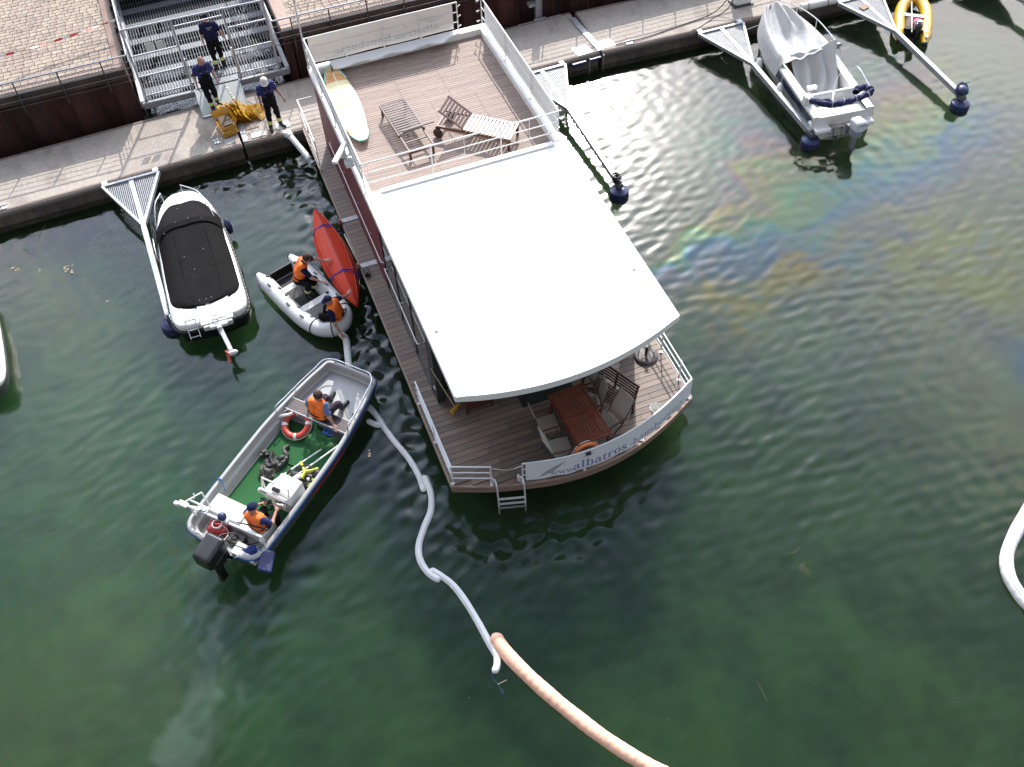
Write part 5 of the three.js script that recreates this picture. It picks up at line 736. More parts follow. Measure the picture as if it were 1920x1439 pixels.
// ---------- the work boat ----------
const WB = { o: [-5.417, 0, 11.67], th: Math.atan2(0.7467, -0.6652) };
const wbW = ([x, y, z]) => { const v = V(x, y, z).applyAxisAngle(V(0, 1, 0), WB.th); return [v.x + WB.o[0], v.y, v.z + WB.o[2]]; };
{
  const half = [[0.02, 5.22], [0.2, 5.22], [0.45, 5.21], [0.6, 5.195], [0.685, 5.15], [0.725, 5.06], [0.75, 4.9], [0.82, 4.55], [0.92, 3.8], [0.99, 3.0], [1.0, 2.4], [1.0, 1.6], [0.98, 0.55], [0.94, 0.16], [0.78, 0.0], [0.45, -0.05], [0.02, -0.06]];
  const P = ringPts(half, 120), t = thing('work_boat', 'open grey work boat with blue outer edge and green carpet carrying two people', 'boat', WB.o, WB.th);
  const notch = (x, z) => sstep(0.5, 0.36, Math.abs(x + 0.02)) * sstep(0.45, 0.2, z);
  const gy = (y) => (x, z) => mix(y, Math.min(y, 0.3), notch(x, z));
  obj('hull', loft(rowsOf(P, [[0.34, -0.25], [0.14, -0.1], [0.07, 0.15], [0.04, gy(0.36)], [0.03, gy(0.44)]])), M([0.07, 0.075, 0.08], 0.5, { map: T.dirt }), t);
  obj('rub_strake', loft(rowsOf(P, [[0.03, gy(0.41)], [-0.015, gy(0.43)], [-0.02, gy(0.49)], [0.015, gy(0.515)]])), mBlue, t);
  obj('red_stripe', (() => { const q = insetRing(P, 0.026); const i0 = q.findIndex((p) => p[0] < -0.9 && p[1] < 3.4 && p[1] > 2.0); const seg = q.filter((p) => p[0] < -0.8 && p[1] > 1.9 && p[1] < 3.4); void i0; return grid(seg.length - 1, 1, (i, j) => [seg[i][0] - 0.022, 0.27 + 0.07 * j, seg[i][1]]); })(), mRed, t);
  obj('gunwale', loft(rowsOf(P, [[0.0, gy(0.51)], [0.02, gy(0.545)], [0.075, gy(0.55)], [0.095, gy(0.53)], [0.105, gy(0.38)], [0.115, gy(0.36)], [0.165, gy(0.35)], [0.175, gy(0.33)], [0.2, 0.14], [0.21, 0.12]])), M([0.36, 0.36, 0.365], 0.42, { map: T.dirt }), t);
  obj('floor', cap(insetRing(P, 0.205), 0.122), mGelGrey, t);
  { const Q2 = insetRing(P, 0.172).filter((p) => p[1] > 3.55); obj('bow_deck', slab([...Q2], 0.2, 0.29), M([0.37, 0.37, 0.375], 0.5, { map: T.dirt }), t); }
  obj('green_carpet', [rbox(1.52, 0.012, 1.5, 0.004, 0.0, 0.131, 1.74), rbox(1.5, 0.012, 1.02, 0.004, 0, 0.133, 3.02)], M([0.013, 0.085, 0.022], 0.95, { ...bump(T.concreteB, 0.004) }), t);
  obj('carpet_fold', [vtube([[-0.7, 0.14, 2.5], [0, 0.15, 2.49], [0.7, 0.14, 2.52]], 0.02, 7, 20), vtube([[-0.2, 0.14, 1.08], [0.3, 0.145, 1.02], [0.7, 0.14, 1.06]], 0.014, 7, 20)], M([0.012, 0.075, 0.02], 0.95), t);
  obj('thwart', [rbox(1.66, 0.04, 0.3, 0.008, -0.03, 0.5, 3.72)], M([0.075, 0.045, 0.043], 0.5, { map: T.grain }), t);
  obj('thwart_trim', [rbox(1.66, 0.045, 0.018, 0.006, -0.03, 0.5, 3.56), rbox(1.66, 0.045, 0.018, 0.006, -0.03, 0.5, 3.88)], M([0.6, 0.6, 0.6], 0.4), t);
  obj('seat_box', [rbox(1.46, 0.4, 0.46, 0.03, 0.0, 0.32, 0.78), rbox(0.86, 0.05, 0.44, 0.02, 0.32, 0.54, 0.79), rbox(0.06, 0.052, 0.45, 0.02, 0.62, 0.542, 0.79)], mGel, t);
  const rp = insetRing(P, 0.055), near = (x, z) => rp.reduce((b, p, i) => (Math.hypot(p[0] - x, p[1] - z) < Math.hypot(rp[b][0] - x, rp[b][1] - z) ? i : b), 0);
  { // bow rail that follows the gunwale
    const seq = []; let i = near(0.9, 3.4), e = near(-0.9, 3.4); const n = rp.length, step = rp[(i + 1) % n][1] > rp[i][1] ? 1 : -1; for (let k = 0; k < n && i !== e; k++, i = (i + step + n) % n) seq.push(rp[i]);
    const pts = seq.filter((_, k) => k % 3 === 0).map(([x, z]) => [x, 0.68, z]); obj('bow_rail', [tube([[pts[0][0], 0.55, pts[0][2] - 0.02], ...pts, [pts[pts.length - 1][0], 0.55, pts[pts.length - 1][2] - 0.02]], 0.015, 7, 140), ...pts.filter((_, k) => k % 4 === 2).map(([x, , z]) => bar([x, 0.54, z], [x, 0.68, z], 0.012, 6))], mSteel, t); }
  // console with wheel
  const con = grp('console', t); const cw2 = M([0.78, 0.78, 0.77], 0.3, { map: T.dirt });
  obj('console_box', [rbox(0.56, 0.62, 0.46, 0.05, -0.55, 0.43, 1.75, 0, 0, 0, 3)], cw2, con);
  obj('dash', [rbox(0.72, 0.6, 0.1, 0.03, -0.47, 0.55, 1.47, 0, -0.35, 0, 3), rbox(0.68, 0.5, 0.26, 0.03, -0.47, 0.38, 1.56)], cw2, con);
  obj('instrument', [rbox(0.2, 0.15, 0.03, 0.01, -0.25, 0.76, 1.375, 0, -0.35), rbox(0.2, 0.13, 0.03, 0.01, -0.25, 0.57, 1.31, 0, -0.35), rbox(0.17, 0.13, 0.1, 0.03, -0.5, 0.86, 1.5, 0, -0.3), rbox(0.1, 0.08, 0.02, 0.01, -0.6, 0.68, 1.34, 0, -0.35), rbox(0.05, 0.05, 0.02, 0.01, -0.66, 0.58, 1.31, 0, -0.35), rbox(0.12, 0.2, 0.05, 0.02, -0.77, 0.72, 1.35, 0, -0.35)], M([0.035, 0.03, 0.033], 0.35), con);
  obj('steering_wheel', [torus(0.15, 0.016, 0, 0, 0, 26).rotateX(-1.15).translate(-0.42, 0.68, 1.2), bar([-0.42, 0.62, 1.33], [-0.42, 0.68, 1.2], 0.03), ...[0.5, 2.6, 4.7].map((a) => { const v = V(Math.cos(a) * 0.145, 0, Math.sin(a) * 0.145).applyAxisAngle(V(1, 0, 0), -1.15); return bar([-0.42, 0.68, 1.2], [-0.42 + v.x, 0.68 + v.y, 1.2 + v.z], 0.012); })], mBlack, con);
  obj('throttle', [rbox(0.09, 0.16, 0.12, 0.02, -0.79, 0.72, 1.3), bar([-0.79, 0.76, 1.28], [-0.79, 0.92, 1.2], 0.014), bar([-0.75, 0.92, 1.2], [-0.84, 0.92, 1.2], 0.02)], M([0.5, 0.5, 0.5], 0.3, { metalness: 0.5 }), con);
  obj('grab_frame', [...pipe([[-0.14, 0.62, 1.42], [-0.12, 1.0, 1.56], [-0.8, 1.0, 1.56], [-0.82, 0.6, 1.42]], 0.018), bar([-0.12, 1.0, 1.56], [-0.2, 0.75, 1.48], 0.014)], mWhite, con);
  // engine, tank, stern gear
  const en = grp('outboard_engine', t);
  obj('cowling', (() => { const g = nets((x, y, z) => { const a = Math.abs(x + 0.13) - 0.15, b = Math.abs(y - 0.84 - 0.12 * (z + 0.32)) - 0.13, c = Math.abs(z + 0.3) - 0.22; return Math.hypot(Math.max(a, 0), Math.max(b, 0), Math.max(c, 0)) + Math.min(Math.max(a, b, c), 0) - 0.075; }, [-0.45, 0.5, -0.68], [0.2, 1.2, 0.06], 0.02); return g; })(), M([0.008, 0.008, 0.009], 0.32, { clearcoat: 0.25, clearcoatRoughness: 0.25 }), en);
  obj('cowl_trim', [loft([[0.0, 0.70], [0.004, 0.745]].map(([d, y]) => Array.from({ length: 28 }, (_, k) => { const a = k / 28 * Math.PI * 2, q = 4; const cx = Math.sign(Math.cos(a)) * Math.abs(Math.cos(a)) ** (2 / q), cz = Math.sign(Math.sin(a)) * Math.abs(Math.sin(a)) ** (2 / q); return [-0.13 + cx * (0.232 - d), y + 0.12 * cz * 0.3 , -0.3 + cz * 0.3]; }))), rbox(0.2, 0.02, 0.05, 0.008, -0.13, 1.0, -0.5), rbox(0.12, 0.02, 0.07, 0.008, -0.13, 1.045, -0.14)], M([0.05, 0.05, 0.052], 0.35), en);
  obj('leg', [rbox(0.2, 0.5, 0.3, 0.05, -0.13, 0.45, -0.26), rbox(0.1, 0.9, 0.2, 0.04, -0.13, -0.1, -0.3), rbox(0.3, 0.34, 0.12, 0.03, -0.1, 0.42, -0.05)], mBlack, en);
  obj('engine_cable', [tube([[-0.02, 0.6, -0.02], [0.1, 0.52, 0.2], [-0.1, 0.42, 0.4], [-0.4, 0.3, 0.35], [-0.7, 0.3, 0.6]], 0.014, 6, 40), tube([[-0.1, 0.6, 0.0], [-0.3, 0.5, 0.15], [-0.55, 0.36, 0.25], [-0.85, 0.3, 0.5]], 0.011, 6, 40), tube([[-0.02, 0.6, 0.0], [-0.2, 0.4, 0.32], [-0.5, 0.32, 0.12], [-0.6, 0.3, 0.42]], 0.009, 6, 40)], mBlack, en);
  { const m2 = grp('light_mast', t); const y = 1.0; obj('mast_tube', [bar([1.02, y, 0.3], [-0.95, y - 0.05, 0.4], 0.03), bar([0.95, y, 0.44], [-0.3, y - 0.02, 0.46], 0.022)], mWhite, m2); obj('mast_stand', [bar([0.86, 0.52, 0.36], [0.9, y, 0.34], 0.02), bar([-0.93, 0.52, 0.4], [-0.93, y - 0.05, 0.4], 0.02), bar([0.9, y, 0.3], [0.62, 0.56, 0.62], 0.016), bar([1.02, y, 0.28], [0.78, y + 0.05, 0.68], 0.016), bar([0.78, y + 0.05, 0.68], [0.6, 0.6, 0.6], 0.016), bar([0.85, y + 0.02, 0.5], [0.8, y + 0.22, 0.52], 0.012), rbox(0.24, 0.06, 0.12, 0.02, 0.98, y, 0.3), rbox(0.1, 0.09, 0.09, 0.02, 1.12, y, 0.25)], mWhite, m2); obj('mast_fitting', [cyl(0.05, 0.05, 0.48, y + 0.03, 0.38, 12), cyl(0.035, 0.1, 0.55, y + 0.04, 0.33, 10), rbox(0.07, 0.07, 0.16, 0.01, 0.42, y, 0.38)], M([0.45, 0.45, 0.46], 0.4), m2); obj('mast_ball', ball(0.095, 0.0, y + 0.1, 0.38, 18), mNavy, m2); obj('mast_base', rbox(0.1, 0.12, 0.1, 0.02, -0.1, y, 0.37), M([0.66, 0.66, 0.66], 0.4), m2); obj('wind_strap', bar([-0.3, y - 0.01, 0.45], [-0.96, y - 0.04, 0.6], 0.016), mBlack, m2); }
  obj('transom_well', [rbox(0.66, 0.06, 0.3, 0.02, -0.58, 0.36, 0.16), rbox(0.5, 0.05, 0.14, 0.02, -0.62, 0.45, 0.06)], M([0.6, 0.6, 0.58], 0.4, { map: T.dirt }), t);
  obj('battery_box', [rbox(0.36, 0.22, 0.26, 0.02, -0.14, 0.24, 0.36), rbox(0.12, 0.04, 0.1, 0.01, -0.1, 0.37, 0.36)], M([0.05, 0.035, 0.033], 0.5), t);
  obj('cup', [cyl(0.06, 0.1, -0.76, 0.5, 0.5, 16), cyl(0.045, 0.03, -0.76, 0.56, 0.5, 14)], mWhite, t);
  obj('blue_lashing', [torus(0.05, 0.014, 0.93, 0.55, 1.3, 12, Math.PI * 2, false), tube([[1.02, 0.5, 1.34], [0.93, 0.565, 1.3], [0.84, 0.5, 1.26], [0.8, 0.3, 1.2]], 0.01, 5, 20)], M([0.06, 0.2, 0.5], 0.7), t);
  obj('bow_eye_rope', tube([[-0.86, 0.55, 3.95], [-0.7, 0.5, 4.1], [-0.66, 0.3, 4.05], [-0.7, 0.26, 3.8], [-0.78, 0.25, 3.75]], 0.011, 6, 40), mNavy, t);
}
const inWB = (n, l, c, p, turn = 0) => { const w = wbW(p); return thing(n, l, c, w, WB.th + turn); };
{ const t = inWB('fuel_tank', 'red portable fuel tank with grey hose in the stern of the work boat', 'fuel tank', [0.38, 0.13, 0.42], 0.3); obj('tank', rbox(0.46, 0.24, 0.3, 0.07, 0, 0.13, 0, 0, 0, 0, 4), mRed, t); obj('handle', tube([[-0.14, 0.24, 0], [-0.1, 0.3, 0], [0.08, 0.3, 0], [0.12, 0.24, 0]], 0.018, 7, 24), mRed, t); obj('fuel_hose', [tube(Array.from({ length: 22 }, (_, k) => [Math.cos(k * 0.7) * (0.13 - 0.002 * k), 0.27 + 0.003 * k, Math.sin(k * 0.7) * (0.1)]), 0.011, 6, 90), tube([[0.13, 0.28, 0], [0.26, 0.2, -0.1], [0.3, 0.3, -0.3], [0.28, 0.5, -0.5]].map(([x, y, z]) => [-x, y, z]), 0.011, 6, 40)], M([0.55, 0.5, 0.48], 0.5), t); }
{ const t = inWB('lifebuoy', 'red lifebuoy with white bands propped against the thwart of the work boat', 'lifebuoy', [0.4, 0.33, 3.38]); const r = torus(0.29, 0.075, 0, 0, 0, 40); const tilt = (g) => g.rotateX(-0.42); obj('ring', tilt(r), M([0.62, 0.075, 0.045], 0.45, { map: T.mottle }), t); for (const a of [0.5, 2.1, 3.7, 5.2]) obj('band', tilt(new THREE.TorusGeometry(0.29, 0.078, 10, 6, 0.24).rotateX(Math.PI / 2).rotateY(a)), mWhite, t); obj('grab_line', tilt(torus(0.375, 0.008, 0, 0, 0, 40)), mWhiteRope, t); obj('white_line', [tilt(vtube([[0.5, 0.05, -0.02], [0.34, 0.1, 0.06], [0.24, 0.1, 0.12], [0.16, 0.09, 0.2]], 0.035, 8, 20)), tilt(tube([[0.5, 0.06, -0.1], [0.44, 0.04, 0.1], [0.3, 0.1, 0.24]], 0.012, 6, 20))], mWhiteRope, t); }
function heap(f, w, d, n, m) { return grid(n, m, (i, j) => { const u = i / n, v = j / m, e = Math.min(u, 1 - u, v, 1 - v) * 2; return [(u - 0.5) * w + 0.06 * Math.sin(v * 9 + u * 3) * e, f(u, v) * Math.min(1, e * 3.2), (v - 0.5) * d + 0.05 * Math.sin(u * 8 + 1)]; }); }
{ const t = inWB('dark_jacket', 'crumpled dark grey rain jacket on the green carpet', 'jacket', [0.36, 0.135, 2.36], 0.15); const m = M([0.022, 0.021, 0.021], 0.6, { ...bump(T.cloth, 0.03) }), m2 = M([0.075, 0.07, 0.056], 0.65, { ...bump(T.cloth, 0.03) });
  const fold = (k) => (u, v) => 0.07 + 0.05 * Math.sin(u * 11 + k + 2.5 * Math.sin(v * 4)) + 0.07 * fbm(u * 4, v * 5, 3, 91 + k);
  obj('body', heap(fold(0), 0.5, 0.46, 30, 30), m, t); obj('lining', heap(fold(2), 0.36, 0.34, 24, 24).rotateY(0.3).translate(0.02, 0.03, -0.3), m2, t);
  obj('sleeve', [vtube([[-0.12, 0.07, 0.1], [-0.22, 0.1, 0.22], [-0.1, 0.08, 0.36], [-0.14, 0.05, 0.5]], (q, a) => (0.07 + 0.012 * Math.sin(q * 19) - 0.02 * q) * (0.45 + 0.55 * Math.abs(Math.cos(a))), 12, 26), vtube([[0.2, 0.05, 0.1], [0.3, 0.08, 0.18], [0.34, 0.05, 0.06]], (q, a) => (0.07 + 0.012 * Math.sin(q * 21)) * (0.45 + 0.55 * Math.abs(Math.cos(a))), 12, 20), vtube([[-0.18, 0.07, -0.1], [-0.26, 0.09, 0.1], [-0.22, 0.08, 0.28]], (q, a) => (0.06 + 0.012 * Math.sin(q * 23)) * (0.45 + 0.55 * Math.abs(Math.cos(a))), 12, 22)], m2, t); }
{ const t = inWB('green_net', 'heaped green net bag beside the thwart of the work boat', 'net', [-0.36, 0.13, 3.3]); const m = M([0.07, 0.24, 0.075], 0.8, { ...bump(T.weave, 0.01) }), m2 = M([0.02, 0.10, 0.03], 0.8);
  obj('bag', [heap((u, v) => 0.14 + 0.08 * fbm(u * 4, v * 4, 3, 95) + 0.02 * Math.sin(u * 30), 0.9, 0.46, 32, 20), heap((u, v) => 0.1 + 0.05 * Math.sin(v * 9), 0.4, 0.5, 18, 18).rotateY(0.5).translate(0.34, 0.02, 0.1)], m, t);
  obj('cords', Array.from({ length: 10 }, (_, k) => tube([[0.28 + k * 0.012, 0.3, 0.26], [0.2 - k * 0.01, 0.24, 0.08 - 0.01 * k], [-0.05 - k * 0.03, 0.2, -0.06 + 0.02 * k], [-0.38, 0.14, -0.1 + 0.03 * k]], 0.01, 5, 24)), m2, t); }
{ const t = inWB('blue_strap', 'small coiled blue strap with buckle behind the thwart', 'strap', [-0.44, 0.32, 3.5]); obj('loop', [torus(0.07, 0.018, 0, 0.02, 0, 18), torus(0.06, 0.016, 0.11, 0.03, 0.02, 18), rbox(0.16, 0.05, 0.06, 0.015, 0.1, 0.03, -0.05)], M([0.02, 0.11, 0.38], 0.6), t); }
{ const t = inWB('boat_hook', 'white boat hook lying from the console to the middle of the green carpet', 'boat hook', [0, 0, 0]); obj('shaft', bar([-0.1, 0.5, 1.75], [-0.46, 0.24, 3.1], 0.018), mWhite, t); obj('hook_head', [bar([-0.46, 0.24, 3.1], [-0.48, 0.23, 3.2], 0.03), rbox(0.14, 0.05, 0.06, 0.015, -0.47, 0.24, 3.14), cyl(0.032, 0.12, 0, 0, 0, 10).rotateX(Math.PI / 2).translate(-0.22, 0.42, 2.2)], mBlack, t); }
{ const t = inWB('pole', 'white pole lying from the diving gear to the near side of the work boat', 'pole', [0, 0, 0]); obj('shaft', bar([-0.36, 0.42, 1.95], [-0.93, 0.52, 3.3], 0.02), mWhite, t); }
{ const t = inWB('diving_gear', 'heap of black and yellow diving gear in front of the white console box', 'diving gear', [-0.6, 0.13, 2.3]); const bk = M([0.012, 0.012, 0.013], 0.55, { ...bump(T.cloth, 0.03) }), ye = M([0.50, 0.52, 0.06], 0.6);
  obj('black_suit', [heap((u, v) => 0.2 + 0.16 * fbm(u * 3, v * 3, 3, 96), 0.7, 0.55, 26, 24), ball(0.14, 0.2, 0.2, -0.1, 14, 1.2, 0.9, 1), ball(0.12, -0.24, 0.26, 0.12, 14)], bk, t);
  obj('yellow_strap', [vtube([[0.26, 0.28, 0.2], [0.12, 0.34, 0.1], [0.0, 0.36, 0.0], [-0.02, 0.34, -0.14]], (q, a) => 0.05 * (0.5 + 0.5 * Math.abs(Math.cos(a))), 8, 24), vtube([[0.0, 0.36, 0.02], [-0.12, 0.37, 0.1], [-0.2, 0.33, 0.22]], (q, a) => 0.045 * (0.5 + 0.5 * Math.abs(Math.cos(a))), 8, 20), vtube([[0.3, 0.26, -0.12], [0.34, 0.2, -0.2], [0.2, 0.24, -0.2]], 0.035, 8, 20), vtube([[-0.2, 0.24, -0.22], [-0.26, 0.24, -0.08], [-0.2, 0.28, -0.02]], 0.034, 8, 20)], ye, t);
  obj('grey_cylinder', [bar([0.14, 0.28, -0.2], [0.02, 0.28, -0.02], 0.05, 12), ball(0.05, 0.14, 0.28, -0.2, 10), cyl(0.03, 0.06, -0.16, 0.34, -0.1, 10)], M([0.5, 0.5, 0.52], 0.35), t);
  obj('hose', [tube([[-0.3, 0.3, 0.0], [-0.1, 0.4, 0.16], [0.1, 0.4, 0.12], [0.25, 0.3, -0.05], [0.1, 0.3, -0.15]], 0.016, 6, 50)], mBlack, t); }
{ const w = wbW([-0.92, 0.3, 0.14]); const t = thing('boat_fender', 'flat blue fender hanging over the stern corner of the work boat', 'fender', [w[0], 0.46, w[2]], WB.th + 0.25); obj('pad', rbox(0.3, 0.1, 0.5, 0.045, -0.17, -0.02, -0.02, 0.2, 0, 0.5, 4), M([0.015, 0.022, 0.085], 0.6), t); obj('cord', tube([[0.1, 0.08, 0.2], [0.02, 0.1, 0.15], [-0.06, 0.08, 0.14]], 0.01, 5, 16), M([0.1, 0.22, 0.5], 0.7), t); }
{ const w = wbW([-0.62, 0.36, 0.2]); const g = []; for (let k = 0; k < 14; k++) g.push(tube(Array.from({ length: 8 }, (_, i) => { const q = rr(-0.15, 0.15), s = rr(-0.1, 0.1); return [w[0] + q * 1.1, w[1] + 0.02 + rr(0, 0.08), w[2] + s + 0.0 * i]; }), 0.012, 5, 36)); tag(obj('blue_rope', g, M([0.015, 0.045, 0.22], 0.7)), 'tangled blue rope in the stern corner of the work boat', 'rope'); }

// ---------- grey inflatable dinghy ----------
const DG = { o: [-2.4, 0, 4.03], th: 19.5 * RAD };
const dgW = ([x, y, z]) => { const v = V(x, y, z).applyAxisAngle(V(0, 1, 0), DG.th); return [v.x + DG.o[0], v.y, v.z + DG.o[2]]; };
{
  const t = thing('inflatable_dinghy', 'pale grey inflatable dinghy with two people beside the red kayak', 'inflatable boat', DG.o, DG.th);
  const path = [[-0.5, 0.2, -0.26], [-0.5, 0.21, 0.3], [-0.51, 0.22, 1.2], [-0.47, 0.24, 2.0], [-0.33, 0.29, 2.5], [-0.1, 0.32, 2.72], [0.12, 0.32, 2.72], [0.34, 0.29, 2.5], [0.48, 0.24, 2.0], [0.51, 0.22, 1.2], [0.5, 0.21, 0.3], [0.5, 0.2, -0.26]];
  const pvc = M([0.60, 0.61, 0.62], 0.38, { map: T.dirt }); const rad = (q) => 0.2 * Math.min(1, 0.4 + Math.min(q, 1 - q) * 9);
  obj('tube', [vtube(path, rad, 20, 140)], pvc, t);
  for (const s of [-1, 1]) obj('cone_end', [ball(0.085, s * 0.5, 0.2, -0.27, 12, 1, 1, 0.9)], mBlack, t);
  const c = new THREE.CatmullRomCurve3(path.map(A3), false, 'centripetal'), P = c.getSpacedPoints(90);
  obj('rubbing_strake', tube(P.map((p, i) => { const a = P[Math.max(0, i - 1)], b = P[Math.min(90, i + 1)], d = b.clone().sub(a).normalize(), n = V(-d.z, 0, d.x); const r = rad(i / 90) * 0.985; return p.clone().addScaledVector(n, -r * 0.9).add(V(0, -0.085, 0)); }).filter((_, i) => i > 2 && i < 88), 0.026, 7, 120), mBlack, t);
  const life = (sgn) => { const q = []; for (let i = 6; i <= 62; i++) { const k = sgn < 0 ? i * 0.6 : 90 - i * 0.6, p = c.getPointAt(clamp(k / 90)), d = c.getTangentAt(clamp(k / 90)), n = V(-d.z, 0, d.x); q.push(p.clone().addScaledVector(n, -0.13).add(V(0, 0.165 - 0.04 * Math.abs(Math.sin(i * 0.28)), 0))); } return tube(q, 0.011, 6, 120); };
  obj('life_line', [life(-1), life(1)], mBlack, t);
  const pt = (k, r = 0.205, side = 0) => { const p = c.getPointAt(k), d = c.getTangentAt(k); return [p, d, V(-d.z, 0, d.x)]; };
  for (const k of [0.06, 0.15, 0.2, 0.29, 0.37, 0.44, 0.62, 0.7, 0.78, 0.85, 0.93]) { const [p, , n] = pt(k); const q = p.clone().addScaledVector(n, -0.09).add(V(0, 0.18, 0)); obj('line_patch', ball(0.045, q.x, q.y, q.z, 12, 1, 0.55, 1.1), mBlack, t); }
  for (const k of [0.11, 0.25, 0.34, 0.66, 0.74, 0.82]) { const [p, d, n] = pt(k); const q = p.clone().addScaledVector(n, 0.05).add(V(0, 0.2, 0)); obj('handle', rbox(0.05, 0.03, 0.14, 0.012, q.x, q.y, q.z, Math.atan2(d.x, d.z)), mBlack, t); }
  for (const k of [0.4, 0.475, 0.6]) { const [p, d] = pt(k); const g = torus(0.207, 0.014, 0, 0, 0, 28, Math.PI * 2, false); obj('bow_band', g.applyMatrix4(new THREE.Matrix4().lookAt(V(0, 0, 0), d, V(0, 1, 0)).setPosition(p)), mBlack, t); }
  obj('floor', [slab([[-0.34, 0.12], [0.34, 0.12], [0.34, 2.0], [0.2, 2.35], [-0.2, 2.35], [-0.34, 2.0]], 0.06, 0.09)], M([0.34, 0.34, 0.34], 0.6, { map: T.dirt }), t);
  obj('floor_mat', [rbox(0.66, 0.012, 1.35, 0.004, 0, 0.098, 0.86)], M([0.022, 0.02, 0.02], 0.7), t);
  obj('transom', rbox(0.66, 0.34, 0.05, 0.01, 0, 0.22, 0.1), mBlack, t);
  for (const z of [0.86, 1.72]) obj('bench', rbox(0.78, 0.035, 0.2, 0.008, 0, 0.38, z), M([0.62, 0.62, 0.61], 0.45, { map: T.dirt }), t);
  obj('grey_patch', [ball(0.13, -0.52, 0.385, 0.5, 16, 0.9, 0.12, 1.6)], M([0.28, 0.29, 0.3], 0.5), t);
  obj('bow_cord', [tube([[-0.12, 0.11, 2.0], [0.05, 0.12, 1.95], [0.1, 0.12, 2.1], [-0.05, 0.12, 2.15], [0.0, 0.12, 2.25]], 0.007, 5, 30)], mRubber, t);
  obj('rope_heap', [tube([[0.28, 0.44, 2.62], [0.2, 0.55, 2.72], [0.36, 0.52, 2.6], [0.42, 0.5, 2.5], [0.3, 0.5, 2.55]], 0.016, 6, 40)], mBlack, t);
}
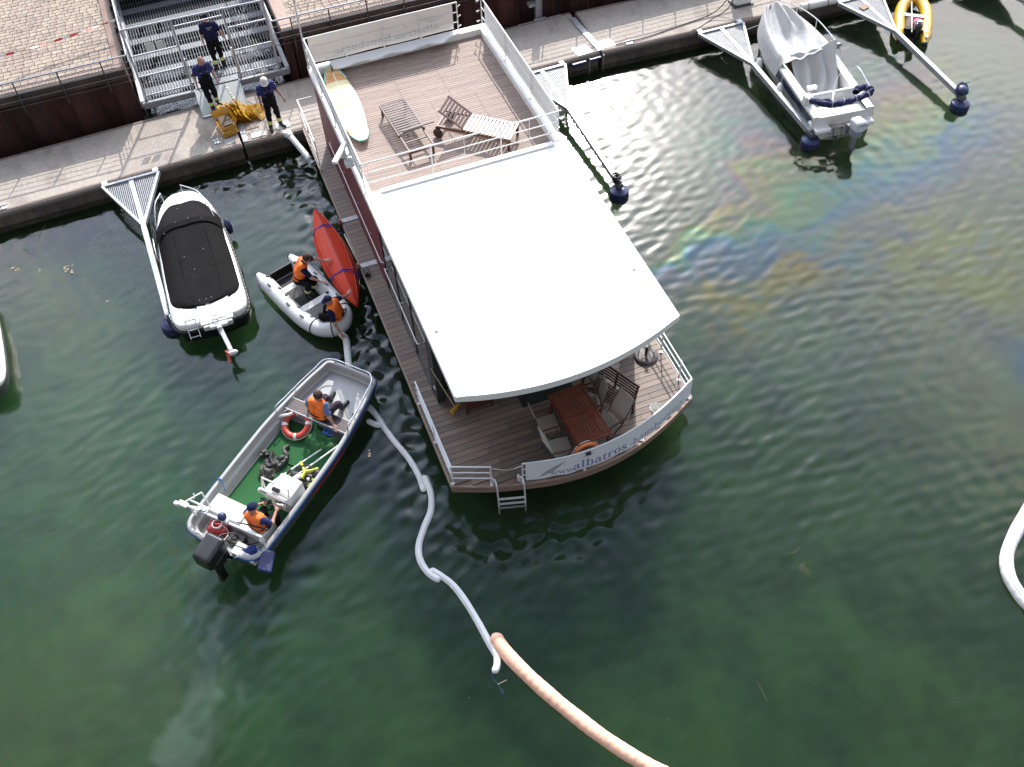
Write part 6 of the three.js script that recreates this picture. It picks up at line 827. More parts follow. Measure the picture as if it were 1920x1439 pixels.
// ---------- speedboat under white covers ----------
{
  const t = thing('speedboat', 'white speedboat with navy side stripe half covered by pale tarpaulins', 'boat', [14.08, 0, 4.78], 173 * RAD), L = 5.75, n = 40; t.scale.z = 0.91;
  const bm = (s) => 0.95 * (s < 2.9 ? 1 - 0.03 * (1 - s / 2.9) : Math.pow(clamp(1 - ((s - 2.9) / (L - 2.9)) ** 2.3), 0.62)) + 0.02, sh = (s) => 0.76 + 0.28 * (s / L) ** 1.6;
  const side = (k0, y0, k1, y1, mat, name, nn = 1) => obj(name, [-1, 1].map((q) => grid(n, nn, (i, j) => { const s = i / n * L, f = j / nn; return [q * bm(s) * mix(k0, k1, f), mix(typeof y0 === 'function' ? y0(s) : y0, typeof y1 === 'function' ? y1(s) : y1, f), s]; })), mat, t);
  side(0.05, -0.35, 0.76, -0.02, mGel, 'bottom'); side(0.76, -0.02, 0.86, (s) => sh(s) * 0.42, mGel, 'lower_side'); side(0.86, (s) => sh(s) * 0.42, 0.955, (s) => sh(s) * 0.84, M([0.012, 0.016, 0.09], 0.2, { clearcoat: 0.5 }), 'navy_stripe'); side(0.955, (s) => sh(s) * 0.84, 1.0, (s) => sh(s) - 0.02, mGel, 'upper_side'); side(1.0, (s) => sh(s) - 0.02, 0.985, (s) => sh(s) + 0.03, mGel, 'gunwale_lip');
  obj('side_deck', [-1, 1].map((q) => grid(n, 2, (i, j) => { const s = i / n * L, w = bm(s); return [q * Math.max(0.0, w * 0.985 - [0, 0.1, 0.24][j] * (s < 4.6 ? 1 : clamp((L - s) / 1.15))), sh(s) + [0.03, 0.05, 0.04][j], s]; })), mGel, t);
  for (const q of [-1, 1]) obj('cockpit_wall', grid(20, 1, (i, j) => { const s = 0.55 + i / 20 * 3.0; return [q * (bm(s) * 0.985 - 0.24 - 0.04 * j), j ? 0.2 : sh(s) + 0.04, s]; }), mGel, t);
  obj('cockpit_floor', slab([[-0.74, 0.4], [0.74, 0.4], [0.74, 3.6], [-0.74, 3.6]], 0.16, 0.2), mGelGrey, t);
  obj('transom', [rbox(1.9, 0.78, 0.06, 0.02, 0, 0.36, 0.02), rbox(1.46, 0.4, 0.12, 0.05, 0, 0.55, 0.5)], mGel, t);
  for (const q of [-1, 1]) obj('swim_platform', [rbox(0.52, 0.16, 0.66, 0.075, q * 0.66, 0.42, 0.02, 0, 0, 0, 4)], mGel, t);
  obj('stern_deck', [rbox(1.5, 0.06, 0.62, 0.025, 0, 0.66, 0.34), rbox(0.5, 0.1, 0.4, 0.04, 0.42, 0.7, 0.3)], mGel, t); obj('stern_well', rbox(0.8, 0.3, 0.3, 0.05, 0, 0.3, -0.02), M([0.5, 0.49, 0.47], 0.5, { map: T.dirt }), t);
  { const b = grp('stern_seat', t); for (const [x, w] of [[0.36, 0.66], [-0.36, 0.66]]) { obj('seat_cushion', rbox(w, 0.16, 0.5, 0.06, x, 0.5, 1.2, 0, 0, 0, 4), mGel, b); obj('seat_back', rbox(w, 0.44, 0.16, 0.07, x, 0.78, 0.82, 0, 0.18, 0, 4), mGel, b); } }
  obj('stern_locker', [rbox(0.24, 0.3, 0.3, 0.06, 0.84, 0.92, 0.75, 0, 0, 0, 3), rbox(0.3, 0.12, 0.16, 0.03, 0.3, 0.68, 1.6)], mGel, t);
  obj('wood_door', [rbox(0.32, 0.5, 0.03, 0.008, 0.5, 0.55, 3.0, 0.3)], M([0.42, 0.22, 0.07], 0.5, { map: T.grain }), t);
  obj('console_pod', rbox(0.5, 0.5, 0.6, 0.08, -0.45, 0.5, 2.9, 0, 0, 0, 3), mGel, t); obj('side_locker', rbox(0.05, 0.22, 0.5, 0.01, -0.7, 0.72, 2.3), M([0.36, 0.32, 0.24], 0.6), t);
  obj('bow_rail', [tube([[-0.12, 1.38, 5.45], [-0.5, 1.36, 5.0], [-0.8, 1.3, 4.3], [-0.95, 1.2, 3.5], [-1.0, 1.05, 2.7], [-0.98, 0.86, 2.4]], 0.017, 8, 60), ...[[-0.5, 5.0, 1.36], [-0.82, 4.2, 1.29], [-0.96, 3.3, 1.17]].map(([x, z, y]) => bar([x, sh(z) + 0.04, z - 0.06], [x, y, z], 0.013))], mSteel, t);
  obj('side_handrail', [tube([[0.86, 0.85, 2.75], [0.88, 1.0, 2.65], [0.9, 1.02, 1.6], [0.9, 1.08, 0.5]], 0.014, 7, 40), tube([[-0.8, 0.86, 1.6], [-0.86, 1.3, 1.4], [-0.86, 1.22, 0.35]], 0.014, 7, 40)], mSteel, t);
  // dark blue rolled hood on a hoop across the stern
  obj('rolled_hood', [vtube([[0.92, 1.12, 0.42], [0.82, 1.18, 0.22], [0.55, 1.14, 0.05], [0, 1.16, 0.0], [-0.5, 1.2, 0.06], [-0.78, 1.24, 0.12]], (q, a) => 0.092 + 0.018 * Math.sin(q * 40 + a * 2) * Math.cos(a * 3), 14, 60), vtube([[0.9, 1.14, 0.3], [0.6, 1.2, 0.2], [0.4, 1.16, 0.0]], (q) => 0.06 + 0.02 * Math.sin(q * 12), 10, 24), vtube([[-0.78, 1.26, 0.1], [-0.72, 1.26, 0.34], [-0.5, 1.22, 0.42], [-0.4, 1.2, 0.3]], (q, a) => 0.1 + 0.02 * Math.sin(q * 22 + a), 12, 30)], M([0.012, 0.015, 0.07], 0.7, { ...bump(T.cloth, 0.03) }), t);
  obj('hood_lashing', [0.45, 0.12, -0.25, -0.62].map((x, k) => torus(0.1, 0.008, 0, 0, 0, 18, Math.PI * 2, false).rotateY(1.2 + 0.2 * k).translate(x, 1.16 + 0.015 * k, 0.03)), mWhiteRope, t);
  obj('hood_hoop', [tube([[0.92, 0.85, 0.7], [0.95, 1.1, 0.45]], 0.014, 6, 10), tube([[-0.88, 0.85, 0.7], [-0.86, 1.22, 0.2]], 0.014, 6, 10), bar([0.0, 0.6, 0.3], [0, 1.1, 0.02], 0.009), tube([[0, 0.98, 0.86], [-0.3, 1.14, 1.3], [-0.7, 1.2, 1.5], [-0.82, 1.0, 1.4]], 0.009, 5, 30)], mSteel, t);
  { const e = grp('outboard_engine', t); e.position.z = -0.3; obj('cowling', rbox(0.34, 0.36, 0.46, 0.1, -0.1, 0.82, -0.42, 0.1, 0.1, 0, 5), M([0.66, 0.67, 0.70], 0.25, { clearcoat: 0.4 }), e); obj('cowl_lower', rbox(0.3, 0.3, 0.36, 0.08, -0.1, 0.56, -0.4, 0.1, 0, 0, 3), M([0.25, 0.28, 0.32], 0.4), e); obj('leg', [rbox(0.12, 0.8, 0.2, 0.04, -0.1, 0.1, -0.4), rbox(0.24, 0.3, 0.14, 0.03, -0.06, 0.5, -0.12)], M([0.2, 0.21, 0.22], 0.4), e); obj('cowl_stripe', rbox(0.2, 0.02, 0.05, 0.006, -0.12, 0.93, -0.64, 0.1, 0.9), mDarkSteel, e); obj('rigging', Array.from({ length: 5 }, (_, k) => tube([[0.3 + 0.04 * k, 0.5, 0.18], [0.2, 0.62 + 0.02 * k, 0.05 - 0.03 * k], [0.0, 0.62, -0.14]], 0.014, 6, 20)), k0(), e); }
  obj('boarding_ladder', [...[0.5, 0.24].map((x) => pipe([[x, 0.52, -0.36], [x, 0.66, -0.5], [x, 0.1, -0.58]], 0.013)), bar([0.24, 0.3, -0.55], [0.5, 0.3, -0.55], 0.012)], mDarkSteel, t);
  function k0() { return M([0.28, 0.12, 0.09], 0.5); }
  // the tarpaulin over the bow: two raised edges, a deep sag between them
  const tp = M([0.46, 0.455, 0.445], 0.85, { ...bump(T.cloth, 0.012) }), fold = (u, v) => 0.05 * Math.sin(u * 9 + 3 * v) + 0.05 * (fbm(u * 5, v * 4, 4, 97) - 0.5);
  obj('bow_cover', grid(48, 44, (i, j) => { const s = mix(2.62, L + 0.02, j / 44), u = i / 24 - 1, w = bm(s) + 0.05, f = j / 44;
    const crest = 0.27 * Math.exp(-(((u - 0.82) / 0.1) ** 2)) * sstep(0.0, 0.12, f) * sstep(1.02, 0.86, f) * (0.75 + 0.25 * f);
    const edge = crest + 0.26 * Math.exp(-(((u + 0.02 + 0.3 * (1 - f)) / 0.16) ** 2)) * sstep(0.42, 0.7, f) * sstep(1.03, 0.92, f) + 0.2 * Math.exp(-(((u + 0.5) / 0.13) ** 2)) * sstep(0.35, 0.6, f) * sstep(1.0, 0.85, f) + 0.14 * Math.exp(-(((u + 0.72) / 0.14) ** 2)) * sstep(0.0, 0.1, f) * sstep(0.5, 0.2, f);
    const sag = -0.2 * Math.exp(-(((u - 0.25) / 0.4) ** 2)) * Math.exp(-(((f - 0.45) / 0.3) ** 2)), ridge2 = (0.40 * (0.5 - 0.5 * u) + 0.06) * Math.exp(-((f / 0.1) ** 2));
    const drop = Math.abs(u) > 0.9 ? -(Math.abs(u) - 0.9) * (u > 0 ? 4.2 : 1.6) : 0;
    return [u * w * (1 + (u > 0.9 ? 0.03 : 0)), sh(s) + 0.07 + edge + sag + ridge2 + drop * 0.9 + 0.6 * fold(u + 1, f * 2) * (1 - u * u * 0.6) + 0.045 * Math.sin(u * 16 + f * 5) * (1 - Math.abs(u)) , s + (f < 0.02 ? 0 : 0)]; }), tp, t);
  // the second sheet hangs from the windscreen top down into the cockpit
  obj('hanging_cover', grid(30, 40, (i, j) => { const u = i / 30, f = j / 40, top = V(mix(-0.78, 0.62, u), mix(1.5, 1.12, u) - 0.14 * Math.sin(u * Math.PI), mix(2.66, 2.9, u)), bot = V(mix(-0.42, 0.4, u), 0.34 + 0.08 * Math.sin(u * 9), mix(1.25, 1.55, u)); const q = top.lerp(bot, f), k = Math.sin(f * Math.PI * 0.9); return [q.x + 0.05 * Math.sin(f * 7 + u * 5), q.y - 0.16 * k + 0.075 * Math.sin(u * 19 + 1.3 * Math.sin(f * 4)) * (0.3 + k), q.z - 0.03 * Math.cos(u * 19)]; }), tp, t);
  obj('cover_cord', [tube([[0.75, 1.0, 4.9], [1.2, 0.7, 5.2], [1.45, 0.52, 5.5]], 0.008, 5, 20), tube([[-0.3, 1.1, 5.5], [-0.7, 1.0, 5.9], [-1.0, 0.62, 6.1]], 0.008, 5, 20), tube([[-0.2, 1.1, 5.6], [-0.5, 1.2, 6.0], [-0.9, 1.6, 6.3]], 0.008, 5, 20)], mWhiteRope, t);
}
for (const [x, z, l, r] of [[13.28, 1.45, 'white fender nearer the bow of the speedboat', 0.5], [13.24, 2.75, 'white fender nearer the stern of the speedboat', 0.42]]) { const t = thing('boat_fender', l, 'fender', [x, 0.42, z], 0.12, 'fenders on the speedboat'); obj('body', vtube([[0.07, r * 0.5, -0.08], [0, 0, 0], [-0.05, -r * 0.5, 0.06]], (q) => 0.115 * Math.pow(Math.sin(Math.PI * clamp(q * 0.94 + 0.03)), 0.5), 16, 26), mGel, t); obj('cord', bar([0.07, r * 0.5, -0.08], [0.14, r * 0.5 + 0.22, -0.12], 0.008, 5), mWhiteRope, t); }
{ // yellow dinghy
  const th = 143 * RAD, t = thing('yellow_dinghy', 'small yellow inflatable dinghy with outboard and pink bag at the top right', 'inflatable boat', [18.72, 0, 1.72], th), ye = M([0.70, 0.40, 0.025], 0.3, { map: T.dirt, clearcoat: 0.35, clearcoatRoughness: 0.2 });
  const path = [[-0.4, 0.2, -0.32], [-0.41, 0.2, 0.2], [-0.42, 0.21, 1.0], [-0.36, 0.24, 1.6], [-0.17, 0.28, 1.98], [0, 0.29, 2.06], [0.17, 0.28, 1.98], [0.36, 0.24, 1.6], [0.42, 0.21, 1.0], [0.41, 0.2, 0.2], [0.4, 0.2, -0.32]], rad = (q) => 0.185 * Math.min(1, 0.42 + Math.min(q, 1 - q) * 7);
  obj('tube', vtube(path, rad, 20, 110), ye, t); for (const s of [-1, 1]) { obj('cone_end', ball(0.085, s * 0.4, 0.2, -0.33, 12), mBlack, t); obj('grey_cone_patch', ball(0.07, s * 0.42, 0.34, -0.12, 12, 0.9, 0.5, 1.7), M([0.42, 0.40, 0.38], 0.5), t); }
  obj('floor', slab([[-0.28, 0.05], [0.28, 0.05], [0.28, 1.5], [-0.28, 1.5]], 0.06, 0.09), M([0.10, 0.07, 0.055], 0.7), t); obj('transom', rbox(0.6, 0.34, 0.05, 0.01, 0, 0.24, 0.1), mBlack, t); obj('bench', rbox(0.66, 0.03, 0.18, 0.008, 0, 0.36, 0.95), M([0.36, 0.37, 0.37], 0.5), t);
  for (const [x, z] of [[-0.5, 0.3], [-0.5, 0.8], [-0.48, 1.3], [0.5, 0.5], [0.49, 1.2], [-0.4, 0.75], [0.43, 0.85]]) obj('line_patch', ball(0.04, x, 0.32 + 0.02, z, 10, 1, 0.6, 1.1), mBlack, t);
  { const e = grp('outboard_engine', t); obj('cowling', [rbox(0.24, 0.26, 0.28, 0.08, -0.1, 0.56, 0.04, 0, 0, 0, 4)], M([0.05, 0.05, 0.055], 0.3, { clearcoat: 0.5 }), e); obj('starter_cover', [cyl(0.07, 0.05, -0.1, 0.71, 0.06, 16), torus(0.06, 0.012, -0.1, 0.73, 0.06, 16)], M([0.5, 0.5, 0.5], 0.3, { metalness: 0.6 }), e); obj('tiller', bar([-0.05, 0.5, 0.1], [0.08, 0.52, 0.42], 0.02), mDarkSteel, e); obj('leg', rbox(0.09, 0.7, 0.14, 0.03, -0.1, 0.12, -0.08), mBlack, e); }
  const w = (x, y, z) => { const v = V(x, y, z).applyAxisAngle(V(0, 1, 0), th); return [v.x + 18.72, y, v.z + 1.72]; };
  tag(obj('oar', [bar(w(0.06, 0.4, 0.15), w(0.14, 0.5, 1.5), 0.017), bar(w(0.06, 0.4, 0.15), w(0.05, 0.38, -0.05), 0.012)], mWhite), 'white oar laid across the bench of the yellow dinghy', 'oar');
  const o = obj('pink_bag', ball(0.17, 0, 0.14, 0, 18, 0.95, 0.75, 1.5), M([0.55, 0.02, 0.12], 0.55, { ...bump(T.cloth, 0.03) })); o.position.set(...w(-0.12, 0.09, 0.78)); o.rotation.y = th; tag(o, 'pink red bag in the floor of the yellow dinghy', 'bag');
}
// ---------- people ----------
const headGeo = (() => {
  const b = bones([[0, 0.035, -0.02, 0.094, 0, 0.03, 0.012, 0.088], [0, -0.045, 0.03, 0.066, 0, -0.078, 0.052, 0.042], [-0.03, -0.02, 0.04, 0.055, 0.03, -0.02, 0.04, 0.055], [0, -0.1, -0.02, 0.055, 0, -0.03, -0.02, 0.07]], 0.03), nose = bones([[0, 0.012, 0.088, 0.011, 0, -0.026, 0.106, 0.016]], 0.01), ears = bones([[0.088, 0.012, -0.012, 0.014, 0.086, -0.03, -0.004, 0.012], [-0.088, 0.012, -0.012, 0.014, -0.086, -0.03, -0.004, 0.012]], 0.01), sock = bones([[-0.034, 0.006, 0.094, 0.016, -0.034, 0.006, 0.098, 0.016], [0.034, 0.006, 0.094, 0.016, 0.034, 0.006, 0.098, 0.016]], 0.01), lips = bones([[-0.02, -0.062, 0.086, 0.009, 0.02, -0.062, 0.086, 0.009]], 0.01);
  return nets((x, y, z) => Math.max(smin(smin(smin(b.f(x, y, z), nose.f(x, y, z), 0.016), ears.f(x, y, z), 0.01), lips.f(x, y, z), 0.008), -sock.f(x, y, z) + 0.004), [-0.12, -0.17, -0.13], [0.12, 0.15, 0.14], 0.0065);
})();
const handCache = {};
function handGeo(curl) {                               // palm and five fingers; +y along the fingers, +z out of the palm, +x the thumb side
  return handCache[curl] ??= (() => {
    const L = [[-0.024, 0.02, 0, 0.016, -0.03, 0.085, 0, 0.013], [0, 0.01, 0, 0.019, 0, 0.088, 0, 0.0145], [0.022, 0.02, 0, 0.017, 0.028, 0.085, 0, 0.0135], [0, -0.03, 0, 0.026, 0, 0.015, 0, 0.021]];
    const F = [[0.03, 0.09, 0.072, 0.0088], [0.0105, 0.096, 0.08, 0.0092], [-0.0095, 0.094, 0.074, 0.0088], [-0.029, 0.086, 0.058, 0.0078]], out = [bones(L, 0.018)];
    F.forEach(([x, y, l, r], k) => { const sp = x * 1.6, a = curl * (1 + 0.12 * k), p1 = [x + sp * l * 0.5, y + Math.cos(a) * l * 0.5, Math.sin(a) * l * 0.5], a2 = a * 2.1, p2 = [p1[0] + sp * l * 0.2, p1[1] + Math.cos(a2) * l * 0.5, p1[2] + Math.sin(a2) * l * 0.5]; out.push(bones([[x, y - 0.012, 0, r * 1.1, ...p1, r], [...p1, r, ...p2, r * 0.85]], 0.004)); });
    const t = 0.35 + curl * 0.6; out.push(bones([[0.026, 0.02, 0.004, 0.0135, 0.055, 0.058, 0.012 + 0.012 * t, 0.0105], [0.055, 0.058, 0.012 + 0.012 * t, 0.0105, 0.064 - 0.02 * t, 0.092, 0.018 + 0.03 * t, 0.0085]], 0.006));
    const lo = [0, 1, 2].map((k) => Math.min(...out.map((o) => o.lo[k]))), hi = [0, 1, 2].map((k) => Math.max(...out.map((o) => o.hi[k])));
    return nets((x, y, z) => { let v = out[0].f(x, y, z); for (let i = 1; i < out.length; i++) v = smin(v, out[i].f(x, y, z), 0.006); return v; }, lo, hi, 0.005);
  })();
}
function placed(g, x, y, z, p) { const m = new THREE.Matrix4().makeBasis(x, y, z).setPosition(p); const q = g.clone().applyMatrix4(m); if (m.determinant() < 0) { const i = q.index.array; for (let k = 0; k < i.length; k += 3) { const t = i[k]; i[k] = i[k + 1]; i[k + 1] = t; } } return q; }
const mSkin = [[0.40, 0.215, 0.15], [0.44, 0.25, 0.18], [0.36, 0.19, 0.13]].map((c) => M(c, 0.55)), cNavy = M([0.011, 0.014, 0.045], 0.85, { specularIntensity: 0.3, ...bump(T.cloth, 0.012) }), cBlack = M([0.0065, 0.0065, 0.008], 0.85, { specularIntensity: 0.3, ...bump(T.cloth, 0.014) }), cRoyal = M([0.016, 0.022, 0.105], 0.85, bump(T.cloth, 0.012)), cOrange = M([0.85, 0.165, 0.018], 0.6, bump(T.cloth, 0.012)), cBlueGrey = M([0.10, 0.15, 0.30], 0.85, bump(T.cloth, 0.012)), cBoot = M([0.01, 0.01, 0.011], 0.45), cBand = M([0.62, 0.66, 0.24], 0.5), cPurple = M([0.028, 0.02, 0.034], 0.85, bump(T.cloth, 0.014));
function cloth(list, cell, k, fr, am) { const b = bones(list, k); return nets((x, y, z) => { const d = b.f(x, y, z); return Math.abs(d) > 0.03 ? d : d + am * (Math.sin(y * fr * 3 + 3 * vnoise(x * fr, z * fr, 7) + x * fr) * 0.6 + 2 * vnoise(x * fr * 1.6, y * fr * 1.1 + z * fr, 9) - 1); }, b.lo, b.hi, cell); }
const STAND = { pel: [0, 0.95, 0], nek: [0, 1.49, 0], hed: [0, 1.64, 0.03], shL: [0.185, 1.42, 0], shR: [-0.185, 1.42, 0], elL: [0.255, 1.15, -0.02], elR: [-0.255, 1.15, -0.02], wrL: [0.275, 0.92, 0.06], wrR: [-0.275, 0.92, 0.06], kL: [0.11, 0.5, 0.03], kR: [-0.11, 0.5, 0.03], aL: [0.12, 0.09, -0.02], aR: [-0.12, 0.09, -0.02] };
function person(label, base, turn, pose, o) {          // joints relative to `from` in the local frame; +z is the way the frame faces, +x its left
  const t = thing('person', label, 'person', base, turn), J = {}, f = o.from ?? [0, 0, 0], S = o.scale ?? 1;
  for (const [k, v] of Object.entries({ ...STAND, ...pose })) J[k] = V(...v).sub(V(...f)).multiplyScalar(S);
  const X = J.shL.clone().sub(J.shR).normalize(), U = J.nek.clone().sub(J.pel).normalize(), Fw = X.clone().cross(U).normalize(), at = (u, x = 0, z = 0) => J.pel.clone().lerp(J.nek, u).addScaledVector(X, x).addScaledVector(Fw, z);
  const hip = (s) => (pose[s > 0 ? 'hL' : 'hR'] ? J[s > 0 ? 'hL' : 'hR'] : at(-0.04, 0.09 * s)), cap1 = (a, ra, b, rb) => [a.x, a.y, a.z, ra, b.x, b.y, b.z, rb];
  const foot = (s) => { const k = J[s > 0 ? 'kL' : 'kR'], a = J[s > 0 ? 'aL' : 'aR'], d = pose[s > 0 ? 'tL' : 'tR'] ? J[s > 0 ? 'tL' : 'tR'].clone().sub(a) : V(0.05 * s, -0.05, 0.18); void k; return [a, a.clone().add(d)]; };
  const torso = (g, u0 = 0.02, u1 = 0.86) => [cap1(at(u0, 0.07), 0.105 + g, at(u1 * 0.62, 0.075), 0.1 + g), cap1(at(u0, -0.07), 0.105 + g, at(u1 * 0.62, -0.075), 0.1 + g), cap1(at(u1 * 0.62, 0.075, 0.01), 0.1 + g, at(u1, 0.1, 0.0), 0.085 + g), cap1(at(u1 * 0.62, -0.075, 0.01), 0.1 + g, at(u1, -0.1, 0.0), 0.085 + g)];
  const arm = (s, g, to = 1) => { const a = J[s > 0 ? 'shL' : 'shR'], e = J[s > 0 ? 'elL' : 'elR'], w = J[s > 0 ? 'wrL' : 'wrR'], b = [cap1(a, 0.056 + g, to < 1 ? a.clone().lerp(e, to) : e, to < 1 ? 0.05 + g * 1.3 : 0.042 + g)]; if (to >= 1) b.push(cap1(e, 0.042 + g, w, 0.028 + g)); return b; };
  const leg = (s, g, u0 = 0, u1 = 1) => { const h = hip(s), k = J[s > 0 ? 'kL' : 'kR'], a = J[s > 0 ? 'aL' : 'aR'], b = []; if (u0 <= 0) b.push(cap1(h, 0.088 + g, k, 0.056 + g)); b.push(cap1(k.clone().lerp(a, Math.max(0, u0)), mix(0.056, 0.04, Math.max(0, u0)) + g, k.clone().lerp(a, u1), mix(0.056, 0.04, u1) + g)); return b; };
  const nk = cap1(at(0.93), 0.062, J.hed.clone().add(V(0, -0.05, 0).addScaledVector(Fw, -0.015)), 0.054), sh = [cap1(J.shL, 0.06, at(0.96, 0.03), 0.055), cap1(J.shR, 0.06, at(0.96, -0.03), 0.055)];
  const feet = [1, -1].flatMap((s) => { const [a, b] = foot(s); return [cap1(a, 0.042, b, 0.03)]; });
  const skin = M([0, 0, 0]); skin.copy(mSkin[o.skin ?? 0]);
  const parts = [solid([...torso(0), ...sh, nk, ...arm(1, 0), ...arm(-1, 0), ...leg(1, 0), ...leg(-1, 0), ...feet], 0.013, 0.045)];
  // head turned towards where the person looks
  const look = V(...(o.look ?? [0, 0, 1])).normalize(), hx = V(0, 1, 0).cross(look).normalize(), hy = look.clone().cross(hx), HM = new THREE.Matrix4().makeBasis(hx, hy, look).setPosition(J.hed), onHead = (g) => g.applyMatrix4(HM);
  parts.push(onHead(headGeo.clone()));
  for (const s of [1, -1]) { const e = J[s > 0 ? 'elL' : 'elR'], w = J[s > 0 ? 'wrL' : 'wrR'], d = o[s > 0 ? 'dirL' : 'dirR'] ? V(...o[s > 0 ? 'dirL' : 'dirR']).normalize() : w.clone().sub(e).normalize(); let n = V(...(o[s > 0 ? 'palmL' : 'palmR'] ?? [-s, 0, 0.25])); n.addScaledVector(d, -n.dot(d)).normalize(); const th = s > 0 ? n.clone().cross(d) : d.clone().cross(n); parts.push(placed(handGeo(o[s > 0 ? 'curlL' : 'curlR'] ?? 0.45), th, d, n, w.clone().addScaledVector(d, 0.03))); }
  obj('body', parts, skin, t);
  obj('eyes', onHead(join([ball(0.011, -0.034, 0.006, 0.083, 8), ball(0.011, 0.034, 0.006, 0.083, 8)])), M([0.03, 0.02, 0.018], 0.3), t);
  obj('mouth', onHead(join([rbox(0.042, 0.006, 0.008, 0.003, 0, -0.061, 0.092)])), M([0.25, 0.07, 0.06], 0.6), t);
  // clothes
  obj('shirt', cloth([...torso(0.016, 0.1), ...sh.map((b) => b.map((v, i) => (i === 3 || i === 7 ? v + 0.016 : v))), cap1(at(0.95), 0.075, at(1.0), 0.066), ...arm(1, 0.017, o.sleeve ?? 0.66), ...arm(-1, 0.017, o.sleeve ?? 0.66)], 0.0135, 0.04, 14, 0.007), o.shirt, t);
  const bib = o.bib ? [cap1(at(0.05, 0.06), 0.128, at(0.5, 0.06, 0.012), 0.121), cap1(at(0.05, -0.06), 0.128, at(0.5, -0.06, 0.012), 0.121)] : [];
  obj('trousers', cloth([cap1(at(-0.02, 0.06), 0.125, at(0.14, 0.06), 0.118), cap1(at(-0.02, -0.06), 0.125, at(0.14, -0.06), 0.118), ...bib, ...leg(1, 0.022, 0, 0.86), ...leg(-1, 0.022, 0, 0.86)], 0.0135, 0.04, 11, 0.009), o.trousers, t);
  for (const s of [1, -1]) { const [a, b] = foot(s), k = J[s > 0 ? 'kL' : 'kR']; obj('boot', solid([cap1(k.clone().lerp(a, 0.78), 0.062, a, 0.056), cap1(a.clone().add(V(0, -0.02, 0)), 0.056, b, 0.046), cap1(a.clone().add(V(0, -0.03, 0)), 0.05, b.clone().add(V(0, -0.012, 0)), 0.04)], 0.012, 0.03), cBoot, t); if (o.bands) obj('reflective_band', solid(leg(s, 0.034, 0.62, 0.69), 0.012, 0.02), cBand, t); }
  if (o.bib) { obj('strap', [1, -1].map((s) => tube([at(0.52, 0.085 * s, 0.125), at(0.8, 0.08 * s, 0.13), at(0.98, 0.075 * s, 0.05), at(0.95, 0.06 * s, -0.08), at(0.5, 0.03 * s, -0.135)], 0.014, 6, 30)), o.trousers, t); obj('buckle', [1, -1].map((s) => { const p = at(0.66, 0.085 * s, 0.138); return ball(0.018, p.x, p.y, p.z, 8, 1, 1, 0.5); }), mSteel, t); }
  if (o.vest) {
    const vs = M([0, 0, 0]); vs.copy(o.vest);
    obj('life_vest', cloth([...torso(0.044, 0.16, 0.84), cap1(at(0.92, 0.1), 0.085, at(0.92, -0.1), 0.085), cap1(at(0.98, 0.09, -0.03), 0.06, at(0.98, -0.09, -0.03), 0.06), cap1(at(0.55, 0.1, 0.09), 0.08, at(0.85, 0.08, 0.07), 0.07), cap1(at(0.55, -0.1, 0.09), 0.08, at(0.85, -0.08, 0.07), 0.07)], 0.0135, 0.04, 8, 0.009), vs, t);
    obj('vest_belt', tube(Array.from({ length: 20 }, (_, k) => { const a = k / 20 * Math.PI * 2; return at(0.24, Math.cos(a) * 0.222, Math.sin(a) * 0.158); }), 0.016, 6, 60, true), cBlack, t);
    obj('vest_seam', [tube([at(0.3, 0, -0.152), at(0.6, 0, -0.152), at(0.88, 0, -0.135)], 0.006, 5, 20), tube([at(0.86, -0.12, -0.12), at(0.9, 0, -0.135), at(0.86, 0.12, -0.12)], 0.006, 5, 20)], M([0.5, 0.09, 0.012], 0.6), t);
    { const p = at(0.78, o.badge ?? 0.1, 0.14); obj('vest_patch', ball(0.04, p.x, p.y, p.z, 10, 1, 0.8, 0.4), M([0.8, 0.72, 0.5], 0.4), t); }
  }
  if (o.hair) obj('hair', onHead(nets((x, y, z) => { const r = Math.hypot(x, (y - 0.035) * 0.98, z + 0.012) - 0.107 - 0.004 * Math.sin(x * 90) * Math.sin(z * 80), cutF = Math.max(-(y - 0.045 + (z > 0 ? -0.1 * z : 0.55 * z)), -1); return Math.max(r, -(y + 0.02 - z * 0.62)); void cutF; }, [-0.13, -0.12, -0.14], [0.13, 0.16, 0.13], 0.0075)), o.hair, t);
  if (o.cap) { obj('cap', [onHead(nets((x, y, z) => Math.max(Math.hypot(x, (y - 0.03) * 0.95, (z + 0.008) * 0.95) - 0.108, -(y - 0.045 - 0.1 * z)), [-0.13, 0, -0.14], [0.13, 0.17, 0.14], 0.0075)), onHead(join([grid(14, 4, (i, j) => { const a = mix(-1.15, 1.15, i / 14), r = 0.102 + j / 4 * 0.07 * Math.cos(a * 0.9); return [Math.sin(a) * r * 0.92, 0.052 - 0.012 * j / 4 - 0.016 * a * a * j / 4, Math.cos(a) * r]; }).translate(0, 0, 0.0)])), onHead(ball(0.01, 0, 0.143, -0.01, 8))], o.cap, t); }
  if (o.watch) { const e = J.elR, w = J.wrR; obj('watch', bar(e.clone().lerp(w, 0.92), e.clone().lerp(w, 0.99), 0.036, 12), cBoot, t); }
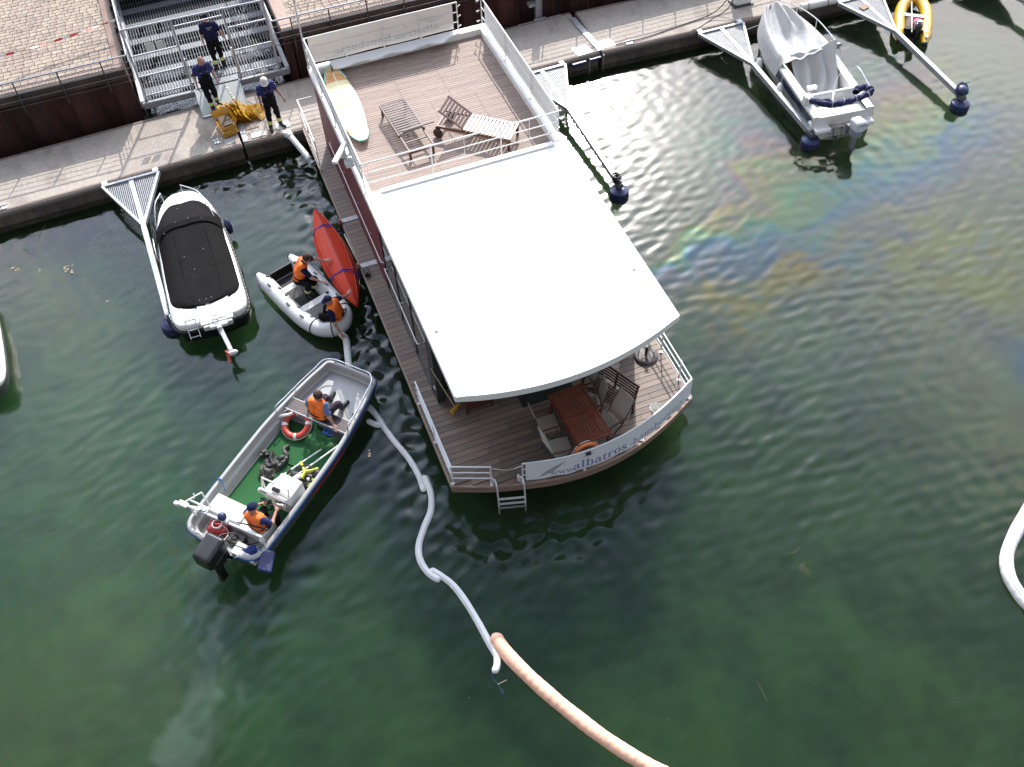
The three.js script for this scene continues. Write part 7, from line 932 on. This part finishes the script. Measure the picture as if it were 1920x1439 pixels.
  if (o.back) { const tx = canvasTex(512, 256, (c) => { c.clearRect(0, 0, 512, 256); c.fillStyle = '#c9ccd4'; c.textAlign = 'center'; c.font = 'bold 92px sans-serif'; c.fillText('Feuerwehr', 256, 84); c.font = 'bold 40px sans-serif'; c.fillText('Stadt', 256, 150); c.fillText('Feuerwehr', 256, 204); }); const g = grid(10, 4, (i, j) => { const u = i / 10 - 0.5; return at(0.66 + 0.22 * (j / 4), u * 0.28, -0.128 - 0.0 + 0.22 * u * u).toArray(); }); const q = g.attributes.uv; for (let i = 0; i < q.count; i++) q.setX(i, q.getX(i)); obj('lettering', g, new THREE.MeshPhysicalMaterial({ map: tx, transparent: true, alphaTest: 0.35, roughness: 0.8, side: THREE.DoubleSide }), t, true); }
  return t;
}
// three men ashore
person('man in dark navy shirt and dark cap walking away up the gangway, seen from behind', [-2.12, 0.86, -4.62], 178 * RAD, { elR: [-0.29, 1.17, 0.0], wrR: [-0.36, 0.94, 0.03], kL: [0.1, 0.5, -0.02], aL: [0.1, 0.12, -0.16], kR: [-0.12, 0.5, 0.08], aR: [-0.13, 0.09, 0.06] }, { shirt: cNavy, trousers: cBlack, bands: true, cap: cBlack, look: [-0.05, -0.1, 1], watch: true, back: true, skin: 1, palmR: [1, 0, -0.2] });
person('bald man in blue shirt and black dungarees standing on the white ramp plate', [-2.68, 0.6, -3.02], 10 * RAD, { hed: [0.03, 1.63, 0.06], elL: [0.27, 1.16, -0.04], wrL: [0.31, 0.93, 0.02], elR: [-0.27, 1.16, -0.03], wrR: [-0.29, 0.92, 0.06], kL: [0.13, 0.53, 0.04], aL: [0.16, 0.15, -0.08], kR: [-0.08, 0.5, 0.06], aR: [-0.05, 0.07, 0.08] }, { shirt: cRoyal, trousers: cBlack, bib: true, bands: true, look: [0.3, -0.45, 1], skin: 0 });
person('man in white cap and navy shirt standing by the golden folded boom', [-1.16, 0.5, -1.52], 12 * RAD, { hed: [-0.02, 1.62, 0.08], elL: [0.29, 1.18, 0.0], wrL: [0.37, 0.97, 0.09], elR: [-0.26, 1.17, 0.0], wrR: [-0.28, 0.94, 0.1], kL: [0.13, 0.5, 0.02], aL: [0.16, 0.09, 0.0], kR: [-0.13, 0.5, 0.03], aR: [-0.15, 0.09, 0.0] }, { shirt: cRoyal, trousers: cBlack, bib: true, bands: true, cap: M([0.66, 0.60, 0.58], 0.8), look: [-0.35, -0.75, 1], skin: 2, watch: true });
// two in the grey dinghy
{ const from = [0.18, 0.1, 0.95]; person('person in orange vest sitting in the grey dinghy, one hand on the red kayak', dgW(from), DG.th, { pel: [0.1, 0.56, 0.84], nek: [0.3, 1.0, 0.92], hed: [0.4, 1.13, 0.98], shL: [0.42, 0.94, 0.78], shR: [0.2, 0.92, 1.06], elL: [0.66, 0.84, 0.86], wrL: [0.84, 0.76, 1.0], elR: [0.3, 0.66, 1.2], wrR: [0.44, 0.56, 1.36], hL: [0.2, 0.52, 0.82], hR: [0.04, 0.52, 0.9], kL: [0.38, 0.52, 1.16], kR: [0.16, 0.54, 1.24], aL: [0.3, 0.2, 1.12], aR: [0.08, 0.2, 1.18], tL: [0.4, 0.14, 1.25], tR: [0.1, 0.14, 1.36] }, { from, shirt: cNavy, trousers: cBlack, vest: cOrange, hair: M([0.045, 0.022, 0.014], 0.8), bands: true, look: [0.75, -0.55, 0.55], dirL: [0.8, 0.1, 0.5], palmL: [0, -1, 0], dirR: [0.4, -0.1, 0.9], palmR: [0, -1, 0], curlL: 0.15, curlR: 0.2, skin: 1 }); }
{ const from = [0.08, 0.3, 2.6]; person('person in orange vest and dark cap on the dinghy bow holding the white boom', dgW(from), DG.th, { pel: [0.13, 0.52, 2.6], nek: [0.05, 1.0, 2.6], hed: [-0.01, 1.13, 2.55], shL: [-0.1, 0.93, 2.72], shR: [0.18, 0.93, 2.46], elL: [-0.16, 0.7, 2.92], wrL: [-0.14, 0.48, 3.06], elR: [0.42, 0.82, 2.42], wrR: [0.6, 0.74, 2.38], hL: [0.02, 0.5, 2.62], hR: [0.14, 0.5, 2.5], kL: [-0.2, 0.56, 2.38], kR: [0.06, 0.56, 2.2], aL: [-0.2, 0.2, 2.26], aR: [0.02, 0.2, 2.08], tL: [-0.3, 0.15, 2.14], tR: [-0.05, 0.15, 1.94] }, { from, shirt: cNavy, trousers: cBlack, vest: cOrange, cap: cNavy, look: [-0.7, -0.4, -0.6], dirL: [0.05, -0.7, 0.6], palmL: [0.6, -0.4, -0.3], dirR: [0.8, 0.35, -0.3], palmR: [0.3, -0.8, 0], curlL: 0.75, curlR: 0.25, skin: 0 }); }
// two in the work boat
{ const from = [-0.12, 0.25, 3.7]; person('person in orange vest and blue grey shirt sitting on the thwart of the work boat', wbW(from), WB.th, { pel: [-0.1, 0.64, 3.66], nek: [-0.12, 1.13, 3.7], hed: [-0.16, 1.29, 3.75], shL: [0.07, 1.06, 3.72], shR: [-0.31, 1.05, 3.71], elL: [0.23, 0.82, 3.7], wrL: [0.26, 0.6, 3.74], elR: [-0.46, 0.84, 3.6], wrR: [-0.52, 0.62, 3.6], hL: [0.0, 0.62, 3.74], hR: [-0.2, 0.62, 3.74], kL: [0.02, 0.7, 4.1], kR: [-0.37, 0.72, 4.06], aL: [0.1, 0.34, 4.32], aR: [-0.27, 0.34, 4.24], tL: [0.13, 0.3, 4.52], tR: [-0.3, 0.3, 4.44] }, { from, shirt: cBlueGrey, trousers: cPurple, vest: cOrange, hair: M([0.04, 0.02, 0.016], 0.8), look: [-0.6, -0.25, 0.75], dirL: [0.15, -0.75, 0.3], palmL: [0, -1, 0.3], dirR: [-0.6, -0.25, -0.5], palmR: [0, -1, 0], curlL: 0.3, curlR: 0.1, skin: 1 }); }
{ const from = [-0.58, 0.13, 0.75]; person('helmsman in orange vest and dark cap at the console of the work boat', wbW(from), WB.th, { pel: [-0.58, 0.66, 0.7], nek: [-0.58, 1.13, 0.68], hed: [-0.55, 1.28, 0.74], shL: [-0.39, 1.06, 0.7], shR: [-0.77, 1.06, 0.68], elL: [-0.28, 0.84, 0.86], wrL: [-0.32, 0.76, 1.08], elR: [-0.9, 0.86, 0.8], wrR: [-0.82, 0.88, 1.05], hL: [-0.48, 0.62, 0.76], hR: [-0.68, 0.62, 0.76], kL: [-0.4, 0.6, 1.08], kR: [-0.72, 0.6, 1.08], aL: [-0.42, 0.22, 1.05], aR: [-0.72, 0.22, 1.05], tL: [-0.42, 0.17, 1.22], tR: [-0.74, 0.17, 1.22] }, { from, shirt: cRoyal, trousers: cBlack, vest: cOrange, cap: cNavy, look: [0.35, -0.4, 1], dirL: [-0.35, -0.25, 0.8], palmL: [-0.6, -0.5, 0], dirR: [0.15, 0.1, 1], palmR: [0.4, -0.8, 0], curlL: 0.7, curlR: 0.7, skin: 2, badge: -0.1 }); }
// ---------- oil booms ----------
const mBoom = M([0.74, 0.74, 0.745], 0.6, { map: T.dirt, ...bump(T.cloth, 0.02) });
function boom(label, pts, r, seed, opts = {}) {
  const t = thing('oil_boom', label, 'oil boom', [0, 0, 0]), w = rng(seed), ph = w() * 6, sq = opts.flat ?? 1, L = new THREE.CatmullRomCurve3(pts.map((p) => V(p[0], 0, p[1]))).getLength(), n = Math.max(40, Math.round(L * 34));
  const P = pts.map(([x, z, y]) => [x, y ?? r * 0.45, z]);
  const g = vtube(P, (q, a) => { const e = Math.min(q, 1 - q) * L, c = Math.min(1, Math.sqrt(Math.min(1, (e + 0.004) / (r * 0.8)))); return r * c * (1 + (opts.lump ?? 0.03) * Math.sin(q * L * 7 + ph) + 0.014 * Math.sin(q * L * 37 + a * 2) + 0.04 * (fbm(q * L * 5, a, 2, seed) - 0.5)); }, 18, n);
  void sq; obj('sleeve', g, opts.mat ?? mBoom, t);
  const c = new THREE.CatmullRomCurve3(P.map(A3), false, 'centripetal'), S = c.getSpacedPoints(24);
  obj('seam', tube(S.slice(1, 24).map((p, i) => { const d = S[Math.min(24, i + 2)].clone().sub(S[i]).normalize(); return p.clone().add(V(-d.z, 0, d.x).multiplyScalar((opts.seam ?? 0.4) * r)).add(V(0, r * 0.93, 0)); }), 0.006 * (opts.seamW ?? 1), 5, 90), opts.seamMat ?? M([0.42, 0.42, 0.46], 0.7), t);
  if (opts.net) { const R = c.getSpacedPoints(Math.round(L / 0.16)), g = []; for (let i = 1; i < R.length - 1; i++) { const d = R[i + 1].clone().sub(R[i - 1]).normalize(); g.push(new THREE.TorusGeometry(r * 1.005, 0.0028, 4, 20).applyMatrix4(new THREE.Matrix4().lookAt(V(0, 0, 0), d, V(0, 1, 0)).setPosition(R[i]))); } stuff(obj('net_hoops', g, M([0.6, 0.34, 0.23], 0.8), t)); }
  return t;
}
{ const h = dgW([-0.13, 0, 3.02]); boom('short white boom held at the bow of the grey dinghy and reaching the work boat', [[h[0], h[2], 0.42], [-1.42, 6.95, 0.2], [-1.5, 7.4, 0.1], [-1.62, 8.0, 0.09]], 0.085, 3); }
boom('white boom from the work boat bow to the first overlap by the houseboat', [[-1.62, 9.42], [-1.42, 9.64], [-1.33, 9.66], [-1.36, 9.4], [-1.46, 9.12], [-1.52, 9.02], [-1.46, 9.06], [-1.38, 9.3], [-1.3, 9.75], [-1.2, 10.2], [-1.02, 10.85], [-0.96, 11.35], [-0.98, 11.78]], 0.068, 5);
boom('white boom curving past the houseboat bow between the two overlaps', [[-0.85, 11.38], [-0.86, 11.9], [-1.0, 12.3], [-1.25, 12.62], [-1.5, 13.0], [-1.58, 13.35], [-1.5, 13.72], [-1.34, 13.95]], 0.072, 7);
boom('white boom between the second overlap and the orange boom', [[-1.46, 13.62], [-1.3, 13.84], [-1.14, 14.12], [-1.02, 14.55], [-0.93, 15.1], [-0.87, 15.65], [-0.84, 15.92], [-0.92, 16.12], [-1.02, 16.2]], 0.07, 9);
boom('thick orange boom leading to the bottom edge', [[-0.74, 15.46], [-0.66, 15.85], [-0.5, 16.3], [-0.28, 16.8], [0.08, 17.5], [0.54, 18.28], [1.06, 18.98], [1.72, 19.65], [2.45, 20.25]], 0.142, 11, { lump: 0.02, net: true, mat: M([0.86, 0.50, 0.36], 0.6, { map: T.dirt, ...bump(T.cloth, 0.012) }), seamMat: M([0.36, 0.20, 0.12], 0.7), seam: -0.15, seamW: 0.8 });
boom('thick white boom entering at the right edge', [[12.4, 16.3], [11.6, 16.75], [10.8, 17.15], [10.2, 17.5], [9.72, 17.85], [9.48, 18.2], [9.4, 18.55], [9.42, 18.95], [9.62, 19.4], [10.1, 19.9]], 0.135, 13);
{ const t = thing('drifting_rope', 'thin blue cord trailing from the end of the white boom', 'rope', [0, 0, 0]); obj('cord', [tube([[-1.03, 0.05, 16.2], [-1.06, 0.016, 16.32], [-1.0, 0.014, 16.42], [-0.99, 0.014, 16.55], [-0.95, 0.014, 16.6], [-1.0, 0.014, 16.66]], 0.006, 5, 40), torus(0.03, 0.005, -0.98, 0.014, 16.6, 12)], M([0.012, 0.045, 0.10], 0.7), t); obj('twig', bar([-1.02, 0.016, 16.44], [-0.82, 0.016, 16.42], 0.007, 5), M([0.3, 0.3, 0.2], 0.8), t); }
for (const [p, l] of [[[[-0.95, 0.12, 11.45], [-0.9, 0.13, 11.42], [-0.86, 0.12, 11.42]], 'thin tie between the white booms at the first overlap'], [[[-1.36, 0.1, 13.92], [-1.28, 0.06, 13.95], [-1.2, 0.1, 14.0]], 'thin tie between the white booms at the second overlap'], [[[-0.86, 0.12, 15.72], [-0.76, 0.13, 15.74], [-0.66, 0.16, 15.78]], 'thin tie between the white boom and the orange boom']]) tag(obj('tie_cord', tube(p, 0.009, 5, 16), mWhiteRope), l, 'cord');

// ---------- folded golden oil boom on the pontoon ----------
{
  const g1 = M([0.50, 0.26, 0.012], 0.26, { clearcoat: 0.5, clearcoatRoughness: 0.25, ...bump(T.cloth, 0.02) }), g2 = M([0.40, 0.19, 0.01], 0.3, { clearcoat: 0.4, clearcoatRoughness: 0.3, ...bump(T.cloth, 0.02) }), g3 = M([0.56, 0.33, 0.03], 0.25, { clearcoat: 0.5, clearcoatRoughness: 0.25, ...bump(T.cloth, 0.02) });
  const leaf = (w, h, s) => grid(8, 8, (i, j) => { const u = i / 8 - 0.5, v = j / 8; return [u * w, v * h, 0.008 * Math.sin(v * 5 + s) + 0.009 * Math.sin(u * 9 + s * 2)]; });
  const t = thing('folded_boom', 'accordion of golden plastic boom standing folded on the pontoon', 'folded boom', [-2.1, 0.53, -2.3]);
  const bank = (n, x0, z0, dx, dz, h, w, a0, a1, lean) => { for (let k = 0; k < n; k++) { const f = k / (n - 1), m = new THREE.Mesh(join(leaf(w * rr(0.93, 1.06), h * rr(0.94, 1.05), k + x0 * 9)), [g1, g3, g2, g1][k % 4]); m.name = 'fold'; m.castShadow = m.receiveShadow = true; m.position.set(x0 + dx * k, 0, z0 + dz * k + rr(-0.015, 0.015)); m.rotation.set(0, Math.PI / 2 + mix(a0, a1, f), 0, 'YXZ'); m.rotateX((k % 2 ? 0.2 : -0.2) + lean); t.add(m); } };
  bank(11, -0.2, -0.42, 0.052, 0.006, 0.42, 0.36, 0.14, -0.02, -0.62);
  bank(11, -0.14, 0.02, 0.05, 0.006, 0.40, 0.46, 0.22, 0.1, -0.7);
  bank(9, 0.36, -0.02, 0.052, 0.028, 0.34, 0.42, -0.5, -0.75, -0.72);
  const q = thing('folded_boom', 'larger open bundle of golden plastic boom left of the accordion', 'folded boom', [-2.52, 0.53, -1.92], 0.15);
  for (let k = 0; k < 6; k++) { const m = new THREE.Mesh(join(rbox(0.46 - 0.02 * k, 0.045, 0.66 - 0.03 * k, 0.02, 0, 0, 0, 0, 0, 0, 3)), [g2, g1, g3][k % 3]); m.name = 'fold'; m.castShadow = m.receiveShadow = true; m.position.set(rr(-0.02, 0.02) + 0.012 * k, 0.024 + 0.047 * k, rr(-0.02, 0.02)); m.rotation.set(rr(-0.03, 0.03), rr(-0.07, 0.07), rr(-0.04, 0.04)); q.add(m); }
  obj('upright_flap', [leaf(0.66, 0.3, 1).rotateY(Math.PI / 2).rotateZ(0.25).translate(-0.2, 0.25, 0), leaf(0.62, 0.26, 3).rotateY(Math.PI / 2).rotateZ(-0.2).translate(0.22, 0.24, 0.02), leaf(0.5, 0.22, 5).rotateX(-0.5).translate(0, 0.28, -0.3)], g1, q);
  obj('dark_inside', rbox(0.3, 0.02, 0.5, 0.008, 0.02, 0.315, 0), M([0.05, 0.022, 0.003], 0.6), q); obj('strap', [bar([-0.24, 0.3, 0.12], [0.25, 0.32, 0.12], 0.012, 6), bar([-0.24, 0.04, 0.27], [0.25, 0.05, 0.27], 0.012, 6)], mBlack, q);
  tag(obj('wooden_board', rbox(0.46, 0.05, 0.22, 0.01, -2.55, 0.53, -2.62, 0.1), M([0.4, 0.33, 0.29], 0.85, { map: T.grain })), 'small pale board at the foot of the ramp plate', 'board');
}
scene.traverse((o) => { if (o.isMesh) { o.castShadow = true; o.receiveShadow = true; } });
renderer.render(scene, camera);
